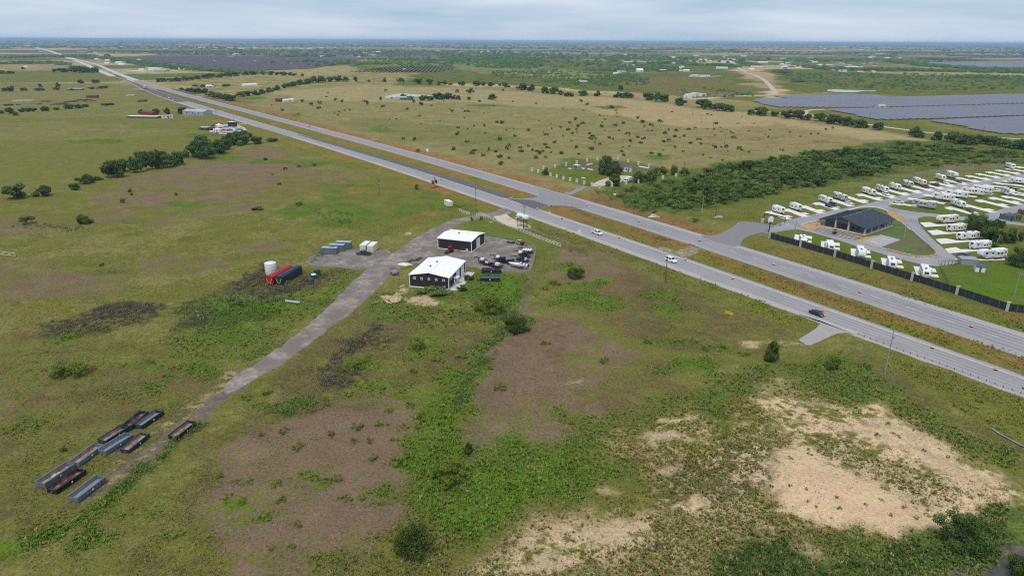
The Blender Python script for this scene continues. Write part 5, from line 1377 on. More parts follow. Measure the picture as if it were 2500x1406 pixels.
 for (x, y) in vents:
  hz_ = (eave + (ridge - eave) * (1 - abs(x - lx / 2) / (lx / 2)) if along == 'y' else eave + (ridge - eave) * (1 - abs(y - ly / 2) / (ly / 2))) + .08
  MB().lathe([(.22, hz_), (.22, hz_ + .25), (.34, hz_ + .28), (.34, hz_ + .42), (.1, hz_ + .55)], 12, (x, y, 0)).build('roof_vent', M_BLACK, t, True)
 return t
shop('near dark brown metal shop with white roof and five square gable windows', (1001, 700), (1096, 708), (1136.5, 665), 4.3, 5.5, 'y', True)
shop('farther dark brown metal shop with white roof and red tractor in front', (1070, 607), (1151.3, 616), (1177.5, 593.5), 4.4, 5.2, 'x', False)

# ------------------------------------------------------------------ roll-off containers
def rolloff(label, a, b, wpx_side, L, W, H, body, floor, group='open roll-off containers', empty=True, name='roll_off_container', load=None):
 """open-topped waste container; a, b: near bottom edge in the photo (west end first)"""
 p, q = at(*a), at(*b)
 d = (q - p).normalized(); n = Vector((-d.y, d.x, 0)) * wpx_side
 c = p + d * L / 2 + n * W / 2
 t = thing(name, label, 'container', (c.x, c.y, .02), math.atan2(d.y, d.x), group)
 hl, hw, th = L / 2, W / 2, .09
 MB().box(-hl, hl, -hw + th, hw - th, .18, .30).build('floor', floor, t)
 for s in (-1, 1):
  m = MB(); y0, y1 = (s * hw - th, s * hw) if s > 0 else (-hw, -hw + th); m.box(-hl, hl, y0, y1, .16, H)
  m.build('side_wall', body, t)
  yi = (hw - th - .02, hw - th - .003) if s > 0 else (-hw + th + .003, -hw + th + .02)
  MB().box(-hl + .05, hl - .05, *yi, .302, H - .06).build('inner_wall', floor, t)
  m = MB()
  for k in range(9):
   x = -hl + .25 + (L - .5) * k / 8; yy = (hw + .004, hw + .11) if s > 0 else (-hw - .11, -hw - .004)
   m.box(x - .06, x + .06, *yy, .22, H - .1)
  m.build('side_ribs', body, t)
  yy = (hw - .12, hw + .13) if s > 0 else (-hw - .13, -hw + .12)
  MB().box(-hl - .06, hl + .06, *yy, H + .002, H + .13).build('top_rail', body, t)
  MB().box(-.16, .16, *( (hw + .112, hw + .13) if s > 0 else (-hw - .13, -hw - .112) ), H * .45, H * .80).build('sticker', M_REFL, t)
 fr = MB().box(-hl - .002 - th, -hl - .002, -hw, hw, .16, H).build('front_wall', body, t)
 MB().box(-hl - th - .03, -hl - th - .004, -.25, .25, H * .4, H * .55).build('pull_plate', M_STEEL, fr)
 dr = MB().box(hl + .002, hl + .002 + th, -hw, hw, .16, H).build('rear_door', body, t)
 MB().box(hl + th + .004, hl + th + .06, -hw * .9, hw * .9, H * .45, H * .55).build('door_bar', M_STEEL, dr)
 for s in (-1, 1):
  MB().box(-hl, hl, s * .5 - .08, s * .5 + .08, .0, .178).build('skid_rail', M_BLACK, t)
  for x in (-hl + .4, hl - .4):
   MB().lathe([(.02, -.09), (.1, -.09), (.1, .09), (.02, .09)], 10, (x, s * .75, .1), 'y').build('roller', M_STEEL, t)
 if load:
  rr = random.Random(int(a[0])); m = MB()
  for k in range(7):
   x = rr.uniform(-hl * .1, hl * .35); y = rr.uniform(-hw * .5, hw * .5); s = rr.uniform(.2, .45)
   m.lathe([(s * .7, .3), (s, .3 + s * .3), (s * .6, .3 + s * .7), (.02, .3 + s * .9)], 8, (x, y, 0))
  m.build('debris', load, t)
 return t
# the field: long axis runs from lower left to upper right
rolloff('empty blue-grey roll-off container at the lower end of the track', (193, 1227), (263, 1173), 1, 6.6, 2.2, 1.05, M_BLUEG, M_DECKG)
rolloff('black roll-off container with dark red rust floor', (140, 1207), (208, 1160), 1, 6.6, 2.2, .95, M_BLACK, M_RUSTD)
rolloff('westernmost blue-grey roll-off container with pale debris inside', (113, 1192), (186, 1143), 1, 6.5, 2.2, 1.1, M_BLUEG, M_RUST, load=m_sandp)
rolloff('blue-grey roll-off container with rusty floor, second of the long row', (196, 1140), (252, 1097), 1, 6.5, 2.2, 1.05, M_BLUEG, M_RUST)
rolloff('navy roll-off container with rusty floor, third of the long row', (262, 1086), (315, 1052), 1, 6.3, 2.15, 1.0, M_NAVY, M_RUST)
rolloff('navy roll-off container with reddish floor at the top of the row', (322, 1050), (366, 1012), 1, 6.3, 2.15, 1.0, M_NAVY, M_RUSTD)
rolloff('blue-grey roll-off container between the long row and the rusty short one', (262, 1112), (324, 1073), 1, 6.6, 2.2, 1.05, M_BLUEG, M_DECKG)
rolloff('short blue roll-off container with pink rusty floor beside the track', (318, 1107), (370, 1064), 1, 6.2, 2.1, .85, M_NAVY, M_RUST)
rolloff('navy roll-off container with grey floor, topmost of the field group', (350, 1048), (402, 1012), 1, 6.3, 2.15, 1.0, M_NAVY, M_DECKG)
rolloff('black roll-off container standing alone across the track', (434, 1075), (487, 1033), 1, 6.2, 2.1, .9, M_BLACK, M_RUST)
# beside the yard
rolloff('dark open roll-off container with red rim in the grass by the yard', (1176, 668), (1222, 669), 1, 7.0, 2.3, 1.35, M_NAVY, M_RUSTD, group='roll-off containers by the yard')
rolloff('navy open roll-off container nearest the near shop', (1172, 688), (1222, 688), 1, 7.0, 2.4, 1.3, M_NAVY, M_DECKG, group='roll-off containers by the yard')

# ------------------------------------------------------------------ closed boxes, trailers, tanks
def box_container(label, a, b, side, L, W, H, body, roof, name='shipping_container', group=None, rust=None):
 p, q = at(*a), at(*b); d = (q - p).normalized(); n = Vector((-d.y, d.x, 0)) * side
 c = p + d * L / 2 + n * W / 2
 t = thing(name, label, 'container', (c.x, c.y, .16), math.atan2(d.y, d.x), group)
 hl, hw = L / 2, W / 2
 MB().box(-hl, hl, -hw, hw, .12, H).build('body', body, t)
 for s in (-1, 1):
  m = MB(); k = 0
  n_ = int(L / .45)
  for i in range(n_):
   x = -hl + L * (i + .5) / n_; yy = (hw + .002, hw + .06) if s > 0 else (-hw - .06, -hw - .002)
   m.box(x - .12, x + .12, *yy, .25, H - .12)
  g = m.build('corrugation', body, t); g['kind'] = 'stuff'
  m = MB(); yy = (hw + .062, hw + .10) if s > 0 else (-hw - .10, -hw - .062)
  m.box(-hl, hl, *yy, H - .12, H + .03).box(-hl, hl, *yy, .1, .26); m.build('side_rail', body, t)
 MB().box(-hl - .02, hl + .02, -hw - .02, hw + .02, H + .004, H + .09).build('roof', roof, t)
 for x in (-hl, hl):
  e = 1 if x > 0 else -1
  d_ = MB().box(*sorted((x + e * .003, x + e * .05)), -hw * .96, hw * .96, .18, H - .06).build('end_door', body, t)
  for y in (-.5, -.2, .2, .5): MB().tube((x + e * .075, y * hw * 1.6, .25), (x + e * .075, y * hw * 1.6, H - .12), .022, n=6).build('lock_rod', M_GALV, d_)
 for x in (-hl + .1, hl - .1):
  for y in (-hw + .1, hw - .1): MB().box(x - .1, x + .1, y - .1, y + .1, .0, .118).build('corner_casting', M_BLACK, t)
 if rust: MB().box(hl * .05, hl * .62, -hw * .35, hw * .55, H + .092, H + .10).build('rust_patch', rust, t)
 return t
M_RUSTP = mat('bright_rust', (.36, .12, .03), .95, var=.3, scale=1.2)
box_container('slate blue storage container with orange rust on its roof', (785, 621), (823, 622.5), 1, 6.1, 2.44, 2.5, M_BLUEG, M_BLUEL, group='blue storage containers', rust=M_RUSTP)
box_container('slate blue storage container, middle of three beside the lot', (803, 613.5), (838, 615), 1, 6.1, 2.44, 2.5, M_BLUEG, M_BLUEL, group='blue storage containers')
box_container('slate blue storage container farthest from the drive of three', (820, 606.5), (850, 608), 1, 6.1, 2.44, 2.5, M_BLUEG, M_BLUEL, group='blue storage containers')
box_container('cream storage container behind the dark pickup, western of two', (893, 616), (912, 601), 1, 6.1, 2.44, 2.7, M_CREAM, W_, group='cream storage containers')
box_container('cream storage container, eastern of two beside the track', (911, 618), (927, 604), 1, 6.1, 2.44, 2.7, M_CREAM, W_, group='cream storage containers')
car('pickup', 'dark blue pickup truck parked before the cream containers', 888, 622.5, (860, 620), (.035, .055, .10))
box_container('cream box container alone near the short white fence', (1095.5, 506), (1079, 498), -1, 5.6, 2.4, 2.5, M_CREAM, W_, name='storage_box')

def refuse_trailer(label, a, b, body, stripe, top):
 p, q = at(*a), at(*b); L, W, H = 13.2, 2.5, 3.2
 d = (q - p).normalized(); n = Vector((-d.y, d.x, 0)); c = p + d * L / 2 + n * W / 2
 t = thing('refuse_trailer', label, 'trailer', (c.x, c.y, .0), math.atan2(d.y, d.x), 'refuse trailers by the white tank')
 hl, hw = L / 2, W / 2
 sec = lambda x, z0, z1, w: [(x, -w, z0), (x, -w, z1 - .35), (x, -w + .35, z1), (x, w - .35, z1), (x, w, z1 - .35), (x, w, z0)]
 MB().loft([sec(-hl, .5, H, hw), sec(hl, .5, H, hw)]).build('body', body, t)
 m = MB()
 for k in range(16):
  x = -hl + .4 + (L - .8) * k / 15
  m.loft([sec(x - .06, .5, H + .05, hw + .05), sec(x + .06, .5, H + .05, hw + .05)])
 m.build('rib', top, t)['kind'] = 'stuff'
 MB().box(-hl + .1, hl - .1, -.35, .35, H + .06, H + .12).build('roof_hatch', top, t)
 g = MB().box(-hl - .12, -hl - .01, -hw, hw, .45, H - .1).build('tailgate', body, t)
 for s in (-1, 1):
  MB().add([(-hl - .15, s * hw * .1, .6), (-hl - .15, s * hw * .25, .6), (-hl - .15, s * hw * .95, H - .7), (-hl - .15, s * hw * .8, H - .7),
                  (-hl - .125, s * hw * .1, .6), (-hl - .125, s * hw * .25, .6), (-hl - .125, s * hw * .95, H - .7), (-hl - .125, s * hw * .8, H - .7)],
                 [(0, 1, 2, 3), (7, 6, 5, 4), (0, 4, 5, 1), (1, 5, 6, 2), (2, 6, 7, 3), (3, 7, 4, 0)]).build('warning_stripe', stripe, g)
  MB().box(-hl, hl, s * .45 - .1, s * .45 + .1, .3, .5).build('frame_rail', M_BLACK, t)
  for x in (-hl + 1.2, -hl + 2.5): wheel(t, x, s * (hw - .2), .5, .5)
  MB().box(hl - 3.0, hl - 2.85, s * .7 - .08, s * .7 + .08, 0, .5).build('landing_leg', M_BLACK, t)
 return t
M_STRIPE = mat('warning_yellow', (.75, .48, .10), .5, var=.08)
refuse_trailer('bright red refuse trailer leaning on the white tank side', (667, 697), (724, 664), M_RED, M_STRIPE, M_RED)
refuse_trailer('black refuse trailer beside the red one', (690, 697), (746, 664), M_NAVY, M_STRIPE, M_BLUEL and mat('navy_rib', (.035, .055, .085), .4, var=.1))
# white cylindrical tank
p = at(659, 672)
t = thing('water_tank', 'tall white cylindrical tank behind the red trailer', 'tank', (p.x, p.y + 1.6, 0))
MB().lathe([(1.95, 0), (2.0, .1), (2.0, 4.2), (1.97, 4.3), (.5, 4.58), (.02, 4.6)], 32).build('shell', M_POLYW, t, True)
for z in (1.0, 2.1, 3.2, 4.1): MB().lathe([(2.0, z), (2.035, z + .04), (2.035, z + .10), (2.0, z + .14)], 32).build('hoop', M_POLYW, t, True)
MB().lathe([(.3, 4.58), (.3, 4.75), (.05, 4.8)], 12).build('hatch', M_POLYW, t)
for (x, y, mm, lab, h, r) in ((757, 690, M_GREENT, 'low green plastic tank nearest the brush', 1.3, 1.1), (765, 681, M_POLYW, 'white-topped dark tank between two green tanks', 1.7, 1.05), (773, 673, M_GREENT, 'taller green plastic tank next to the gravel lot', 2.2, 1.15)):
 p = at(x, y); t = thing('plastic_tank', lab, 'tank', (p.x, p.y + .8, 0), 0, 'plastic tanks by the brush')
 MB().lathe([(r * .97, 0), (r, .1), (r, h * .78), (r * .97, h * .82)], 20).build('shell', M_GREENT, t, True)
 MB().lathe([(r * .96, h * .822), (r * .8, h * .92), (r * .25, h), (.22, h + .02), (.22, h + .14), (.02, h + .16)], 20).build('dome', mm, t, True)
# culvert pipe
a, b = at(698, 738), at(733, 742)
t = thing('culvert_pipe', 'pale metal culvert pipe lying in the weeds', 'pipe', ((a + b) / 2)[:], math.atan2((b - a).y, (b - a).x))
L = (b - a).length
m = MB()
n = 14; r = .45; v = []; f = []
for i in range(29):
 rr_ = r * (1.0 if i % 2 else .94); x = -L / 2 + L * i / 28
 for k in range(n): v.append((x, rr_ * math.cos(2 * math.pi * k / n), r + rr_ * math.sin(2 * math.pi * k / n)))
for i in range(28):
 for k in range(n): f.append((i * n + k, i * n + (k + 1) % n, (i + 1) * n + (k + 1) % n, (i + 1) * n + k))
m.add(v, f); m.build('corrugated_shell', M_GALV, t)
MB().lathe([(r * .96, -.05), (r * 1.06, -.05), (r * 1.06, .05), (r * .96, .05)], n, (L / 2, 0, r), 'x').build('end_band', M_GALV, t)
# dump trailer on the grass
a, b = at(968, 680), at(958, 655)
d = (b - a); rz = math.atan2(d.y, d.x); c = (a + b) / 2
t = thing('dump_trailer', 'grey open dump trailer parked left of the near shop', 'trailer', c[:], rz)
MB().box(-2.6, 2.6, -1.05, 1.05, .62, .74).build('floor', M_DECKG, t)
for s in (-1, 1):
 MB().box(-2.6, 2.6, *((1.05, 1.13) if s > 0 else (-1.13, -1.05)), .6, 1.25).build('side_wall', M_STEEL, t)
 for x in (-.5, .5): wheel(t, x, s * 1.3, .36, .25)
 MB().box(-1.1, 1.1, *((1.14, 1.46) if s > 0 else (-1.46, -1.14)), .78, .83).build('mudguard', M_STEEL, t)
MB().box(-2.7, -2.61, -1.1, 1.1, .6, 1.25).build('tailgate', M_STEEL, t)
MB().box(2.61, 2.7, -1.1, 1.1, .6, 1.4).build('front_wall', M_STEEL, t)
MB().path([(2.7, -.5, .5), (4.0, 0, .5), (2.7, .5, .5)], .06).build('drawbar', M_BLACK, t)
MB().lathe([(.6, .74), (.45, .9), (.05, 1.0)], 9, (-1.7, .1, 0)).build('debris', m_sandp, t)

# tractor in front of the farther shop
p = at(1098, 617)
t = thing('tractor', 'red tractor with front loader at the farther shop wall', 'tractor', p[:], heading((1098, 617), (1092, 620)))
MB().loft([ring(.1, .38, .8, 1.35, .1), ring(1.2, .36, .75, 1.35, .12), ring(1.9, .3, .7, 1.2, .12)]).build('hood', M_RED, t)
MB().box(-1.3, .2, -.35, .35, .55, .95).build('chassis', M_BLACK, t)
MB().add([(-.9, -.7, 1.0), (.15, -.7, 1.0), (.15, .7, 1.0), (-.9, .7, 1.0), (-.85, -.62, 2.4), (0, -.62, 2.4), (0, .62, 2.4), (-.85, .62, 2.4)], [(0, 1, 5, 4), (1, 2, 6, 5), (2, 3, 7, 6), (3, 0, 4, 7), (0, 3, 2, 1)]).build('cab', M_GLASS, t)
MB().box(-1.0, .15, -.75, .75, 2.41, 2.52).build('cab_roof', M_RED, t)
for s in (-1, 1):
 wheel(t, -.75, s * .85, .75, .42); wheel(t, 1.45, s * .75, .48, .3)
 MB().box(-1.4, -.1, *((.6, 1.1) if s > 0 else (-1.1, -.6)), 1.52, 1.6).build('fender', M_RED, t)
 MB().path([(.0, s * .55, 1.3), (1.8, s * .55, 1.1), (2.6, s * .55, .45)], .07).build('loader_arm', M_BLACK, t)
MB().add([(2.5, -.9, .1), (2.5, .9, .1), (2.5, .9, .75), (2.5, -.9, .75), (3.1, -.9, .1), (3.1, .9, .1), (2.6, .9, .12), (2.6, -.9, .12)], [(0, 1, 2, 3), (0, 4, 5, 1), (0, 3, 4), (1, 5, 2)]).build('bucket', M_BLACK, t)
MB().tube((.7, .2, 1.35), (.7, .2, 1.9), .05).build('exhaust', M_BLACK, t)
p = at(1141, 615)
t = thing('cube_tank', 'white caged liquid tank at the farther shop corner', 'tank', (p.x, p.y + .5, .15), heading((1100, 610), (1150, 616)))
MB().box(-.5, .5, -.5, .5, .14, 1.1).build('bottle', M_POLYW, t)
MB().box(-.55, .55, -.55, .55, 0, .138).build('pallet', M_WOOD, t)
m = MB()
for k in range(5):
 z = .2 + .22 * k; m.path([(-.53, -.53, z), (.53, -.53, z), (.53, .53, z), (-.53, .53, z), (-.53, -.53, z)], .015, 4)
m.build('cage', M_GALV, t)
for (x, y, cc, lab) in ((1116, 613, M_RED, 'low red implement on the ground between tractor and tank'),):
 p = at(x, y); t = thing('farm_implement', lab, 'implement', (p.x, p.y, .15), heading((1100, 610), (1150, 616)))
 MB().box(-1.6, 1.6, -.08, .08, .35, .5).build('toolbar', cc, t)
 for k in range(5): MB().path([(-1.4 + .7 * k, 0, .35), (-1.4 + .7 * k, -.3, .2), (-1.4 + .7 * k, -.15, 0)], .04).build('tine', M_BLACK, t)

# gooseneck trailers with tanks, row along the east edge of the yard
def gooseneck(label, a, b, tank, L=8.0):
 p, q = at(*a), at(*b); d = (q - p).normalized(); c = p + d * L / 2
 t = thing('gooseneck_trailer', label, 'trailer', (c.x, c.y, .15), math.atan2(d.y, d.x), 'gooseneck trailers in the yard')
 MB().box(-L / 2, L / 2 - 2.2, -1.1, 1.1, .78, .9).build('deck', M_BLACK, t)
 for s in (-1, 1):
  MB().box(-L / 2, L / 2 - 2.0, s * .5 - .08, s * .5 + .08, .55, .775).build('beam', M_BLACK, t)
  for x in (-1.0, 0.0): wheel(t, x - .6, s * 1.2, .4, .26)
  MB().path([(L / 2 - 2.2, s * .5, .75), (L / 2 - 1.9, s * .4, 1.9), (L / 2 + .3, 0, 2.0), (L / 2 + .35, 0, 1.1)], .10).build('gooseneck', M_BLACK, t)
 if 's' in tank:
  MB().lathe([(.05, -.72), (.5, -.66), (.72, -.4), (.76, 0), (.72, .4), (.5, .66), (.05, .72)], 18, (.9, 0, 1.68), 'x').build('tank', M_POLYW, t, True)
  MB().lathe([(.2, 2.42), (.2, 2.55), (.02, 2.58)], 10, (.9, 0, 0)).build('tank_lid', M_BLACK, t)
 if 'b' in tank:
  MB().box(-2.6, -1.2, -.8, .8, .91, 1.7).build('pump_box', M_POLYW, t)
 if 'r' in tank:
  MB().lathe([(.1, -.9), (.62, -.9), (.62, .9), (.1, .9)], 16, (-1.6, 0, 1.55), 'y').build('hose_reel', M_BLACK, t)
  MB().box(-.2, .8, -.7, .7, .91, 1.5).build('engine', M_NAVY, t)
 if 'm' in tank:
  for k in range(4):
   MB().lathe([(.05, -1.0), (.42, -.9), (.45, 0), (.42, .9), (.05, 1.0)], 14, (-1.8 + k * .95, 0, 1.36), 'y').build('bottle', M_POLYW, t, True)
 MB().path([(-L / 2, -1.0, .9), (-L / 2, -1.0, 1.6), (-L / 2, 1.0, 1.6), (-L / 2, 1.0, .9)], .05).build('rear_rail', M_BLACK, t)
 return t
gooseneck('black gooseneck trailer with round white tank nearest the near shop', (1204, 651), (1162, 640), 'sb', 9)
gooseneck('black gooseneck trailer with round white tank, second from the shop', (1242, 645), (1200, 634), 'sr', 9)
gooseneck('black gooseneck trailer with a reel in the middle of the row', (1262, 650), (1222, 640), 'r', 8)
gooseneck('low gooseneck trailer with white box beside the dark container', (1226, 656), (1188, 648), 'b', 8)
gooseneck('navy gooseneck trailer with white pump box above the boat', (1290, 642), (1262, 638), 'br', 7)
gooseneck('gooseneck trailer with round tank by the chain-link fence', (1294, 631), (1266, 626), 'sr', 7)
gooseneck('trailer loaded with four white bottles at the yard corner', (1302, 620), (1278, 618), 'm', 6)
# boat on trailer
a, b = at(1290, 658), at(1240, 652)
d = (b - a).normalized(); c = (a + b) / 2; L = 7.6
t = thing('motor_boat', 'white motor boat on a trailer at the edge of the gravel', 'boat', (c.x, c.y, .15), math.atan2(d.y, d.x))
def hull(x, w, zk, zt): return [(x, 0, zk), (x, -w * .75, zk + .28), (x, -w, zt), (x, -w * .86, zt + .05), (x, w * .86, zt + .05), (x, w, zt), (x, w * .75, zk + .28)]
MB().loft([hull(-3.8, 1.05, .75, 1.6), hull(-1.5, 1.15, .72, 1.62), (hull(1.2, 1.05, .78, 1.68)), hull(2.8, .6, .95, 1.8), hull(3.8, .05, 1.5, 1.88)]).build('hull', M_POLYW, t, False)
MB().box(-3.2, -.4, -.7, .7, 1.66, 1.69).build('cockpit', M_GREYW, t)
MB().box(-1.3, -.7, -.35, .35, 1.7, 2.35).build('console', M_POLYW, t)
m = MB(); pane(m, [(-.62, -.35, 2.2), (-.62, .35, 2.2), (-.8, .3, 2.6), (-.8, -.3, 2.6)]); m.build('windscreen', M_GLASS, t)
MB().box(-2.6, -2.0, -.5, .5, 1.7, 2.05).build('seat', W_, t)
MB().loft([ring(-4.3, .2, .9, 1.8, .06), ring(-3.85, .25, .8, 2.0, .08)]).build('outboard_motor', M_BLACK, t)
for s in (-1, 1):
 MB().tube((-3.5, s * .6, .6), (3.6, s * .1, .62), .06).build('trailer_beam', M_GALV, t)
 for x in (-1.6, -.7): wheel(t, x, s * .95, .32, .2)
MB().tube((3.6, 0, .62), (5.0, 0, .5), .06).build('trailer_tongue', M_GALV, t)
# odds and ends near the fence
for i, (x, y, mm, lab, nm) in enumerate(((1246, 593.5, M_RUBBER, 'black coil of hose at the yard fence, left of the tyres', 'hose_coil'), (1253, 595, M_RUBBER, 'heap of black tyres along the yard fence', 'tyre_pile'))):
 p = at(x, y); t = thing(nm, lab, 'tyres' if i else 'hose', (p.x, p.y, .15))
 for k in range(4 + i * 3):
  rr = random.Random(k + i * 9); c = (rr.uniform(-1.6, 1.6), rr.uniform(-.5, .5), .15 + .22 * (k % 2))
  MB().lathe([(.25, -.1), (.48, -.1), (.52, 0), (.48, .1), (.25, .1)], 14, c).build('tyre' if i else 'coil', M_RUBBER, t, True)
p = at(1271, 599)
t = thing('utility_cart', 'tan and blue utility cart by the yard fence', 'cart', (p.x, p.y + .6, .15), heading((1262, 598), (1285, 602)))
MB().box(-1.5, .2, -.8, .8, .5, 1.9).build('canvas_cab', mat('tan_canvas', (.50, .34, .14), .9, var=.1), t)
MB().box(.22, 1.5, -.75, .75, .5, 1.3).build('cargo_bed', M_NAVY, t)
MB().box(-1.3, .0, -.81, .81, 1.2, 1.75).build('window', M_GLASS, t)
for s in (-1, 1):
 for x in (-1.0, 1.0): wheel(t, x, s * .8, .34, .25)
p = at(1285, 601); t = thing('fuel_can', 'red fuel can at the yard fence', 'can', (p.x, p.y, .15))
MB().loft([ring(-.35, .22, .02, .6, .05), ring(.35, .22, .02, .6, .05)]).build('can', M_RED, t); MB().tube((.2, 0, .6), (.35, 0, .75), .05).build('spout', M_RED, t)
# scrap row behind the near shop
for (x, y, mm, lab, L) in ((1003, 640, M_RUSTD, 'rusty red pipe rack beside the track', 5.0), (1022, 635, M_NAVY, 'small blue trailer frame behind the near shop', 4.0)):
 p = at(x, y); t = thing('scrap_rack', lab, 'rack', (p.x, p.y, .15), heading((990, 645), (1016, 632)))
 for k in range(5): MB().tube((-L / 2, -.6 + .3 * k, .35), (L / 2, -.6 + .3 * k, .4), .07).build('pipe', mm, t)
 for xx in (-L / 3, L / 3): MB().box(xx - .08, xx + .08, -.8, .8, 0, .275).build('bearer', M_BLACK, t)
def heap(label, px, py, r, h, m, name='soil_heap', sq=.8, cat='heap'):
 p = at(px, py); rng = np.random.default_rng(int(px)); v = []; f = []
 n, k = 9, 18
 for i in range(n + 1):
  q = i / n
  for j in range(k):
   a_ = 2 * math.pi * j / k; rad = r * q * (1 + .18 * rng.normal() * (1 if q > .2 else 0))
   v.append((p.x + rad * math.cos(a_), p.y + r * .6 + rad * sq * math.sin(a_), max(0, h * (1 - q ** 1.5) + .12 * h * rng.normal() * (q < .9)) + (.0 if q < 1 else -.05)))
 for i in range(n):
  for j in range(k): f.append((i * k + j, i * k + (j + 1) % k, (i + 1) * k + (j + 1) % k, (i + 1) * k + j))
 o = MB().add(v, f).build(name, m, None, True); tag(o, label, cat); return o
m_soil = mat('ochre_soil', (.52, .38, .23), 1, var=.15, scale=1.2, bump=.6, bscale=4)
heap('ochre soil heap in the weeds left of the near shop front', 948, 741, 5.0, 1.5, m_soil, sq=.65)
heap('small ochre soil heap beside the track above the cream containers', 996, 573, 1.6, .8, m_soil)
heap('pale gravel heap on the verge across the highway', 1597, 531, 2.6, 1.3, m_sandp)
heap('pile of pale sheeting behind the grey dump trailer', 985, 650, 3.0, .8, W_, 'sheeting_pile', .5, 'pile')
heap('dark soil heap at the far scrub verge', 1757, 533, 2.2, 1.0, mat('pale_grey_soil', (.42, .36, .32), 1, var=.2), sq=.6)

# ================================================================== TRAILER PARK
def Z6(x, y): return (1850 + x / 3.8, 400 + y / 3.8)
def Z7(x, y): return (2180 + x / 5.02, 400 + y / 5.02)
def ZC(x, y): return (1850 + x / 6.39, 480 + y / 6.39)
# streets
sheet('park_street', smooth_px([Z6(-40, 590), Z6(100, 590), Z6(290, 520), Z6(600, 450), Z6(950, 390), Z6(1180, 330), Z6(1500, 255), Z6(2000, 165), Z6(2500, 90), (2620, 408), (2620, 420), Z6(2500, 130), Z6(2000, 215), Z6(1500, 320), Z6(1230, 385), Z6(1200, 400),
       Z6(1420, 445), Z6(1700, 470), Z6(1960, 500), Z6(2100, 470), Z6(2300, 410), Z6(2500, 370), (2620, 480), (2620, 500), Z6(2500, 420), Z6(2300, 490), Z6(2280, 520), Z6(2500, 560), (2620, 558), (2620, 565), Z6(2500, 580), Z6(2200, 545), Z6(1950, 535), Z6(1700, 500), Z6(1560, 490), Z6(1490, 500), Z6(1480, 530),
       Z6(1560, 640), Z6(1700, 770), Z6(1870, 890), Z6(1850, 925), Z6(1700, 950), Z6(1640, 950), Z6(1440, 920), Z6(1200, 850), Z6(960, 780), Z6(720, 700), Z6(430, 620), Z6(350, 610), Z6(260, 620), Z6(120, 645), Z6(-40, 640)], 1), .06, m_park, 'pale grey asphalt streets of the trailer park')
# island between the streets
isl = smooth_px([Z6(380, 565), Z6(540, 530), Z6(700, 480), Z6(900, 410), Z6(1060, 390), Z6(1230, 440), Z6(1400, 600), Z6(1560, 740), Z6(1650, 830), Z6(1650, 865), Z6(1560, 880), Z6(1400, 860), Z6(1150, 780), Z6(930, 710), Z6(700, 640), Z6(480, 600)], 1)
m_lawn = mat('mown_lawn', (.085, .145, .022), 1, var=.25, scale=.15, bump=.3, bscale=4, dirt=(.14, .125, .05), dirt_amt=.5, dscale=.06)
m_mulch = mat('ochre_mulch', (.46, .29, .14), 1, var=.2, scale=.6, bump=.5)
m_curb = mat('kerb_concrete', (.60, .55, .50), .9, var=.1, scale=.5)
sheet('island_kerb', isl, .16, m_curb, 'kerb round the clubhouse island', thick=.16)
cx = sum(q[0] for q in isl) / len(isl); cy_m = sum(q[1] for q in isl) / len(isl)
sheet('island_lawn', [(cx + (x - cx) * .985, cy_m + (y - cy_m) * .97) for x, y in isl], .168, m_lawn, 'lawn of the clubhouse island')
sheet('mulch_bed', smooth_px([ZC(640, 450), ZC(760, 430), ZC(950, 390), ZC(960, 470), ZC(1100, 490), ZC(1280, 550), ZC(1420, 575), ZC(1660, 640), ZC(1600, 650), ZC(1400, 590), ZC(1200, 540), ZC(950, 500), ZC(860, 530), ZC(700, 490)], 1), .18, m_mulch, 'ochre mulch bed before the clubhouse')
sheet('mulch_bed', smooth_px([ZC(1640, 640), ZC(1780, 620), ZC(1900, 600), ZC(1700, 690), ZC(1650, 720), ZC(1800, 780), ZC(1790, 790), ZC(1600, 720), ZC(1550, 690)], 1), .18, m_mulch, 'ochre mulch bed round the play court')
sheet('mulch_bed', smooth_px([ZC(1990, 250), ZC(2100, 220), ZC(2220, 290), ZC(2300, 380), ZC(2290, 420), ZC(2190, 390), ZC(2140, 350)], 1), .18, m_mulch, 'ochre mulch bed behind the clubhouse')
lot = sheet('parking_lot', [ZC(880, 530), ZC(990, 505), ZC(1200, 545), ZC(1560, 650), ZC(1530, 690), ZC(1300, 640), ZC(1100, 590), ZC(900, 545)], .176, m_drive_d, 'parking bays before the clubhouse')
for (x0, y0, x1, y1) in ((925, 548, 1000, 520), (985, 560, 1060, 532), (1045, 578, 1120, 548), (1240, 640, 1300, 596), (1310, 650, 1370, 612), (1375, 665, 1440, 628), (1450, 680, 1510, 645)):
 a, b = at(*ZC(x0, y0)), at(*ZC(x1, y1)); d = (b - a).normalized() ; n = Vector((-d.y, d.x, 0)) * .07
 sheet('bay_line', [a + n, b + n, b - n, a - n], .182, m_paint_w, parent=lot, world_pts=True)
court = sheet('play_court', [ZC(1650, 700), ZC(1920, 600), ZC(2230, 680), ZC(1930, 790)], .185, mat('court_grey', (.36, .37, .42), .9, var=.06), 'grey play court with orange markings')
m_cor = mat('court_orange', (.60, .40, .27), .9, var=.1)
sheet('court_marking', [ZC(1740, 700), ZC(1900, 640), ZC(2080, 685), ZC(2060, 695), ZC(1900, 655), ZC(1790, 700)], .191, m_cor, parent=court)
sheet('court_marking', [ZC(1740, 704), ZC(1790, 704), ZC(1920, 740), ZC(1880, 755)], .191, m_cor, parent=court)

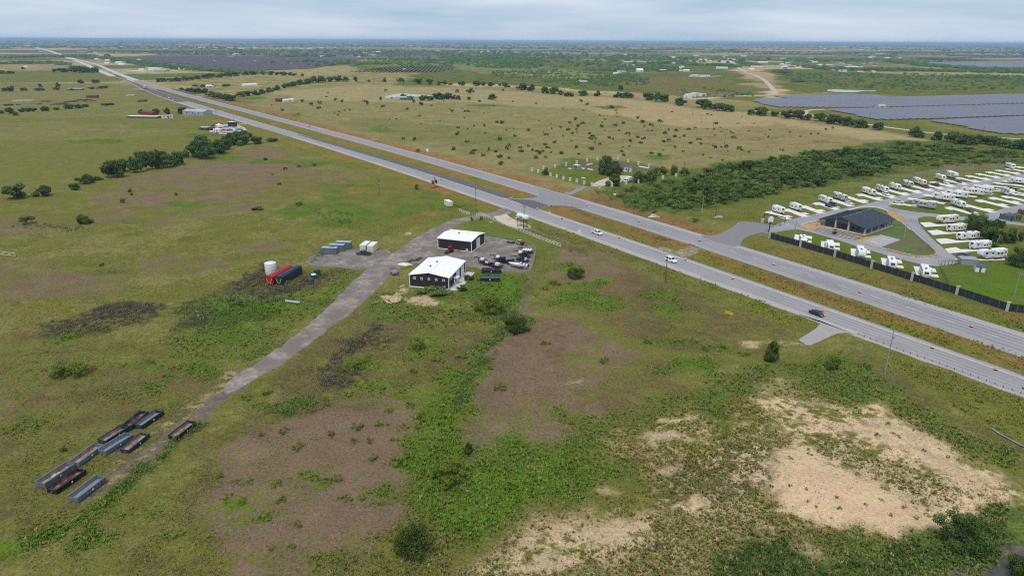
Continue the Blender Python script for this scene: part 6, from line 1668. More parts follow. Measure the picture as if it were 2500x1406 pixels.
# clubhouse
P0, P1, P2 = ZC(950, 462), ZC(1665, 612), ZC(2135, 470)
a, rz, lx, ly = frame_of(P0, P1, P2)
t = thing('clubhouse', 'dark-roofed clubhouse with open stone-posted porch', 'building', (a.x, a.y, .17), rz)
E_, Rg = 3.1, 6.0; o = .9
sl = (Rg - E_) / (lx / 2)
MB().box(-.4, lx + .4, -.4, ly + .4, -.1, .18).build('slab', m_conc, t)
MB().prism([(1.6, .18), (lx - 1.6, .18), (lx - 1.6, E_ + sl * 1.4), (lx / 2, Rg - .35), (1.6, E_ + sl * 1.4)], 2.6, ly - 1.5, 'y').build('wall', M_GREYW, t)
for s in (0, 1):
 x0, x1 = (-o, lx / 2) if s == 0 else (lx / 2, lx + o)
 zA = E_ - o * sl + .15 if s == 0 else Rg + .15; zB = Rg + .15 if s == 0 else E_ - o * sl + .15
 rf = MB().add([(x0, -o, zA), (x1, -o, zB), (x1, ly + o, zB), (x0, ly + o, zA), (x0, -o, zA - .18), (x1, -o, zB - .18), (x1, ly + o, zB - .18), (x0, ly + o, zA - .18)],
             [(0, 1, 2, 3), (7, 6, 5, 4), (0, 4, 5, 1), (1, 5, 6, 2), (2, 6, 7, 3), (3, 7, 4, 0)]).build('roof_slope', M_DKROOF, t)
 m = MB(); k = -o + .3
 while k < ly + o:
  m.add([(x0, k, zA + .005), (x1, k, zB + .005), (x1, k + .06, zB + .005), (x0, k + .06, zA + .005), (x0, k, zA + .05), (x1, k, zB + .05), (x1, k + .06, zB + .05), (x0, k + .06, zA + .05)], [(4, 5, 6, 7), (0, 1, 5, 4), (3, 7, 6, 2)]); k += .6
 m.build('standing_seams', M_DKROOF, rf)['kind'] = 'stuff'
MB().box(lx / 2 - .15, lx / 2 + .15, -o, ly + o, Rg + .156, Rg + .22).build('ridge_cap', M_STEEL, t)
MB().prism([(1.0, E_ + sl * 1.0), (lx - 1.0, E_ + sl * 1.0), (lx / 2, Rg - .3)], .2, .35, 'y').build('gable', M_GREYW, t)
for k, x in enumerate((.2, lx * .36, lx * .64, lx - .2)):
 h = E_ + sl * min(x, lx - x) - .1
 pst = MB().box(x - .32, x + .32, -.1, .55, .18, h).build('stone_post', M_STONE, t)
 MB().box(x - .42, x + .42, -.2, .65, .182, .9).build('post_base', M_STONE, pst)
for k in range(1, 5):
 y = ly * k / 4.0 - .3
 for x in (.2, lx - .2): MB().box(x - .25, x + .25, y - .25, y + .25, .18, E_ - .1).build('stone_post', M_STONE, t)
for (x0, x1, z0, z1) in ((lx * .43, lx * .57, .2, 2.6), (lx * .18, lx * .25, 1.1, 2.2), (lx * .28, lx * .35, 1.1, 2.2), (lx * .65, lx * .72, 1.1, 2.2), (lx * .76, lx * .84, 1.1, 2.2), (lx * .42, lx * .58, 3.2, 4.3)):
 nm = 'entrance_door' if z0 < 1 else 'window'
 MB().box(x0, x1, 2.52, 2.59, z0, z1).build(nm, M_GLASS, t)
for y in (ly * .25, ly * .45, ly * .65): MB().box(lx - 1.59, lx - 1.52, y, y + 1.4, 1.0, 2.3).build('window', M_GLASS, t)
for (x, y) in ((lx * .72, ly * .45), (lx * .66, ly * .5), (lx * .80, ly * .6)):
 z = E_ + sl * (lx - x) + .15
 MB().lathe([(.1, z), (.1, z + .4), (.02, z + .42)], 8, (x, y, 0)).build('roof_pipe', M_GALV, t)
# golf cart
p = at(*ZC(1195, 585))
t = thing('golf_cart', 'dark golf cart with red seat parked before the clubhouse', 'cart', (p.x, p.y, .18), heading(ZC(1195, 585), ZC(1240, 560)))
MB().loft([ring(-1.2, .55, .3, .75, .08), ring(.5, .55, .3, .55, .08), ring(1.2, .5, .3, .8, .1)]).build('body', M_BLACK, t)
MB().box(-.5, .0, -.5, .5, .76, .95).build('seat', M_RED, t)
MB().box(-.95, .75, -.6, .6, 1.8, 1.88).build('canopy', M_BLACK, t)
for x in (-.85, .65):
 for s in (-1, 1): MB().tube((x, s * .52, .6), (x, s * .52, 1.8), .03).build('canopy_post', M_BLACK, t)
for s in (-1, 1):
 for x in (-.75, .8): wheel(t, x, s * .55, .25, .2)

# ---- trailers
M_RVW = mat('rv_white', (.76, .76, .74), .4, var=.03); M_RVC = mat('rv_cream', (.72, .66, .56), .4, var=.03); M_RVG = mat('rv_grey', (.44, .44, .43), .4, var=.04)
M_RVT = mat('rv_roof', (.84, .84, .83), .7, var=.05, dirt=(.65, .63, .6), dirt_amt=.3, dscale=.5)
M_SWOOSH = mat('rv_graphic_grey', (.16, .155, .15), .4, var=.05); M_SWOB = mat('rv_graphic_tan', (.34, .24, .16), .4, var=.05)
RVN = [0]
def rv(kind, label, px, py, toward, L, body=None, group='recreational trailers', W=2.5, slide=True, sw=None, name=None, H=None, aw=False):
 """towable trailer; x forward; px, py: ground under its centre"""
 RVN[0] += 1; rr = random.Random(RVN[0] * 31)
 p = at(px, py); q = at(*toward)
 rz = math.atan2(q.y - p.y, q.x - p.x)
 body = body or M_RVW; sw = sw or M_SWOOSH
 H = H or (3.25 if kind == 'trailer' else 3.75)
 t = thing(name or ('travel_trailer' if kind == 'trailer' else 'fifth_wheel_trailer'), label, 'trailer', (p.x, p.y, .08), rz, group)
 hl, hw = L / 2, W / 2
 zb = .62
 if kind == 'trailer':
  prof = [(-hl, zb + .15), (-hl + .15, zb), (hl - .9, zb), (hl - .2, zb + .35), (hl, zb + 1.3), (hl - .45, H - .25), (hl - .8, H), (-hl + .15, H), (-hl, H - .2)]
 elif kind == 'fifth':
  prof = [(-hl, zb + .15), (-hl + .15, zb), (hl - 2.5, zb), (hl - 2.4, 1.75), (hl - .2, 1.85), (hl, 2.2), (hl - .35, H - .25), (hl - .75, H), (-hl + .15, H), (-hl, H - .25)]
 else:  # silver rounded
  prof = [(-hl, zb + .5), (-hl + .3, zb), (hl - .3, zb), (hl, zb + .5), (hl - .05, H - .8), (hl - .5, H - .2), (hl - 1.0, H), (-hl + 1.0, H), (-hl + .5, H - .2), (-hl + .05, H - .8)]
 MB().prism(prof, -hw, hw, 'y').build('body', body, t)
 x1 = hl - .95; x0 = -hl + .2
 MB().box(x0, x1, -hw + .1, hw - .1, H + .002, H + .05).build('roof', M_RVT, t)
 # graphics, windows, door on both sides
 for s in (-1, 1):
  def pl(mb, xs0, xs1, z0, z1, e=.012):
   y = (hw + .003, hw + e) if s > 0 else (-hw - e, -hw - .003)
   mb.box(xs0, xs1, *y, z0, z1)
  m = MB(); pl(m, -hl + .2, hl - (1.0 if kind == 'trailer' else 2.6), zb + .12, zb + .42); m.build('skirt_band', sw, t)
  # sweeping stripe
  y = (hw + .003, hw + .011) if s > 0 else (-hw - .011, -hw - .003)
  m = MB(); k0 = rr.uniform(-.3, .1) * L
  poly = [(k0, zb + .45), (k0 + .5, zb + .45), (k0 + L * .28, H - .9), (hl - 1.3, H - .55), (hl - 1.3, H - .8), (k0 + L * .26, H - 1.2)]
  m.prism(poly, y[0], y[1], 'y'); m.build('graphic_stripe', sw, t)
  nw = max(2, int(L / 2.8))
  for k in range(nw):
   xx = -hl + .9 + (L - 3.0) * k / max(1, nw - 1)
   w_ = rr.uniform(.5, 1.1); m = MB(); pl(m, xx - w_ / 2, xx + w_ / 2, H - 1.55, H - .85, .02); m.build('window', M_GLASS, t)
  if s < 0:
   xd = hl - (2.2 if kind != 'fifth' else 3.4); m = MB(); pl(m, xd, xd + .7, zb + .1, H - .75, .028); d = m.build('door', M_RVC if body is M_RVW else M_RVW, t)
   m = MB(); m.box(xd + .15, xd + .55, -hw - .04, -hw - .03, H - 1.5, H - 1.0); m.build('door_window', M_GLASS, d)
   m = MB(); m.box(xd, xd + .7, -hw - .5, -hw - .03, .2, .26); m.build('entry_step', M_BLACK, t)
   if aw or rr.random() < .4:
    MB().tube((-hl + 1.2, -hw - .12, H - .2), (hl - 3.2, -hw - .12, H - .2), .1).build('awning_roll', M_SWOOSH, t)
 if slide:
  s = 1 if rr.random() < .5 else -1
  for s in ((1, -1) if L > 10 else (s,)):
   xs0 = rr.uniform(-.30, -.12) * L; wd = rr.uniform(.24, .34) * L
   yy = (hw + .02, hw + .75) if s > 0 else (-hw - .75, -hw - .02)
   so = MB().box(xs0, xs0 + wd, *yy, zb + .35, H - .35).build('slide_out', body, t)
   ye = (hw + .752, hw + .765) if s > 0 else (-hw - .765, -hw - .752)
   for u in (.1, .6): MB().box(xs0 + wd * u, xs0 + wd * (u + .28), *ye, H - 1.6, H - .9).build('window', M_GLASS, so)
   MB().box(xs0 - .04, xs0 + wd + .04, *yy, H - .345, H - .29).build('slide_roof', M_RVT, so)
 # roof gear
 for x in ((-.05 * L,) if L < 9 else (-.22 * L, .16 * L)):
  MB().loft([ring(x - .45, .33, H + .055, H + .33, .08), ring(x + .45, .33, H + .055, H + .25, .08)]).build('air_conditioner', M_BLACK if rr.random() < .5 else M_RVW, t)
 for x in (-.35 * L, .05 * L, .28 * L): MB().box(x - .2, x + .2, -.55, -.2, H + .055, H + .17).build('roof_vent', M_SWOOSH if rr.random() < .5 else M_RVW, t)
 m = MB(); m.box(-hl + .002, hl - 2.6, -hw + .25, hw - .25, .42, zb - .002); m.build('underframe', M_BLACK, t)
 for s in (-1, 1):
  for x in (-.9, .05): wheel(t, x - .08 * L, s * (hw - .18), .36, .24)
 # rear window and ladder
 MB().box(-hl - .02, -hl - .003, -.6, .6, H - 1.5, H - .8).build('rear_window', M_GLASS, t)
 if kind == 'fifth':
  MB().box(hl - 1.3, hl - 1.1, -.12, .12, 1.15, 1.8).build('king_pin', M_BLACK, t)
  for s in (-1, 1): MB().box(hl - 2.9, hl - 2.78, s * .9 - .07, s * .9 + .07, 0, zb).build('landing_leg', M_BLACK, t)
  m = MB(); pane(m, [(hl - .05, -.7, 2.35), (hl - .05, .7, 2.35), (hl - .30, .65, 3.2), (hl - .30, -.65, 3.2)]); m.build('front_window', M_GLASS if rr.random() < .5 else sw, t)
 else:
  MB().path([(hl - .9, -.8, .5), (hl + 1.0, 0, .5), (hl - .9, .8, .5)], .06).build('drawbar', M_BLACK, t)
  MB().box(hl + .15, hl + .5, -.3, .3, .56, 1.0).build('gas_bottles', M_RVW, t)
  MB().tube((hl + .85, 0, 0), (hl + .85, 0, .5), .05).build('jack', M_BLACK, t)
  m = MB(); pane(m, [(hl - .05, -.75, 2.05), (hl - .05, .75, 2.05), (hl - .40, .7, H - .4), (hl - .40, -.7, H - .4)]); m.build('front_window', M_GLASS, t)
 return t

def pad(pts, label, group):
 o = sheet('concrete_pad', pts, .075, m_pad, label); return o
# row A: back-in sites along the rear fence, long axis of the pads
A0, A1 = Z6(430, 385), Z6(590, 444)
ga, gb = at(*A0), at(*A1); dirA = (gb - ga).normalized(); nA_ = Vector((-dirA.y, dirA.x, 0))
def site(zx, zy, d, n, back, fwd, w, step=True):
 c = at(*Z6(zx, zy)); w *= 1.25; step = step * 1.6
 pts = [c - d * back + n * w, c + d * fwd * .1 + n * w, c + d * fwd * .1 + n * (w + 1.8 * step), c + d * fwd * .55 + n * (w + 1.8 * step), c + d * fwd * .55 + n * w, c + d * fwd + n * w, c + d * fwd - n * w, c - d * back * .35 - n * w, c - d * back * .35 - n * (w + 1.3 * step), c - d * back * .8 - n * (w + 1.3 * step), c - d * back * .8 - n * w, c - d * back - n * w]
 return sheet('concrete_pad', pts, .075, m_pad, 'pale concrete site pad', world_pts=True)
padA = [(190, 478), (350, 455), (500, 424), (640, 393), (775, 363), (905, 333), (1040, 310), (1165, 290), (1290, 267), (1405, 246), (1515, 228), (1615, 210), (1715, 192), (1830, 172), (1945, 150), (2045, 131), (2140, 113), (2235, 96), (2325, 79), (2420, 62), (2510, 46)]
for (x, y) in padA: site(x, y, dirA, nA_, 8.5, 8.5, 1.7)
_d = lambda px, py: tuple((px + (A1[0] - A0[0]), py + (A1[1] - A0[1])))
AR = [('trailer', 190, 455, 7.2, None, 'short white travel trailer nearest the park gate'), ('trailer', 350, 428, 7.0, None, 'small white travel trailer second from the gate in the rear row'), ('trailer', 625, 362, 9.0, None, 'white travel trailer with slide-out, third in the rear row'),
      ('trailer', 760, 332, 10.5, M_RVG, 'long grey and white travel trailer, fourth in the rear row'), ('trailer', 1025, 283, 10.5, M_RVC, 'long cream travel trailer, fifth in the rear row'), ('trailer', 1150, 258, 9.5, None, 'white travel trailer beside a white car, sixth in the rear row'),
      ('trailer', 1268, 236, 8.5, None, 'white travel trailer, seventh in the rear row'), ('trailer', 1388, 212, 8.0, M_RVG, 'grey-ended travel trailer, eighth in the rear row'), ('trailer', 1495, 190, 11.5, M_RVC, 'longest cream travel trailer with black rear, ninth in the rear row'),
      ('trailer', 1690, 150, 8.5, None, 'white travel trailer, tenth in the rear row'), ('fifth', 1795, 130, 11.0, M_RVC, 'cream fifth wheel with dark rear, eleventh in the rear row'), ('trailer', 2335, 42, 10.0, None, 'lone white travel trailer at the far end of the rear row')]
for (k, x, y, L, b, lab) in AR:
 c = Z6(x, y); rv(k, lab, c[0], c[1], _d(*c), L, b, 'trailers of the rear row')
for (k, x, y, col, lab) in (('sedan', 660, 402, (.02, .05, .06), 'dark teal car parked beside the third rear-row trailer'), ('suv', 697, 392, (.02, .022, .03), 'black sport utility car beside the teal car'), ('sedan', 845, 372, (.7, .7, .7), 'white car parked before the long grey trailer'), ('suv', 1188, 293, (.72, .72, .72), 'white car parked before the cream trailer'),
                         ('pickup', 1557, 224, (.18, .015, .02), 'dark red pickup beside the longest cream trailer'), ('pickup', 1652, 207, (.015, .02, .035), 'dark pickup right of the red one'), ('sedan', 1750, 187, (.72, .72, .72), 'white car in the rear row beside a dark car'), ('sedan', 1865, 175, (.05, .06, .07), 'dark grey car before the eleventh trailer'),
                         ('pickup', 1297, 365, (.6, .6, .6), 'silver pickup on the street corner pad'), ('sedan', 1965, 445, (.03, .035, .05), 'dark car beside the middle row trailer'), ('suv', 2455, 462, (.25, .02, .03), 'dark red car beyond the pump house')):
 c = Z6(x, y); tw = _d(*c)
 if 'silver' in lab: tw = (c[0] + 40, c[1] + 3)
 car(k, lab, c[0], c[1], tw, col, z=.085)
# row B: nose-in sites on the street's other side
B0, B1 = Z7(130, 455), Z7(580, 522)
gb0, gb1 = at(*B0), at(*B1); dirB = (gb1 - gb0).normalized(); nB_ = Vector((-dirB.y, dirB.x, 0))
for (x, y) in ((1400, 385), (1560, 345), (1700, 310), (1860, 285), (2010, 262), (2180, 238), (2260, 216), (2350, 196), (2430, 178), (2330, 262), (2480, 240)): site(x, y, dirB, nB_, 9, 9, 1.7, .6)
BR = [('fifth', 1535, 408, 11.0, M_RVG, 'grey fifth wheel nearest the street corner in the middle row'), ('fifth', 1715, 340, 11.0, None, 'white fifth wheel with dark windows, second in the middle row'), ('fifth', 1835, 312, 11.5, None, 'white fifth wheel, third in the middle row'),
      ('fifth', 1985, 288, 11.5, M_RVC, 'cream fifth wheel, fourth in the middle row'), ('fifth', 2075, 268, 10.5, None, 'white fifth wheel partly hidden behind the cream one'), ('trailer', 2420, 185, 11.0, None, 'long silver-white trailer at the right edge of the middle row')]
for (k, x, y, L, b, lab) in BR:
 c = Z6(x, y); rv(k, lab, c[0], c[1], (c[0] - (B1[0] - B0[0]), c[1] - (B1[1] - B0[1])), L, b, 'trailers of the middle row')
for (x, y) in ((1900, 440), (2050, 415), (2180, 370), (2300, 345), (2420, 330), (2500, 300)): site(x, y, dirA, nA_, 9.5, 9.5, 1.7)
c = Z6(1855, 398); rv('trailer', 'white travel trailer with dark end, angled in the middle block', c[0], c[1], _d(*c), 8.8, None, 'trailers of the middle block')
c = Z6(2310, 292); rv('fifth', 'white fifth wheel angled near the right edge of the middle block', c[0], c[1], _d(*c), 9.0, None, 'trailers of the middle block')
# row D: five trailers right of the island
for (pts, lab) in (([(330, 722), (445, 716), (530, 742), (800, 735), (800, 752), (395, 778)], 1), ([(420, 822), (540, 810), (640, 836), (880, 832), (880, 850), (490, 876)], 2), ([(520, 925), (650, 915), (780, 940), (1040, 930), (1040, 950), (590, 985)], 3), ([(635, 1042), (770, 1022), (830, 1050), (1180, 1040), (1180, 1062), (690, 1098)], 4), ([(760, 1165), (820, 1160), (1000, 1165), (1370, 1160), (1370, 1180), (830, 1195)], 5)):
 sheet('concrete_pad', [Z7(*q) for q in pts], .075, m_pad, 'pale concrete site pad')
DR = [('fifth', (655, 728), 11.0, M_RVC, 'cream fifth wheel with dark swirls, topmost of five in the side row', M_SWOOSH), ('trailer', (765, 826), 9.0, M_RVC, 'cream and tan trailer, second of five in the side row', M_SWOB), ('trailer', (905, 926), 10.2, None, 'white trailer, middle of five in the side row', M_SWOB),
      ('trailer', (1055, 1040), 9.0, None, 'white and charcoal toy hauler, fourth of five in the side row', M_SWOOSH), ('fifth', (1200, 1160), 12.2, None, 'longest white fifth wheel, lowest of five in the side row', M_SWOOSH)]
for (k, q, L, b, lab, sw) in DR:
 c = Z7(*q); rv(k, lab, c[0], c[1], (c[0] - 60, c[1] + 5), L, b, 'trailers of the side row', sw=sw)
# row E: five trailers nose-out to the front fence
E0, E1 = Z6(1490, 905), Z6(1545, 1050)
for (x, y, L, k, b, lab) in ((388, 682, 7.0, 'silver', M_GALV, 'rounded silver trailer at the gate end of the front row'), (640, 745, 8.5, 'trailer', None, 'white trailer second from the gate in the front row'), (918, 815, 9.5, 'fifth', None, 'white fifth wheel in the middle of the front row'), (1205, 905, 8.5, 'trailer', None, 'white trailer fourth in the front row behind the fence'), (1515, 985, 9.5, 'trailer', None, 'white trailer at the right end of the front row')):
 c = Z6(x, y); g = at(*c)
 d = (at(*E1) - at(*E0)).normalized(); n = Vector((-d.y, d.x, 0))
 g = g + d * 2.5
 sheet('concrete_pad', [g - d * 6.5 - n * 2.2, g - d * 6.5 + n * 5, g - d * 1.5 + n * 5, g - d * 1.5 + n * 2.0, g + d * 1.5 + n * 2.0, g + d * 1.5 + n * 5, g + d * 5.0 + n * 5, g + d * 5.0 - n * 2.2], .075, m_pad, 'pale concrete site pad', world_pts=True)
 c = (c[0] + 7, c[1] + 15); rv(k, lab, c[0], c[1], (c[0] + (E1[0] - E0[0]), c[1] + (E1[1] - E0[1])), L, b, 'trailers of the front row', H=3.0 if k == 'silver' else None)

# ---- front fence: black panels between stone pillars
FB = [(1879, 582), (1954, 603), (2038, 627), (2127.6, 655), (2226, 685), (2335.5, 719), (2458, 759), (2600, 778)]
t = thing('panel_fence', 'long black panel fence with stone pillars along the highway', 'fence', at(*FB[0])[:])
inv = Matrix.Translation(-at(*FB[0]))
for i, q in enumerate(FB):
 p = inv @ at(*q); nx_ = inv @ at(*FB[min(i + 1, len(FB) - 1)]); pv = inv @ at(*FB[max(i - 1, 0)]); ang = math.atan2((nx_ - pv).y, (nx_ - pv).x)
 o = MB().box(-.4, .4, -.4, .4, 0, 2.9).build('pillar', M_STONE, t); o.location = p; o.rotation_euler = (0, 0, ang)
 MB().box(-.5, .5, -.5, .5, 2.902, 3.1).build('cap', M_STONE, o)
 if i < len(FB) - 1:
  d = nx_ - p; L = d.length; n = max(1, int(L / 2.5))
  for k in range(n):
   a_ = p + d * ((k + .02) / n); b_ = p + d * ((k + .98) / n)
   o = MB().box(.0, (b_ - a_).length, -.03, .03, .06, 2.6).build('panel', M_FENCE if 'M_FENCE' in globals() else mat('black_fence', (.030, .032, .042), .6, var=.1), t)
   o.location = a_; o.rotation_euler = (0, 0, math.atan2(d.y, d.x))
# ---- gate with arch, sign drum, white side rail
ga = at(*ZC(75, 405)); gb = at(*ZC(395, 480)); d = gb - ga; L = d.length
t = thing('park_gate', 'trailer park gate with brown overhead arch and stone piers', 'gate', ga[:], math.atan2(d.y, d.x))
M_BRN = mat('brown_steel', (.055, .028, .022), .5, var=.1)
for x in (0, L):
 MB().box(x - .6, x + .6, -.6, .6, 0, 1.9).build('pier', M_STONE, t); MB().box(x - .12, x + .12, .65, .9, 0, 4.6).build('arch_post', M_BRN, t)
MB().box(0, L, .7, .85, 4.2, 4.6).build('arch_beam', M_BRN, t); MB().box(0, L, .7, .85, 3.6, 3.75).build('arch_beam', M_BRN, t)
m = MB(); k = .4
while k < L: m.box(k, k + .05, .74, .80, 3.75, 4.2); k += .4
m.build('arch_bars', M_BRN, t)['kind'] = 'stuff'
for (x0, x1) in ((.7, L / 2 - .1), (L / 2 + .1, L - .7)):
 g = MB().box(x0, x1, -.05, .05, .2, .3).box(x0, x1, -.05, .05, 1.2, 1.3).build('gate_leaf', M_BRN, t)
 m = MB(); k = x0
 while k < x1: m.box(k, k + .03, -.02, .02, .3, 1.2); k += .18
 m.build('gate_bars', M_BRN, g)['kind'] = 'stuff'
 MB().lathe([(.02, -.03), (.3, -.03), (.3, .03), (.02, .03)], 14, ((x0 + x1) / 2, 0, .75), 'y').build('emblem', M_REFL, g)
p = at(*ZC(172, 560))
t = thing('entrance_sign', 'white wheel-shaped entrance sign on a black post by the gate', 'sign', p[:], heading(ZC(0, 560), ZC(300, 600)))
MB().box(-.18, .18, -.18, .18, 0, 5.0).build('post', M_BLACK, t)
MB().prism([(-.9, 5.0), (1.2, 5.0), (1.2, 6.6), (.6, 7.3), (-.4, 7.3), (-.9, 6.6)], -.45, .45, 'y').build('sign_box', W_, t)
a, b = at(*ZC(195, 560)), at(*ZC(485, 500)); d = b - a; L = d.length
t = thing('white_panel_rail', 'short white panelled side fence by the gate', 'fence', a[:], math.atan2(d.y, d.x))
for k in range(5):
 MB().box(L * k / 5 + .05, L * (k + 1) / 5 - .05, -.02, .02, .15, 1.7).build('panel', mat('pale_panel', (.55, .62, .64), .5, var=.05), t); MB().box(L * k / 5 - .05, L * k / 5 + .05, -.05, .05, 0, 1.9).build('post', W_, t)
MB().box(0, L, -.03, .03, 1.75, 1.83).build('rail', W_, t)
# limestone retaining edge of the island
pts = [Z6(1200, 805), Z6(1330, 840), Z6(1480, 870), Z6(1590, 872), Z6(1650, 855), Z6(1655, 835), Z6(1600, 780), Z6(1500, 690), Z6(1420, 620)]
t = thing('stone_wall', 'low tan limestone wall round the tip of the island', 'wall', at(*pts[0])[:])
g = resample(ats(pts), 60); o0 = at(*pts[0]); rr = random.Random(3)
blk = MB().box(0, 1, -.25, .25, 0, 1).mesh('block', M_TANST); blk2 = MB().box(0, 1, -.25, .25, 0, 1).mesh('block', M_STONE)
for i in range(59):
 d = g[i + 1] - g[i]
 for kz in range(2):
  o = bpy.data.objects.new('block', blk if i < 36 else blk2); COL.objects.link(o); o.parent = t
  o.location = g[i] - o0 + Vector((0, 0, .1 + kz * .40)); o.rotation_euler = (0, 0, math.atan2(d.y, d.x) + rr.uniform(-.03, .03)); o.scale = (d.length * .96, rr.uniform(.9, 1.2), .38)
# pump house (dark louvred enclosure), sheds
a, rz, lx, ly = frame_of(Z7(1350, 690), Z7(1440, 705), Z7(1555, 690))
p = at(*Z7(1445, 706))
t = thing('pump_house', 'dark grey screened enclosure with flat roof by the street', 'enclosure', p[:], heading(Z7(1440, 705), Z7(1555, 690)))
for (x0, x1, y0, y1) in ((0, 6.5, -.05, .05), (0, 6.5, 5.4, 5.5), (-.05, .05, 0.06, 5.38), (6.45, 6.55, .06, 5.38)): MB().box(x0, x1, y0, y1, 0, 2.4).build('screen_panel', M_GREYW, t)
for x in (0, 3.25, 6.5):
 for y in (-.1, 5.55): MB().box(x - .12, x + .12, y - .12, y + .12, 0, 2.7).build('post', M_BLACK, t)
MB().box(.1, 6.4, .1, 5.35, 2.2, 2.3).build('roof', M_DKROOF, t)
MB().box(2.6, 3.5, -.09, -.055, .1, 2.1).build('door', M_GALV, t)
def shed(label, a_, b_, W, H, wall, roof, door=True, flat=False):
 p, q = at(*a_), at(*b_); d = q - p; L = d.length
 t = thing('garden_shed', label, 'shed', p[:], math.atan2(d.y, d.x))
 if flat: MB().box(0, L, 0, W, 0, H).build('wall', wall, t); MB().box(-.15, L + .15, -.15, W + .15, H + .002, H + .12).build('roof', roof, t)
 else:
  MB().prism([(0, 0), (W, 0), (W, H), (W / 2, H + .7), (0, H)], 0, L, 'x').build('wall', wall, t)
  for s in (0, 1):
   y0, y1 = (-.25, W / 2) if s == 0 else (W / 2, W + .25); zA = H - .1 if s == 0 else H + .78; zB = H + .78 if s == 0 else H - .1
   MB().add([(-.2, y0, zA), (L + .2, y0, zA), (L + .2, y1, zB), (-.2, y1, zB), (-.2, y0, zA - .1), (L + .2, y0, zA - .1), (L + .2, y1, zB - .1), (-.2, y1, zB - .1)], [(0, 1, 2, 3), (7, 6, 5, 4), (0, 4, 5, 1), (1, 5, 6, 2), (2, 6, 7, 3), (3, 7, 4, 0)]).build('roof', roof, t)
 if door: MB().box(L * .4, L * .6, -.03, -.003, .05, H * .85).build('door', M_GREYW, t)
 return t
shed('long grey flat-roofed shed below the lowest fifth wheel', Z7(830, 1235), Z7(1040, 1250), 4.2, 2.2, mat('shed_grey', (.30, .30, .31), .7, var=.08), mat('shed_roof_grey', (.33, .33, .36), .7, var=.06), False, True)
shed('small white shed with dark gable roof on the lawn', Z7(1005, 1322), Z7(1125, 1335), 3.2, 2.2, W_, M_GREYW)
p = at(*Z7(880, 1140)); car('pickup', 'grey pickup parked above the long grey shed', Z7(880, 1150)[0], Z7(880, 1150)[1], Z7(940, 1165), (.12, .13, .15), z=.08)
# bins enclosure / pens
t = thing('dog_pen', 'row of dark wire pens at the end of the street', 'pen', at(*Z7(590, 1250))[:], heading(Z7(590, 1250), Z7(800, 1235)))
for k in range(5):
 x = k * 1.6
 MB().path([(x, 0, 0), (x, 0, 1.6), (x + 1.5, 0, 1.6), (x + 1.5, 0, 0)], .05, 5).build('pen_frame', M_BLACK, t)
 MB().path([(x, 0, 1.6), (x, 1.6, 1.6), (x, 1.6, 0)], .05, 5).build('pen_side', M_BLACK, t)
# boundary mesh fences
def wire_fence(label, pts, h, m, step=3.0, rails=2, name='wire_fence', r=.04, parts_max=300, group=None):
 g = ats(pts); t = thing(name, label, 'fence', g[0][:], 0, group)
 L = sum((b - a).length for a, b in zip(g[:-1], g[1:])); n = max(2, int(L / step)); gg = resample(g, n + 1)
 pm = MB().tube((0, 0, 0), (0, 0, h), r, n=6).mesh('post', m)
 for p_ in gg:
  o = bpy.data.objects.new('post', pm); COL.objects.link(o); o.parent = t; o.location = p_ - g[0]
 for k in range(rails):
  z = h * (k + 1) / rails - .04
  MB().path([(p_ - g[0]) + Vector((0, 0, z)) for p_ in g], r * .7, 4).build('rail', m, t)
 return t
wire_fence('thin grey chain-link fence round the gravel yard', [(1150, 580), (1190, 576), (1240, 585), (1285, 594), (1303, 605), (1308, 620), (1302, 645), (1295, 668)], 1.9, M_GALV, 3, 2, 'chain_link_fence')
wire_fence('grey chain-link fence along the island street', [Z6(1240, 430), Z6(1400, 580), Z6(1520, 700), Z6(1640, 830)], 1.6, M_GALV, 2.5, 3, 'chain_link_fence')
wire_fence('dark wire fence between front row and dog lawn', [Z6(1680, 960), Z6(1720, 1040), Z6(1760, 1120)], 1.6, M_BLACK, 2, 3)
wire_fence('dark wire fence behind the side row trees', [Z7(1380, 1180), Z7(1440, 1240), Z7(1600, 1290), Z7(1700, 1330)], 1.6, M_BLACK, 3, 3)
wire_fence('low wooden fence behind the rear row of trailers', [Z6(-20, 420), Z6(300, 350), Z6(700, 290), Z6(1000, 235), Z6(1500, 135), Z6(2000, 60), Z6(2500, -20)], 1.2, M_WOOD, 4, 2, 'rail_fence')
wire_fence('dark fence left of the gate along the verge', [(1800, 520), (1830, 528), (1860, 540)], 2.0, M_BLACK, 2, 3)
# hookup pedestals beside the rear-row pads
_pm = MB().box(-.15, .15, -.12, .12, 0, 1.1).mesh('cabinet', M_BLACK); _pc = MB().box(-.2, .2, -.17, .17, 1.102, 1.16).mesh('cap', M_GREYW)
for i, (x, y) in enumerate(padA[:18]):
 g = at(*Z6(x, y)) - dirA * 5.0 + nA_ * 4.2
 t = thing('hookup_pedestal', '%s dark hookup pedestal from the gate in the rear row' % ordinal(i), 'pedestal', g[:], 0, 'hookup pedestals of the rear row')
 for nm, me in (('cabinet', _pm), ('cap', _pc)):
  o = bpy.data.objects.new(nm, me); COL.objects.link(o); o.parent = t

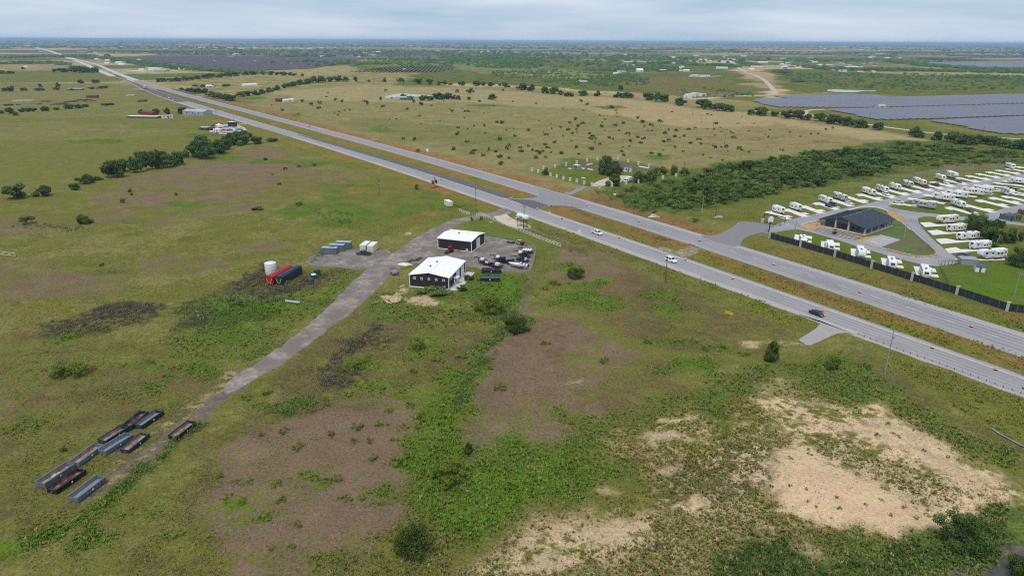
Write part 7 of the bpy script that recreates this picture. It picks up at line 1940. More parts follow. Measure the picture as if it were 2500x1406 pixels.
# ================================================================== ROADSIDE THINGS
M_POLE = mat('pole_wood', (.115, .095, .08), .95, var=.25, scale=1.5)
M_POLEG = mat('pole_grey', (.30, .30, .30), .8, var=.1)
def pole(label, px, py, h, lamp=False, m=None, arm=True, group='utility poles', lean=0.0, name='utility_pole'):
 p = at(px, py)
 t = thing(name, label, 'pole', p[:], heading((px, py), (px + 60, py + 22)), group)
 m = m or M_POLE
 MB().tube((0, 0, -.2), (lean, 0, h), .17, .11, 8).build('post', m, t)
 if arm:
  MB().box(lean - 1.1, lean + 1.1, .12, .24, h - .7, h - .56).build('crossarm', m, t)
  for x in (-.95, 0, .95): MB().lathe([(.03, h - .558), (.07, h - .5), (.05, h - .38), (.02, h - .34)], 8, (lean + x, .18, 0)).build('insulator', M_STEEL, t)
 if lamp:
  MB().lathe([(.2, h - 2.6), (.24, h - 2.5), (.24, h - 1.9), (.2, h - 1.8)], 10, (lean + .35, 0, 0)).build('transformer', M_GALV, t)
 return t
def hp(px, py, top):
 p = at(px, py); return (py - top) * mpp(p) / .94
for (x, y, top, lab, kw) in ((2160, 912, 800, 'tall grey pole below the guardrail with a transformer', dict(lamp=True, m=M_POLEG)), (1624, 690, 626, 'wooden pole in front of the white sport utility car', {}), (1279, 558, 503, 'wooden pole standing before the raised tank', {}), (1162, 515, 462, 'pole beside the short white fence', dict(lamp=True)),
       (926, 475, 441, 'dark pole alone in the western grass', dict(lamp=True)), (1062, 470, 434, 'pole behind the two message boards', {}), (573, 314, 281, 'pole at the tents and junk lot', {}), (528, 282, 266, 'pole between barn and highway', {}), (1714, 520, 482, 'pale pole on the verge across the highway', dict(m=M_POLEG, arm=False)), (1747, 530, 470, 'pole at the park side of the verge', dict(m=M_POLE)),
       (1870, 470, 455, 'short pole behind the rear fence', {}), (2475, 725, 665, 'lamp pole on the dog lawn', dict(m=M_POLEG)), (2430, 598, 572, 'leaning pole by the side row trees', dict(m=M_POLEG, lean=1.5)), (2206, 586, 548, 'thin grey pole on the island lawn', dict(m=M_POLEG, arm=False)), (1936, 597, 540, 'grey pole just inside the black fence', dict(m=M_POLEG, arm=False)),
       (1667, 440, 397, 'pole at the edge of the scrub wood', {}), (1768, 360, 328, 'pole in the pasture, nearest of the line', {}), (1740, 325, 300, 'pole in the pasture, second of the line', {}), (1712, 302, 281, 'pole in the pasture, third of the line', {}), (1690, 283, 265, 'pole in the pasture, fourth of the line', {}), (1806, 390, 375, 'short pole above the scrub wood', {}),
       (1326, 265, 250, 'far pole in the tan pasture', {}), (2123, 290, 276, 'pole between tree row and solar field', {}), (2398, 330, 310, 'pole at the near edge of the solar field', {}), (2235, 305, 294, 'pole beside the solar access road', {}), (1250, 210, 194, 'pole in the long pasture row', {})):
 pole(lab, x, y, hp(x, y, top), **kw)
# ---- traffic drums
def drum_mesh():
 pr = [(.30, .0), (.30, .03), (.27, .05)]; b = MB()
 return b
drum_parts = [('base', MB().lathe([(.42, 0), (.42, .08), (.32, .12)], 14).mesh('base', M_RUBBER)), ('drum', MB().lathe([(.30, .121), (.28, .35), (.27, .6), (.25, .85), (.22, 1.1), (.05, 1.14)], 14).mesh('drum', M_ORANGE, True))]
band_parts = [MB().lathe([(.302, .30), (.297, .48)], 14).mesh('band', M_REFL), MB().lathe([(.283, .68), (.27, .86)], 14).mesh('band', M_REFL)]
DR_ = [(1312, 513, 'at the crossover mouth, median tip'), (1346, 504, 'at the crossover, upper median corner'), (1433, 503, 'on the far carriageway by the crossover'), (1372, 536, 'on the near carriageway right of the crossover'), (1512, 583, 'ahead of the white pickup'), (1559, 543, 'on the far carriageway above the white pickup'), (1673, 637, 'just ahead of the white sport utility car'),
       (1708, 590, 'at the red and white barricades'), (1789, 683, 'on the near carriageway between the two cars'), (1888, 648, 'on the far carriageway before the black fence'), (2007, 762, 'beside the dark sedan'), (2099, 716, 'on the far carriageway, second before the black fence'), (2275, 852, 'on the near carriageway before the guardrail'), (2371, 800, 'on the far carriageway, last before the edge'),
       (2500, 950, 'at the right edge of the near carriageway'), (2430, 905, 'between the guardrail drum and the edge'), (1266, 461, 'on the far carriageway left of the crossover'), (777, 348, 'farthest on the pale carriageway'), (702, 324, 'near the highway guardrail, distant'), (808, 357, 'second on the pale carriageway from the junk lot'), (887, 380, 'third on the pale carriageway'), (947, 398, 'fourth on the pale carriageway'), (1018, 420, 'above the message boards'), (1077, 440, 'right of the message boards')]
for (x, y, w) in DR_:
 p = at(x, y); t = thing('traffic_drum', 'orange traffic drum ' + w, 'drum', (p.x, p.y, .24), 0, 'orange traffic drums')
 sc_ = 1.15; t.scale = (sc_,) * 3
 for nm, me in drum_parts:
  o = bpy.data.objects.new(nm, me); COL.objects.link(o); o.parent = t
  if nm == 'drum':
   for bmsh in band_parts:
    c = bpy.data.objects.new('band', bmsh); COL.objects.link(c); c.parent = o
# ---- barricades
def barricade(label, px, py, toward, n=3):
 p = at(px, py); t = thing('barricade', label, 'barricade', (p.x, p.y, .22), heading((px, py), toward), 'striped barricades')
 for x in (-1.0, 1.0):
  MB().box(x - .05, x + .05, -.05, .05, 0, 1.7).build('upright', W_, t); MB().box(x - .06, x + .06, -.7, .7, 0.0, .1).build('foot', M_BLACK, t)
 for k in range(n):
  z = .55 + .45 * k
  b = MB().box(-1.25, 1.25, -.075, -.052, z, z + .25).build('board', M_REFL, t)
  for j in range(5):
   x = -1.15 + .5 * j; MB().add([(x, -.08, z), (x + .22, -.08, z), (x + .35, -.08, z + .25), (x + .13, -.08, z + .25)], [(0, 1, 2, 3)]).build('stripe', M_ORANGE, b)
 return t
barricade('orange and white barricade on the dark asphalt strip', 1247, 489, (1262, 484))
barricade('western of two barricades on the gravel median cut', 1687, 598, (1702, 603)); barricade('eastern of two barricades on the gravel median cut', 1698, 603, (1712, 608))
p = at(1342, 526); t = thing('road_marker', 'white marker post on the median tip', 'post', (p.x, p.y, 0))
MB().tube((0, 0, 0), (0, 0, 1.8), .08).build('post', W_, t); MB().box(-.25, .25, -.05, .0, 1.1, 1.8).build('plate', W_, t)
p = at(1391, 505); t = thing('road_marker', 'small white marker on the crossover edge', 'post', (p.x, p.y, .24)); MB().lathe([(.25, 0), (.2, .6), (.05, .7)], 10).build('post', W_, t); MB().lathe([(.35, -.0), (.35, .06), (.2, .08)], 10).build('foot', M_BLACK, t)
# ---- message boards
for (x, y, lab) in ((1057, 459, 'western of two black message boards on orange trailers'), (1065, 457, 'eastern of two black message boards on orange trailers')):
 p = at(x, y); t = thing('message_board', lab, 'sign', p[:], heading((1050, 456), (1075, 462)) - .25, 'message boards by the near carriageway')
 MB().box(-1.2, 1.2, -.6, .6, .45, .9).build('trailer_body', M_ORANGE, t)
 MB().tube((0, 0, .9), (0, 0, 2.2), .09).build('mast', M_ORANGE, t)
 b = MB().box(-1.35, 1.35, -.1, .12, 2.2, 4.2).build('board', M_BLACK, t)
 MB().box(-.4, .1, -.12, -.105, 3.3, 3.75).build('painted_glare', M_STEEL, b)  # grey plate painted in as glare on the black board
 for s in (-1, 1): wheel(t, 0, s * .75, .33, .2)
 MB().tube((1.2, 0, .5), (2.2, 0, .45), .05).build('drawbar', M_ORANGE, t)
p = at(1414, 582); t = thing('road_sign', 'white rectangular road sign beside the near carriageway', 'sign', p[:], heading((1413, 582), (1425, 584)))
MB().tube((0, 0, 0), (0, 0, 2.3), .05).build('post', M_GALV, t); MB().box(-.75, .75, -.08, -.05, 2.0, 3.8).build('plate', W_, t)
p = at(1044, 376); t = thing('road_sign', 'white tall sign beside the far carriageway', 'sign', p[:], heading((1044, 376), (1056, 377)))
MB().tube((0, 0, 0), (0, 0, 2.0), .06).build('post', M_GALV, t); MB().box(-.9, .9, -.08, -.05, 1.6, 4.0).build('plate', W_, t)
# ---- yellow barrier in the grass
p = at(1779, 770); t = thing('traffic_barrier', 'yellow sawhorse barrier standing in the grass', 'barrier', p[:], heading((1770, 764), (1789, 770)))
MB().box(-1.5, 1.5, -.04, .04, .9, 1.25).build('board', M_YEL, t); MB().box(-1.5, 1.5, -.04, .04, .45, .65).build('board', M_YEL, t)
for x in (-1.1, 1.1): MB().path([(x, -.5, 0), (x, 0, 1.2), (x, .5, 0)], .05, 5).build('leg', M_YEL, t)
# ---- raised tank
p = at(1276, 556); ax = heading((1262, 552), (1290, 560))
t = thing('raised_tank', 'white horizontal fuel tank raised on a steel stand', 'tank', p[:], ax)
Lt, Rt, zc_ = 6.2, 1.25, 5.2
MB().lathe([(.05, -Lt / 2 - .45), (.7, -Lt / 2 - .35), (1.12, -Lt / 2 - .05), (Rt, -Lt / 2 + .3), (Rt, Lt / 2 - .3), (1.12, Lt / 2 + .05), (.7, Lt / 2 + .35), (.05, Lt / 2 + .45)], 26, (0, 0, zc_), 'x').build('shell', M_POLYW, t, True)
MB().box(-.9, .9, -Rt - .02, -Rt + .08, zc_ - .35, zc_ + .35).build('logo_plate', M_TEXTD, t)
for x in (-2.6, -1.5, 1.5, 2.6):
 for s in (-1, 1): MB().tube((x, s * .9, 0), (x, s * .9, zc_ - .75), .09, n=6).build('leg', M_BLACK, t)
 MB().box(x - .12, x + .12, -1.05, 1.05, zc_ - 1.35, zc_ - 1.15).build('saddle', M_BLACK, t)
for s in (-1, 1): MB().tube((-2.6, s * .9, .4), (2.6, s * .9, zc_ - 1.4), .04, n=5).build('brace', M_STEEL, t)
MB().box(-3.9, -3.0, -1.0, 1.0, zc_ - 1.3, zc_ - 1.15).build('platform', W_, t)
MB().path([(2.4, -.3, zc_ + 1.25), (2.4, -.3, zc_ + 1.9), (2.9, -.3, zc_ + 1.9), (2.9, .3, zc_ + 1.9), (2.4, .3, zc_ + 1.9), (2.4, .3, zc_ + 1.25)], .04, 5).build('hatch_rail', M_GALV, t)
MB().path([(3.0, 0, zc_ - .8), (3.3, 0, 1.0), (3.3, -.6, .4)], .06, 6).build('drain_pipe', M_BLACK, t)
# ---- white post-and-rail fences
def rail_fence(label, pts, h=1.35, step=2.4, rails=3, name='board_fence', group='white board fences'):
 g = ats(pts); t = thing(name, label, 'fence', g[0][:], 0, group)
 L = sum((b - a).length for a, b in zip(g[:-1], g[1:])); n = max(1, round(L / step)); gg = resample(g, n + 1)
 pm = MB().box(-.07, .07, -.07, .07, 0, h + .08).mesh('post', W_)
 rm = MB().box(0, 1, -.02, .02, 0, .13).mesh('rail', W_)
 for i, p_ in enumerate(gg):
  o = bpy.data.objects.new('post', pm); COL.objects.link(o); o.parent = t; o.location = p_ - g[0]
  if i < n:
   d = gg[i + 1] - p_
   for k in range(rails):
    o = bpy.data.objects.new('rail', rm); COL.objects.link(o); o.parent = t; o.location = p_ - g[0] + Vector((0, 0, .12 + (h - .15) * k / (rails - 1)))
    o.rotation_euler = (0, 0, math.atan2(d.y, d.x)); o.scale = (d.length, 1, 1)
 return t
rail_fence('long white board fence between lawn and highway verge', [(1163, 528), (1171, 524), (1200, 536), (1260, 561), (1320, 585), (1369, 603)])
rail_fence('short white board fence left of the yard entrance', [(1121, 516), (1133, 521), (1146, 525)])
rail_fence('white gate panels at the left edge of the western field', [(-6, 620), (9, 622), (38, 626)], 1.2, 3.2, 2, 'white_gate')
wire_fence('thin white pipe rail below the raised tank', [(1295, 560), (1330, 577), (1354, 582), (1375, 590), (1385, 596)], .8, W_, 4, 1, 'pipe_rail')
wire_fence('faint wire fence across the western field', [(38, 627), (120, 636), (250, 655), (300, 664)], 1.1, M_WOOD, 5, 2)
wire_fence('wire fence line from the field pole towards the highway', [(806, 396), (850, 408), (870, 416), (926, 440)], 1.2, M_WOOD, 6, 2)
# lawn shrubs, gate boards
for (x, y, lab) in ((1151, 540, 'small dark shrub on the lawn, left of two'), (1175, 538, 'small dark shrub on the lawn beside the fence end')):
 plant('bush', x, y, 9, 11, 'shrub', lab, 'bush')
p = at(1199, 543); t = thing('flower_bed', 'small pale rock bed on the lawn', 'bed', p[:])
for k in range(9): MB().lathe([(.25, 0), (.28, .12), (.05, .25)], 7, (math.cos(k) * .9 * (k % 3 + 1) * .5, math.sin(k * 2.1) * .5, 0)).build('stone', M_STONE, t)
# ---- guardrail along the near carriageway
g0 = RN.s_at(2078, 813); g1 = RN.ss[-1]
ss_ = np.arange(g0 + 2, g1, 1.9)
o0 = RN.pt(g0, 1.04)
t = thing('guardrail', 'steel guardrail along the near carriageway at the right', 'guardrail', o0[:])
pm = MB().box(-.08, .08, -.1, .1, 0, .85).mesh('post', M_STEEL); bm_ = MB().prism([(-.02, .5), (.05, .56), (-.02, .62), (.05, .68), (-.02, .75), (-.05, .75), (.02, .68), (-.05, .62), (.02, .56), (-.05, .5)], 0, 1, 'y').mesh('beam', M_GALV)
for i, s in enumerate(ss_):
 p_ = RN.pt(s, 1.035); q_ = RN.pt(s + 1.9, 1.035); d = q_ - p_
 o = bpy.data.objects.new('post', pm); COL.objects.link(o); o.parent = t; o.location = p_ - o0; o.rotation_euler = (0, 0, math.atan2(d.y, d.x) - math.pi / 2)
 o = bpy.data.objects.new('beam', bm_); COL.objects.link(o); o.parent = t; o.location = p_ - o0; o.rotation_euler = (0, 0, math.atan2(d.y, d.x) - math.pi / 2); o.scale = (1, d.length, 1)
RN.sheet('mow_strip', m_conc, .12, 1.01, 1.075, RN.s_at(2078, 813), RN.ss[-1], 50, label='pale concrete mow strip under the guardrail')
# distant guardrail
gA = RN.s_at(640, 310); o0 = RN.pt(gA, 1.03)
t = thing('guardrail', 'distant guardrail by the junk lot entrance', 'guardrail', o0[:])
for s in np.arange(gA, RN.s_at(700, 336), 4.0):
 p_ = RN.pt(s, 1.03); q_ = RN.pt(s + 4.0, 1.03); d = q_ - p_
 o = bpy.data.objects.new('post', pm); COL.objects.link(o); o.parent = t; o.location = p_ - o0; o.rotation_euler = (0, 0, math.atan2(d.y, d.x) - math.pi / 2)
 o = bpy.data.objects.new('beam', bm_); COL.objects.link(o); o.parent = t; o.location = p_ - o0; o.rotation_euler = (0, 0, math.atan2(d.y, d.x) - math.pi / 2); o.scale = (1, d.length, 1)
# ---- compound: white posts, gate, cars, sheds
def ZP(x, y): return (1200 + x / 4.545, 360 + y / 4.545)
CP = [(448, 265), (518, 283), (575, 240), (585, 300), (653, 320), (703, 225), (724, 338), (797, 357), (825, 205), (872, 375), (945, 390), (945, 180), (1060, 160), (1026, 412), (1113, 432), (1173, 140), (1196, 455), (1334, 437), (1402, 140), (1491, 412), (1513, 168), (1626, 395), (1628, 195), (1745, 218), (1766, 372), (1900, 350), (2044, 325), (2127, 312)]
M_CPOST = mat('white_block_post', (.66, .63, .58), .8, var=.06)
me_p = MB().box(-.75, .75, -.75, .75, 0, 2.5).mesh('shaft', M_CPOST); me_c = MB().box(-.9, .9, -.9, .9, 2.502, 2.8).mesh('cap', M_CPOST)
front = sorted([q for q in CP if q[1] > 255]); back = sorted([q for q in CP if q[1] <= 255])
for rowname, lst in (('front', front), ('back', back)):
 for i, q in enumerate(lst):
  p = at(*ZP(*q)); t = thing('fence_post', '%s white block post from the west, %s side of the compound' % (ordinal(i), rowname), 'post', p[:], .3, 'white posts of the compound')
  sc_ = .72; t.scale = (sc_, sc_, sc_)
  for nm, me in (('shaft', me_p), ('cap', me_c)):
   o = bpy.data.objects.new(nm, me); COL.objects.link(o); o.parent = t
p, q = at(*ZP(1036, 422)), at(*ZP(1105, 438)); d = q - p; L = d.length
t = thing('compound_gate', 'dark red gate in the compound post line', 'gate', p[:], math.atan2(d.y, d.x))
for k in range(2):
 g = MB().box(L * k / 2 + .1, L * (k + 1) / 2 - .1, -.04, .04, 1.3, 1.4).box(L * k / 2 + .1, L * (k + 1) / 2 - .1, -.04, .04, .2, .3).build('gate_leaf', M_BRN, t)
 for j in range(8): MB().box(L * k / 2 + .2 + j * (L / 2 - .4) / 7 - .02, L * k / 2 + .2 + j * (L / 2 - .4) / 7 + .02, -.02, .02, .3, 1.3).build('bar', M_BRN, g)
car('box', 'white box truck parked under the compound trees', *ZP(1512, 385), ZP(1470, 395), (.75, .75, .75))
car('suv', 'dark blue car at the back of the compound', *ZP(1375, 178), ZP(1340, 165), (.03, .05, .07))
def boxbuild(label, cen, toward, L, W, H, wall, roof, name='small_building', cat='building', gable=.0, win=2, group=None):
 p = at(*cen); t = thing(name, label, cat, p[:], heading(cen, toward), group)
 if gable:
  MB().prism([(-W / 2, 0), (W / 2, 0), (W / 2, H), (0, H + gable), (-W / 2, H)], -L / 2, L / 2, 'x').build('wall', wall, t)
  for s in (0, 1):
   y0, y1 = (-W / 2 - .3, 0) if s == 0 else (0, W / 2 + .3); zA = H - .15 if s == 0 else H + gable + .1; zB = H + gable + .1 if s == 0 else H - .15
   MB().add([(-L / 2 - .3, y0, zA), (L / 2 + .3, y0, zA), (L / 2 + .3, y1, zB), (-L / 2 - .3, y1, zB), (-L / 2 - .3, y0, zA - .12), (L / 2 + .3, y0, zA - .12), (L / 2 + .3, y1, zB - .12), (-L / 2 - .3, y1, zB - .12)], [(0, 1, 2, 3), (7, 6, 5, 4), (0, 4, 5, 1), (1, 5, 6, 2), (2, 6, 7, 3), (3, 7, 4, 0)]).build('roof_slope', roof, t)
 else:
  MB().box(-L / 2, L / 2, -W / 2, W / 2, 0, H).build('wall', wall, t); MB().box(-L / 2 - .15, L / 2 + .15, -W / 2 - .15, W / 2 + .15, H + .003, H + .18).build('roof', roof, t)
 for k in range(win):
  x = -L / 2 + L * (k + .7) / (win + .4)
  for s in (-1, 1):
   yy = (W / 2 + .003, W / 2 + .03) if s > 0 else (-W / 2 - .03, -W / 2 - .003)
   MB().box(x - .5, x + .5, *yy, H * .4, H * .75).build('window', M_GLASS, t)
 MB().box(-.5 + L * .1, .5 + L * .1, -W / 2 - .035, -W / 2 - .003, .05, min(2.1, H * .8)).build('door', M_GREYW, t)
 return t
boxbuild('small grey trailer near the western compound corner', ZP(945, 240), ZP(990, 250), 4.5, 2.4, 2.6, M_GALV, W_, 'office_trailer', 'trailer')
boxbuild('white striped shed in the middle of the compound', ZP(1515, 268), ZP(1560, 272), 4.5, 2.6, 2.8, W_, M_GREYW, 'storage_shed', 'shed')
for i, (x, y, L) in enumerate(((1015, 238, 3), (1090, 190, 7), (1095, 248, 5), (1020, 345, 3), (1690, 225, 9), (1395, 530, 5), (870, 240, 3), (1470, 265, 3))):
 p = at(*ZP(x, y)); t = thing('board_stack', ['white boards by the grey trailer', 'long pale boards behind the grey trailer', 'pale boards left of the tall tree', 'small pale slab on the compound lawn', 'white pipe along the back posts', 'pale plank on the verge below the compound', 'pale slab west of the grey trailer', 'white crate beside the striped shed'][i], 'boards', p[:], heading(ZP(x, y), ZP(x + 50, y + (10 if i != 1 else -12))))
 for k in range(3): MB().box(-L / 2, L / 2, -.6 + .42 * k, -.22 + .42 * k, .0, .28 + .1 * k).build('board', W_ if i in (0, 4, 7) else M_CREAM, t)
sheet('compound_sand', smooth_px([ZP(1110, 415), ZP(1180, 375), ZP(1280, 340), ZP(1440, 305), ZP(1560, 320), ZP(1460, 360), ZP(1420, 400), ZP(1260, 425), ZP(1150, 440)], 1), .03, m_sandp, 'pale sandy drive inside the compound')

# ================================================================== FAR COUNTRY
def Q5(x, y): return (1840 + x / 3.788, 80 + y / 3.788)
def Q4(x, y): return (1200 + x / 3.906, 80 + y / 3.906)
def Q3(x, y): return (600 + x / 3.906, 80 + y / 3.906)
def Q2(x, y): return (x / 3.906, 80 + y / 3.906)
def J2(x, y): return (380 + x / 8.27, 220 + y / 8.27)
# ---- solar fields: tilted rows of modules
M_PV = mat('solar_module', (.135, .120, .155), .4, var=.10, scale=.02, spec=.5)
M_PVD = mat('solar_module_dark', (.115, .100, .100), .95, var=.12, scale=.02, spec=.05)
def solar(label, poly, u0, u1, pitch, width, m, h=1.6, tilt=.35, gap=0.0, holes=()):
 P = np.array([tuple(p[:2]) for p in ats(poly)]); a, b = at(*u0), at(*u1)
 u = np.array((b - a)[:2]); u /= np.linalg.norm(u); n = np.array([-u[1], u[0]])
 if n[1] < 0: n = -n
 c = P.mean(0); q = P - c
 s = q @ u; k = q @ n
 v = []; f = []
 y = k.min() + pitch * .5
 while y < k.max():
  xs = []
  for i in range(len(P)):
   k0, k1, s0, s1 = k[i], k[(i + 1) % len(P)], s[i], s[(i + 1) % len(P)]
   if (k0 > y) != (k1 > y): xs.append(s0 + (s1 - s0) * (y - k0) / (k1 - k0))
  xs.sort()
  for x0, x1 in zip(xs[::2], xs[1::2]):
   L = x1 - x0; nseg = max(1, int(L / 90))
   for g in range(nseg):
    e0 = x0 + L * g / nseg + 1.2; e1 = x0 + L * (g + 1) / nseg - 1.2
    if e1 - e0 < 3: continue
    p = [c + u * e0 + n * (y - width / 2), c + u * e1 + n * (y - width / 2), c + u * e1 + n * (y + width / 2), c + u * e0 + n * (y + width / 2)]
    z = [h - tilt, h - tilt, h + tilt, h + tilt]; base = len(v)
    v += [(*p[j], z[j]) for j in range(4)] + [(*p[j], z[j] - .08) for j in range(4)]
    f += [tuple(base + j for j in t_) for t_ in ((0, 1, 2, 3), (7, 6, 5, 4), (0, 4, 5, 1), (1, 5, 6, 2), (2, 6, 7, 3), (3, 7, 4, 0))]
    # support posts
    nn = max(2, int((e1 - e0) / 30))
    for j in range(nn):
     o_ = c + u * (e0 + (e1 - e0) * (j + .5) / nn) + n * y; base = len(v)
     v += [(o_[0] - .15, o_[1], 0), (o_[0] + .15, o_[1], 0), (o_[0] + .15, o_[1], h - .1), (o_[0] - .15, o_[1], h - .1)]; f.append((base, base + 1, base + 2, base + 3))
  y += pitch
 o = MB().add(v, f).build('solar_field', m, None, False, False); tag(o, label, None, None, 'stuff'); return o
uR = (Q5(2150, 822), Q5(2500, 872))
solar('upper block of the large purple-grey solar field', [Q5(150, 590), Q5(1090, 577), Q5(1270, 605), Q5(1320, 600), Q5(2700, 570), Q5(2700, 655), Q5(1250, 695), Q5(1060, 700), Q5(240, 697), Q5(0, 645), Q5(0, 622), Q5(350, 615)], *uR, 8.6, 4.9, M_PV)
solar('middle block of the large purple-grey solar field', [Q5(670, 712), Q5(1250, 704), Q5(2700, 662), Q5(2700, 766), Q5(1650, 805), Q5(1200, 815), Q5(1070, 800)], *uR, 8.6, 4.9, M_PV)
solar('near block of the large purple-grey solar field', [Q5(1590, 820), Q5(2700, 775), Q5(2700, 960), Q5(2340, 945), Q5(2120, 915), Q5(1900, 870)], *uR, 8.6, 4.9, M_PV)
solar('far right solar field beyond the dark tree band', [Q5(1580, 280), Q5(2700, 262), Q5(2700, 352), Q5(2200, 335), Q5(1700, 300)], Q5(1580, 300), Q5(2600, 310), 9, 6.5, M_PV)
solar('thin solar field under the horizon at the right', [Q5(1760, 200), Q5(2700, 188), Q5(2700, 220), Q5(1800, 212)], Q5(1800, 205), Q5(2700, 204), 16, 12, M_PV)
solar('small solar field with rows slanting up to the right', [Q3(980, 378), Q3(1330, 326), Q3(1995, 318), Q3(1990, 350), Q3(1800, 380), Q3(1400, 384)], Q3(1600, 385), Q3(1690, 320), 11, 5.5, M_PVD, 2.0, .9)
solar('wide dark solar field left of the small slanted one', [Q3(-1300, 240), Q3(-600, 228), Q3(0, 228), Q3(600, 240), Q3(1150, 245), Q3(900, 300), Q3(640, 345), Q3(0, 372), Q3(-300, 330), Q3(-900, 275)], Q3(0, 300), Q3(600, 292), 8, 6.2, M_PVD)
solar('grey solar strip far behind the small slanted field', [Q3(830, 182), Q3(2000, 178), Q3(2000, 200), Q3(1700, 220), Q3(850, 200)], Q3(900, 195), Q3(1900, 190), 14, 10, M_PVD)
solar('mauve solar strip on the skyline behind the scrub', [Q4(0, 185), Q4(400, 182), Q4(1250, 200), Q4(1400, 212), Q4(1000, 214), Q4(0, 205)], Q4(100, 192), Q4(1200, 205), 14, 11, M_PV)
for (x, y, lab) in ((*Q5(1180, 690), 'white inverter cabin on sand inside the large solar field'), (*Q3(430, 300), 'white inverter cabin in the wide dark solar field, nearest one'), (*Q3(735, 278), 'white inverter cabin in the wide dark solar field, eastern one'), (*Q3(90, 278), 'white inverter cabin in the wide dark solar field, western one'),
     (*Q3(395, 258), 'white inverter cabin in the wide dark solar field, farthest one'), (*Q3(1515, 355), 'white inverter cabin in the small slanted solar field'), (*Q3(-300, 275), 'white inverter cabin at the left end of the dark solar field'), (*Q3(1510, 205), 'white inverter cabin in the grey far solar strip')):
 boxbuild(lab, (x, y), (x + 10, y), 9, 4, 3.2, W_, W_, 'inverter_cabin', 'cabin', win=0)
sheet('inverter_pad', smooth_px([Q5(1100, 700), Q5(1130, 680), Q5(1230, 685), Q5(1240, 702), Q5(1170, 708)], 1), .05, m_sandp, 'sandy pad of the inverter cabin')
# ---- dirt roads
m_dirt = mat('pink_dirt', (.52, .42, .34), 1, var=.12, scale=.05)
def lane(name, pts, w, m, label, z=.06):
 g = ats(smooth_px(pts, 2, False)); v = []; f = []
 for i, p in enumerate(g):
  d = (g[min(i + 1, len(g) - 1)] - g[max(i - 1, 0)]).normalized(); n = Vector((-d.y, d.x, 0)) * w / 2
  v += [(p.x + n.x, p.y + n.y, z), (p.x - n.x, p.y - n.y, z)]
 f = [(2 * i, 2 * i + 1, 2 * i + 3, 2 * i + 2) for i in range(len(g) - 1)]
 o = MB().add(v, f).build(name, m); tag(o, label, None, None, 'structure')
 if sum(p_.normal.z for p_ in o.data.polygons) < 0: o.data.flip_normals()
 return o
lane('dirt_road', [(1764, 137), (1785, 150), (1806, 168), (1820, 178), (1845, 184), (1868, 197), (1882, 212), (1893, 226), (1889, 231), (1870, 233), (1820, 234), (1760, 238), (1712, 243)], 9, m_dirt, 'pinkish dirt road winding to the solar field')
lane('dirt_road', [Q5(0, 722), Q5(140, 735), Q5(330, 752), Q5(540, 772), Q5(800, 812), Q5(1050, 850), Q5(1430, 903), Q5(1780, 945), Q5(2250, 972), Q5(2700, 1000)], 7, m_dirt, 'dirt road along the edge of the solar field')
lane('dirt_road', [Q5(540, 772), Q5(480, 745), Q5(470, 730), Q5(520, 716), Q5(660, 710)], 7, m_dirt, 'dirt spur into the solar field')
lane('farm_track', [(612, 302), (590, 303), (572, 305), (548, 308), (520, 316)], 4, m_sandp, 'sandy track into the junk lot')
lane('far_highway', [(180, 145.5), (160, 139), (140, 131.5), (122, 125.5), (104, 121), (88, 117), (70, 112.5), (55, 110.5)], 28, mat('far_concrete', (.56, .50, .46), 1, var=.1, scale=.02), 'highway running on to the horizon', .2)
lane('far_road', [(112, 142), (140, 143), (178, 145)], 14, m_dirt, 'pale side road at the distant bend')
lane('white_track', [Q4(1300, 385), Q4(1700, 378), Q4(2100, 378), Q4(2450, 385)], 6, m_sandp, 'pale farm lane before the distant houses')
lane('white_track', [Q4(1830, 640), Q4(2100, 618), Q4(2440, 606)], 6, m_sandp, 'pale lane past the junkyard')
lane('pale_ground', [Q4(1950, 422), Q4(2050, 420), Q4(2200, 414)], 14, m_sandp, 'pale ground before the dark-roofed house')
lane('pale_ground', [Q5(0, 236), Q5(120, 240), Q5(300, 242)], 30, m_sandp, 'pale quarry strip near the horizon')
lane('pale_ground', [Q4(1530, 222), Q4(1700, 226), Q4(1850, 228)], 26, m_sandp, 'pale cleared strip near the horizon')
lane('pale_ground', [Q2(1230, 360), Q2(1400, 372), Q2(1700, 366)], 30, m_sandp, 'pale farmyard ground east of the highway')
lane('pale_ground', [(311, 193), (325, 197), (338, 200)], 20, m_sandp, 'pale cleared ground between the distant carriageways')
lane('pale_ground', [Q2(1850, 608), Q2(1935, 612)], 8, m_sandp, 'pale patch on the far verge')
# concrete-coloured stretch where the highway nears the bend
RF.sheet('concrete_stretch', mat('new_concrete', (.55, .51, .47), 1, var=.08, scale=.03), .25, .1, .9, RF.ss[0], RF.s_at(345, 197), 30, label='pale new concrete stretch of the far carriageway')
RN2 = lane('concrete_stretch', [(180, 147), (205, 156), (232, 169), (258, 180), (276, 187)], 15, mat('new_concrete', (.55, .51, .47), 1), 'pale new concrete stretch of the near carriageway', .24)
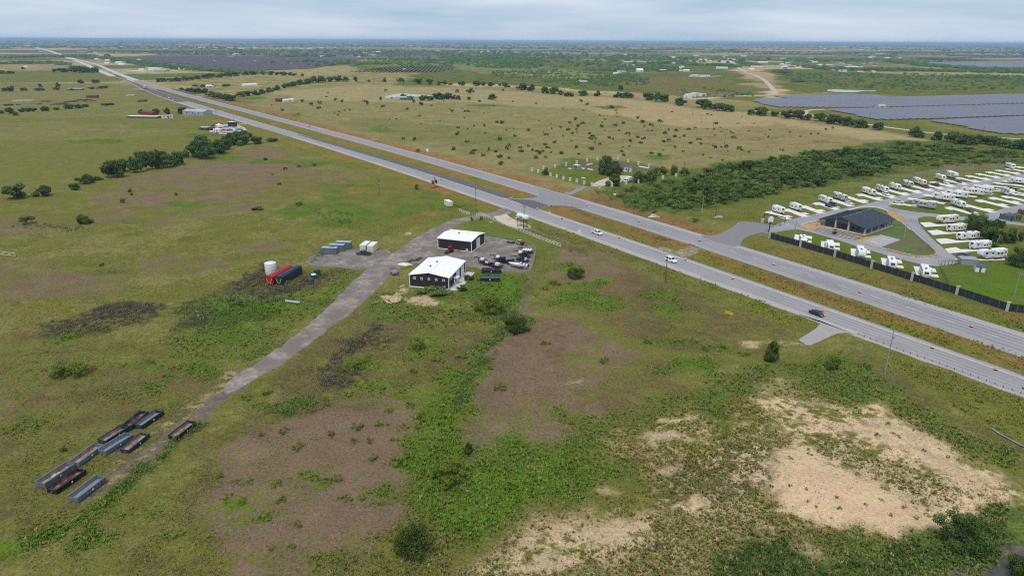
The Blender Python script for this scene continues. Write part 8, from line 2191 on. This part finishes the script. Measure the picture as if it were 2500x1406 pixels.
# ---- ponds
m_water = mat('pale_water', (.30, .34, .36), .12, var=.03, spec=.5)
for (pts, lab) in (([Q3(1310, 622), Q3(1360, 600), Q3(1480, 578), Q3(1620, 592), Q3(1800, 600), Q3(2060, 600), Q3(2060, 608), Q3(1800, 612), Q3(1600, 612), Q3(1480, 612), Q3(1400, 622)], 'pale pond in the tan pasture'), ([Q5(672, 535), Q5(700, 526), Q5(880, 530), Q5(1000, 535), Q5(1140, 534), Q5(1120, 542), Q5(1000, 542), Q5(960, 552), Q5(820, 552), Q5(700, 545)], 'pale pond in the eastern scrub')):
 sheet('pond', smooth_px(pts, 1), .05, m_water, lab)
p_ = [(2560, 1300), (2520, 1335), (2470, 1352), (2430, 1375), (2410, 1395), (2400, 1420), (2450, 1420), (2500, 1380), (2560, 1350)]
o = sheet('puddle', smooth_px(p_, 1), .06, mat('muddy_water', (.085, .075, .055), .45, var=.2, spec=.3), 'shallow puddle in the lower right corner')
lane('drain_edge', [(2420, 1046), (2445, 1062), (2475, 1078), (2520, 1100)], .5, M_STEEL, 'pale concrete drain edge beside the ditch', .12)
# ---- junk lot
sheet('junk_lot_ground', smooth_px([J2(1050, 830), J2(1200, 740), J2(1400, 690), J2(1620, 690), J2(1850, 780), J2(1800, 870), J2(1500, 890), J2(1200, 890)], 1), .05, m_sandp, 'sandy ground of the junk lot')
M_BLUET = mat('blue_tarp', (.04, .17, .36), .6, var=.08); M_BLUET2 = mat('deep_blue_tarp', (.03, .07, .30), .6, var=.08)
def canopy(label, cen, m, w=5.0, h=2.6):
 p = at(*cen); t = thing('canopy_tent', label, 'tent', p[:], .4, 'junk lot canopies')
 MB().add([(-w / 2, -w / 2, h), (w / 2, -w / 2, h), (w / 2, w / 2, h), (-w / 2, w / 2, h), (0, 0, h + 1.3)], [(0, 1, 4), (1, 2, 4), (2, 3, 4), (3, 0, 4), (3, 2, 1, 0)]).build('cover', m, t)
 for x in (-1, 1):
  for y in (-1, 1): MB().tube((x * w * .47, y * w * .47, 0), (x * w * .47, y * w * .47, h), .06, n=5).build('pole', M_GALV, t)
 MB().box(-w / 2, w / 2, -w / 2 - .03, -w / 2, h - .5, h - .01).build('valance', m, t)
canopy('pale blue canopy tent in the junk lot middle', J2(1425, 800), M_BLUET); canopy('deep blue canopy tent at the junk lot front', J2(1505, 868), M_BLUET2); canopy('bright blue canopy tent at the right of the junk lot', J2(1695, 855), M_BLUET, 6); canopy('red canopy tent at the junk lot front', J2(1385, 868), M_RED)
canopy('white canopy tent left of the junk lot middle', J2(1280, 760), W_, 5.5)
boxbuild('white-roofed dark stand beside the junk lot pole', J2(1555, 740), J2(1650, 745), 7, 5, 4.6, M_NAVY, W_, 'stand_building', 'stand', win=1)
boxbuild('white panelled shack at the junk lot front', J2(1270, 850), J2(1370, 860), 8, 5, 2.8, W_, W_, 'shack', 'shack', win=2)
boxbuild('dark shed with white roof at the junk lot left end', J2(1000, 810), J2(1100, 812), 7, 4, 2.6, M_GREENT, W_, 'shed', 'shed', win=1)
boxbuild('black shed second from the junk lot left end', J2(1110, 812), J2(1210, 815), 7, 4, 2.4, M_BLACK, M_GREYW, 'shed', 'shed', win=1)
for i, (x, y, c, w) in enumerate(((1220, 770, (.6, .6, .62), 'silver car by the white canopy'), (1320, 780, (.05, .05, .06), 'dark car by the white canopy'), (1160, 735, (.03, .03, .03), 'black car at the back of the junk lot'), (1250, 880, (.4, .1, .08), 'reddish car at the front of the junk lot'), (1760, 845, (.3, .04, .04), 'red car right of the bright blue tent'), (1640, 790, (.7, .55, .5), 'pale car behind the bright blue tent'), (1740, 790, (.7, .6, .3), 'tan car behind the bright blue tent'), (1170, 875, (.3, .28, .28), 'grey car at the lower left of the junk lot'), (1810, 840, (.35, .2, .2), 'brown car at the right end of the junk lot'))):
 car('sedan', w, *J2(x, y), J2(x + 60, y + 12), c)
for i, (x, y) in enumerate(((880, 790), (930, 785), (1180, 715), (1240, 700), (1300, 695), (1340, 700))):
 plant('bush', *J2(x, y), 7, 3.5, 'bush', '%s low dark bush from the west along the junk lot back' % ordinal(i), 'bush', 'bushes behind the junk lot')
# ---- farmyard and pasture buildings
M_TIN = mat('tin_roof', (.50, .53, .56), .4, metal=.3, var=.08); M_TINW = mat('tin_wall', (.36, .42, .45), .5, metal=.2, var=.08); M_REDB = mat('barn_red', (.22, .035, .03), .8, var=.1)
boxbuild('long grey tin barn beside the highway farmyard', J2(850, 500), J2(1000, 508), 30, 14, 4.2, M_TINW, M_TIN, 'tin_barn', 'barn', 1.6, 3)
boxbuild('low white flat-roofed shed in the farmyard', (352, 288), (380, 288.5), 34, 8, 1.8, M_GREYW, W_, 'low_shed', 'shed', win=0)
boxbuild('red-roofed shed between two farmyard trees', (365, 280), (380, 281), 20, 8, 2.6, M_REDB, M_REDB, 'red_shed', 'shed', 1.2, 1)
boxbuild('cream caravan in the farmyard', (409, 289), (420, 288.5), 11, 3, 3.0, M_CREAM, W_, 'caravan', 'caravan', win=3)
boxbuild('red shed in the pasture east of the highway', (690, 248), (705, 247), 18, 7, 3.0, M_REDB, M_REDB, 'red_shed', 'shed', 1.3, 1)
boxbuild('white shed beside the red one in the eastern pasture', (703, 248), (718, 247), 16, 7, 2.6, W_, W_, 'white_shed', 'shed', .8, 1)
boxbuild('long white house behind the dense hedge', Q2(2380, 512), Q2(2430, 510), 26, 9, 3.2, W_, W_, 'farm_house', 'house', 1.5, 3)
boxbuild('tin-roofed shed among the hedge trees', Q2(2012, 528), Q2(2060, 528), 12, 7, 3, M_TINW, M_TIN, 'shed', 'shed', 1, 1)
boxbuild('grey-roofed house beside the pasture pond', Q3(1535, 640), Q3(1580, 640), 18, 9, 3, M_GREYW, M_TIN, 'pond_house', 'house', 1.6, 2)
boxbuild('white slab roof in the western hedgerow', Q2(722, 548), Q2(760, 548), 24, 8, 2.4, M_GREYW, W_, 'low_shed', 'shed', win=0)
boxbuild('pale flat shed in the cattle pasture', Q2(225, 655), Q2(270, 655), 26, 9, 1.2, M_STONE, M_STONE, 'low_shed', 'shed', win=0)
boxbuild('dark red machine shed in the cattle pasture', Q2(885, 622), Q2(905, 622), 14, 7, 3, M_REDB, M_REDB, 'red_shed', 'shed', 1, 1)
boxbuild('pale slab in the pasture by the highway', Q2(1245, 603), Q2(1265, 603), 12, 8, 1.0, M_STONE, M_STONE, 'low_shed', 'shed', win=0)
boxbuild('white barn with steep gable among distant scrub', Q4(1410, 374), Q4(1440, 374), 18, 14, 5, W_, W_, 'white_barn', 'barn', 4, 2)
boxbuild('red-fronted white shed right of the white barn', Q4(1627, 374), Q4(1660, 373), 26, 10, 4, M_REDB, W_, 'red_shed', 'shed', 1.5, 2)
boxbuild('dark-roofed new house on pale ground', Q4(2030, 418), Q4(2065, 418), 24, 14, 3.4, W_, M_DKROOF, 'new_house', 'house', 3, 3)
boxbuild('long white mobile home left of the dark-roofed house', Q4(1930, 420), Q4(1975, 418), 28, 8, 3.4, W_, W_, 'mobile_home', 'house', .8, 4)
boxbuild('white shed at the scrub edge left of the white barn', Q4(1180, 396), Q4(1200, 396), 12, 8, 2.8, W_, W_, 'white_shed', 'shed', 1, 1)
boxbuild('small white house left of the white barn', Q4(1215, 388), Q4(1230, 388), 10, 9, 4.5, W_, M_TIN, 'small_house', 'house', 2, 1)
boxbuild('small white trailer near the white barn', Q4(1260, 376), Q4(1275, 376), 10, 4, 3, W_, W_, 'caravan', 'caravan', win=1)
boxbuild('white house with wing left of the dirt road', Q4(1855, 372), Q4(1880, 372), 18, 10, 3.6, W_, W_, 'farm_house', 'house', 2, 2)
boxbuild('white shed left of the winged house', Q4(1810, 370), Q4(1830, 370), 12, 8, 3, W_, W_, 'white_shed', 'shed', 1, 1)
boxbuild('white caravan in the scrub beyond the long tree row', Q4(875, 472), Q4(910, 474), 20, 5, 3.2, W_, W_, 'caravan', 'caravan', win=3)
for i, (x, y) in enumerate(((1880, 612), (1915, 610), (1935, 600), (1975, 606), (2010, 606), (1870, 622))):
 boxbuild('%s white trailer from the west in the distant junkyard' % ordinal(i), Q4(x, y), Q4(x + 20, y + 2), 12, 5, 4, W_, W_, 'parked_trailer', 'trailer', win=1, group='trailers of the distant junkyard')
rr = random.Random(41)
for i in range(26):
 x = 2060 + i * 14; y = 594 + rr.uniform(-8, 8); c = rr.choice([(.3, .3, .32), (.5, .48, .46), (.2, .1, .09), (.12, .14, .2), (.6, .6, .58), (.35, .3, .26)])
 p = at(*Q4(x, y)); t = thing('scrapped_car', '%s scrapped car from the west in the distant junkyard row' % ordinal(i), 'car', p[:], rr.uniform(0, 3), 'scrapped cars of the distant junkyard')
 MB().loft([ring(-2.2, .8, .3, .9), ring(2.2, .8, .3, .8)]).build('body', mat('scrap_%d' % (i % 7), c, .7), t)
 MB().loft([ring(-1.2, .7, .88, 1.4), ring(.8, .7, .85, 1.35)]).build('cabin', M_GREYW, t)
# white farm complex by the highway
for i, (x, y, L, W, H, r) in enumerate(((1360, 365, 20, 10, 4, W_), (1420, 352, 16, 10, 5, M_TIN), (1500, 358, 50, 20, 5, W_), (1545, 372, 40, 16, 4, M_TIN), (1030, 300, 24, 12, 4, W_), (1150, 296, 40, 16, 5, W_), (1170, 310, 30, 14, 4, W_), (1035, 270, 30, 12, 4, W_), (930, 262, 20, 14, 6, W_), (1330, 266, 20, 12, 4, W_), (1730, 352, 40, 10, 3, W_), (640, 282, 16, 10, 4, M_REDB), (500, 318, 24, 10, 4, M_TIN), (85, 302, 30, 10, 4, M_TIN), (255, 332, 18, 8, 3, W_), (2210, 238, 40, 14, 5, M_TIN), (2000, 522, 12, 7, 3, W_))):
 boxbuild('%s pale farm building from the highway farm group, counted from the nearest' % ordinal(i), Q2(x, y), Q2(x + 30, y + 1), L, W, H, M_TINW if r is M_TIN else W_, r, 'farm_building', 'building', 1.2, 1, 'pale farm buildings by the distant highway')
# ---- scattered settlement near the horizon
for i in range(150):
 fx = rr.random()
 if i % 3 == 0: x, y = rr.uniform(1500, 2200), rr.triangular(120, 178, 150)
 elif i % 3 == 1: x, y = rr.uniform(250, 1300), rr.triangular(107, 142, 122)
 else: x, y = rr.uniform(0, 2500), rr.triangular(110, 135, 116)
 p = at(x, y); d = p.length; s = 1 + d / 9000.
 t = thing('distant_house', 'tiny pale house scattered on the hazy plain near the horizon', 'house', p[:], rr.uniform(0, 3.1), 'tiny houses near the horizon')
 L, W, H = rr.uniform(12, 34) * s, rr.uniform(9, 15) * s, rr.uniform(3, 6)
 MB().box(-L / 2, L / 2, -W / 2, W / 2, 0, H).build('wall', rr.choice([W_, W_, M_CREAM, M_STONE]), t)
 MB().prism([(-W / 2 - .3, H), (W / 2 + .3, H), (0, H + 2)], -L / 2 - .3, L / 2 + .3, 'x').build('roof', rr.choice([W_, W_, M_TIN, M_GREYW, M_REDB]), t)
# ---- subdivision right of the dirt road
for i, x in enumerate(sorted(1905 + rr.random() * 250 for _ in range(46))):
 y = 150 + rr.random() * 24 + (x - 1905) * .02
 p = at(x, y); t = thing('subdivision_house', '%s small house from the west in the distant settlement' % ordinal(i), 'house', p[:], rr.uniform(0, 3.1), 'houses of the distant settlement')
 L, W, H = rr.uniform(12, 22), rr.uniform(8, 12), rr.uniform(2.8, 4)
 MB().box(-L / 2, L / 2, -W / 2, W / 2, 0, H).build('wall', rr.choice([W_, M_CREAM, M_STONE, M_TANST]), t)
 MB().prism([(-W / 2 - .4, H), (W / 2 + .4, H), (0, H + 2.2)], -L / 2 - .4, L / 2 + .4, 'x').build('roof', rr.choice([M_GREYW, M_DKROOF, W_, M_TIN, M_REDB]), t)
# ---- masts and pylons
def mast(label, px, py, top, w=2.0, cap=False):
 p = at(px, py); h = hp(px, py, top); t = thing('lattice_mast', label, 'mast', p[:])
 for a_ in range(3):
  q = 2 * math.pi * a_ / 3; MB().tube((w * math.cos(q), w * math.sin(q), 0), (w * .15 * math.cos(q), w * .15 * math.sin(q), h), .5 * w / 2, .3 * w / 2, 4).build('leg', M_STEEL, t)
 for k in range(1, 6): MB().lathe([(w * (1 - .85 * k / 6) * .9, h * k / 6), (w * (1 - .85 * k / 6), h * k / 6 + 1)], 6).build('brace', M_STEEL, t)
 if cap: MB().lathe([(2, h), (9, h + 3), (10, h + 8), (6, h + 12), (.5, h + 14)], 14).build('water_tank', M_TIN, t, True)
mast('tall thin mast reaching the left horizon', 451, 114, 98.5, 2.6)
mast('low water tower on the left horizon', 168, 116, 104, 4.0, True)
for i, (x, y, top) in enumerate(((1888, 128, 112), (1994, 138, 118), (2176, 135, 114), (2000, 140, 132))): mast('%s thin pylon from the west below the right horizon' % ordinal(i), x, y, top, 2.5)
# ---- dark brush piles in the cattle pasture
for i, (x, y, w) in enumerate(((395, 660, 3), (435, 660, 5), (520, 690, 6), (560, 685, 5), (600, 680, 5), (640, 665, 6), (690, 660, 5), (745, 650, 6), (800, 660, 4), (820, 645, 4), (870, 656, 4), (360, 688, 4), (700, 655, 4))):
 heap('%s dark brush pile from the west in the cattle pasture' % ordinal(i), *Q2(x, y), w * 1.4, 1.3, mat('dark_brush', (.075, .055, .042), 1, var=.2), 'brush_pile', .5)

# ---- distant woods (one mass)
def woods(name, items, seed, label):
 """items: (photo polyline or polygon kind, points, count, height range)"""
 rng = np.random.default_rng(seed); xs, ys, hs = [], [], []
 for kind, pts, n, h0, h1, spread in items:
  if kind == 'l':
   g = resample(ats(pts), 200); k = rng.integers(0, 199, n); t_ = rng.uniform(0, 1, n)
   X = np.array([g[i].x + (g[i + 1].x - g[i].x) * q for i, q in zip(k, t_)]); Y = np.array([g[i].y + (g[i + 1].y - g[i].y) * q for i, q in zip(k, t_)])
   X += rng.normal(0, spread, n); Y += rng.normal(0, spread * 1.5, n)
  else:
   P = np.array([tuple(p[:2]) for p in ats(pts)]); X = rng.uniform(P[:, 0].min(), P[:, 0].max(), n * 4); Y = rng.uniform(P[:, 1].min(), P[:, 1].max(), n * 4)
   ok = poly_sd(P, X, Y) > 0; pat = fbm(X, Y, spread, 3, 91); ok &= pat > .46; X, Y = X[ok][:n], Y[ok][:n]
  xs.append(X); ys.append(Y); hs.append(rng.uniform(h0, h1, len(X)))
 # general scatter towards the horizon
 n = 9000; Y = 2300 * (36000 / 2300) ** rng.uniform(0, 1, n) ; X = rng.uniform(-1, 1, n) * Y * .85
 pat = fbm(X * .45, Y, 800, 4, 21); ok = pat > .55 - .06 * np.clip((Y - 3500) / 8000, 0, 1)
 xs.append(X[ok]); ys.append(Y[ok]); hs.append(rng.uniform(5, 10, ok.sum()) * (1 + Y[ok] / 12000))
 x, y, h = np.concatenate(xs), np.concatenate(ys), np.concatenate(hs); n = len(x)
 far = 1 + np.hypot(x, y) / 5000.
 ang = np.linspace(0, 2 * math.pi, 6, endpoint=False)
 rad = h * rng.uniform(.55, .95, n) * far ** .5
 ring1 = np.stack([np.stack([x + rad * .95 * np.cos(a) * rng.uniform(.8, 1.2, n), y + rad * .95 * np.sin(a) * rng.uniform(.8, 1.2, n), h * rng.uniform(.10, .25, n)], -1) for a in ang], 1)
 ring2 = np.stack([np.stack([x + rad * .8 * np.cos(a + .5) * rng.uniform(.75, 1.15, n), y + rad * .8 * np.sin(a + .5) * rng.uniform(.75, 1.15, n), h * rng.uniform(.62, .88, n)], -1) for a in ang], 1)
 top = np.stack([x, y, h], -1)[:, None, :]
 co = np.concatenate([ring1, ring2, top], 1).reshape(-1, 3)
 b = np.arange(n)[:, None] * 13; tr = []
 for k in range(6):
  k2 = (k + 1) % 6
  tr += [np.concatenate([b + k, b + k2, b + 6 + k], 1), np.concatenate([b + k2, b + 6 + k2, b + 6 + k], 1), np.concatenate([b + 6 + k, b + 6 + k2, b + 12], 1)]
 tr = np.concatenate(tr, 0)
 tone = np.repeat(rng.uniform(0, .6, n), 13)
 o = bpy.data.objects.new(name, np_mesh(name, co, tr, ML_DARK, tone)); COL.objects.link(o); tag(o, label, None, None, 'stuff')
W_ITEMS = [('l', [(0, 158), (60, 156), (120, 156), (160, 160)], 130, 6, 10, 10), ('l', [(0, 141), (60, 141), (110, 140)], 140, 6, 10, 25), ('l', [Q2(850, 250), Q2(1000, 245), Q2(1250, 285), Q2(1500, 320), Q2(1700, 345), Q2(2000, 365)], 260, 6, 10, 14), ('l', [Q2(1000, 185), Q2(1500, 190), Q2(2000, 185), Q2(2500, 190)], 300, 8, 12, 50), ('l', [Q2(600, 235), Q2(700, 235), Q2(770, 230)], 80, 8, 12, 40),
           ('l', [Q2(1900, 365), Q2(2100, 375), Q2(2480, 400)], 110, 6, 9, 8), ('l', [Q3(350, 232), Q3(600, 228), Q3(800, 235)], 120, 6, 10, 16), ('l', [Q3(1180, 262), Q3(1400, 262), Q3(1700, 268), Q3(2000, 275), Q3(2400, 245)], 240, 6, 10, 14), ('l', [Q3(900, 300), Q3(1100, 305), Q3(1500, 300)], 130, 5, 9, 8),
           ('l', [Q4(-400, 240), Q4(0, 230), Q4(200, 210), Q4(500, 215), Q4(720, 245)], 260, 7, 11, 26), ('p', [Q4(-200, 260), Q4(100, 250), Q4(450, 270), Q4(430, 340), Q4(150, 350), Q4(-150, 330)], 420, 4, 7, 60), ('l', [Q4(1140, 262), Q4(1250, 250), Q4(1500, 258), Q4(1750, 265)], 180, 6, 9, 22), ('p', [Q4(1180, 330), Q4(1500, 300), Q4(1700, 330), Q4(1850, 350), Q4(1800, 370), Q4(1300, 370)], 260, 4, 8, 50),
           ('l', [Q4(1500, 300), Q4(1800, 290), Q4(1950, 315), Q4(2200, 315), Q4(2340, 335)], 260, 6, 10, 12), ('l', [Q4(950, 360), Q4(1150, 365), Q4(1300, 350)], 100, 5, 8, 12), ('l', [Q4(2380, 290), Q4(2500, 330)], 40, 6, 10, 12), ('p', [Q4(450, 440), Q4(1000, 420), Q4(1500, 430), Q4(1500, 500), Q4(900, 520), Q4(500, 500)], 330, 2, 4.5, 45), ('p', [Q4(0, 370), Q4(500, 340), Q4(900, 380), Q4(1400, 400), Q4(1400, 470), Q4(600, 440), Q4(0, 450)], 420, 2, 4.5, 50),
           ('l', [Q5(500, 320), Q5(700, 345), Q5(1200, 350), Q5(1500, 355), Q5(2000, 368), Q5(2700, 378)], 300, 6, 10, 12), ('l', [Q5(1270, 270), Q5(1400, 290), Q5(1700, 320), Q5(2100, 345), Q5(2700, 360)], 330, 7, 12, 14), ('l', [Q5(820, 262), Q5(980, 262)], 60, 6, 9, 14), ('l', [Q5(980, 220), Q5(1300, 222)], 80, 6, 10, 25), ('l', [Q5(1550, 245), Q5(1800, 258), Q5(2100, 262)], 140, 7, 11, 20), ('l', [Q5(1800, 218), Q5(2300, 225), Q5(2700, 228)], 200, 7, 11, 25),
           ('p', [Q5(250, 380), Q5(1000, 375), Q5(1700, 385), Q5(2300, 400), Q5(2700, 420), Q5(2700, 520), Q5(1500, 540), Q5(700, 500), Q5(300, 430)], 800, 2, 4.5, 60), ('l', [Q5(1950, 425), Q5(2100, 410), Q5(2300, 435)], 50, 5, 8, 10), ('l', [Q5(380, 455), Q5(460, 455)], 20, 6, 9, 5), ('l', [Q5(210, 370), Q5(310, 370)], 36, 6, 10, 6), ('l', [Q5(0, 200), Q5(500, 210), Q5(1000, 190)], 220, 8, 12, 40), ('l', [Q5(1200, 190), Q5(1900, 190), Q5(2700, 185)], 300, 8, 12, 40),
           ('l', [Q4(1180, 180), Q4(1800, 160), Q4(2500, 190)], 300, 8, 12, 40), ('p', [(1640, 222), (1720, 214), (1830, 226), (1860, 236), (1700, 240)], 60, 2, 4, 40)]
woods('woodland', W_ITEMS, 17, 'hazy woods and scrub of the distant plain')
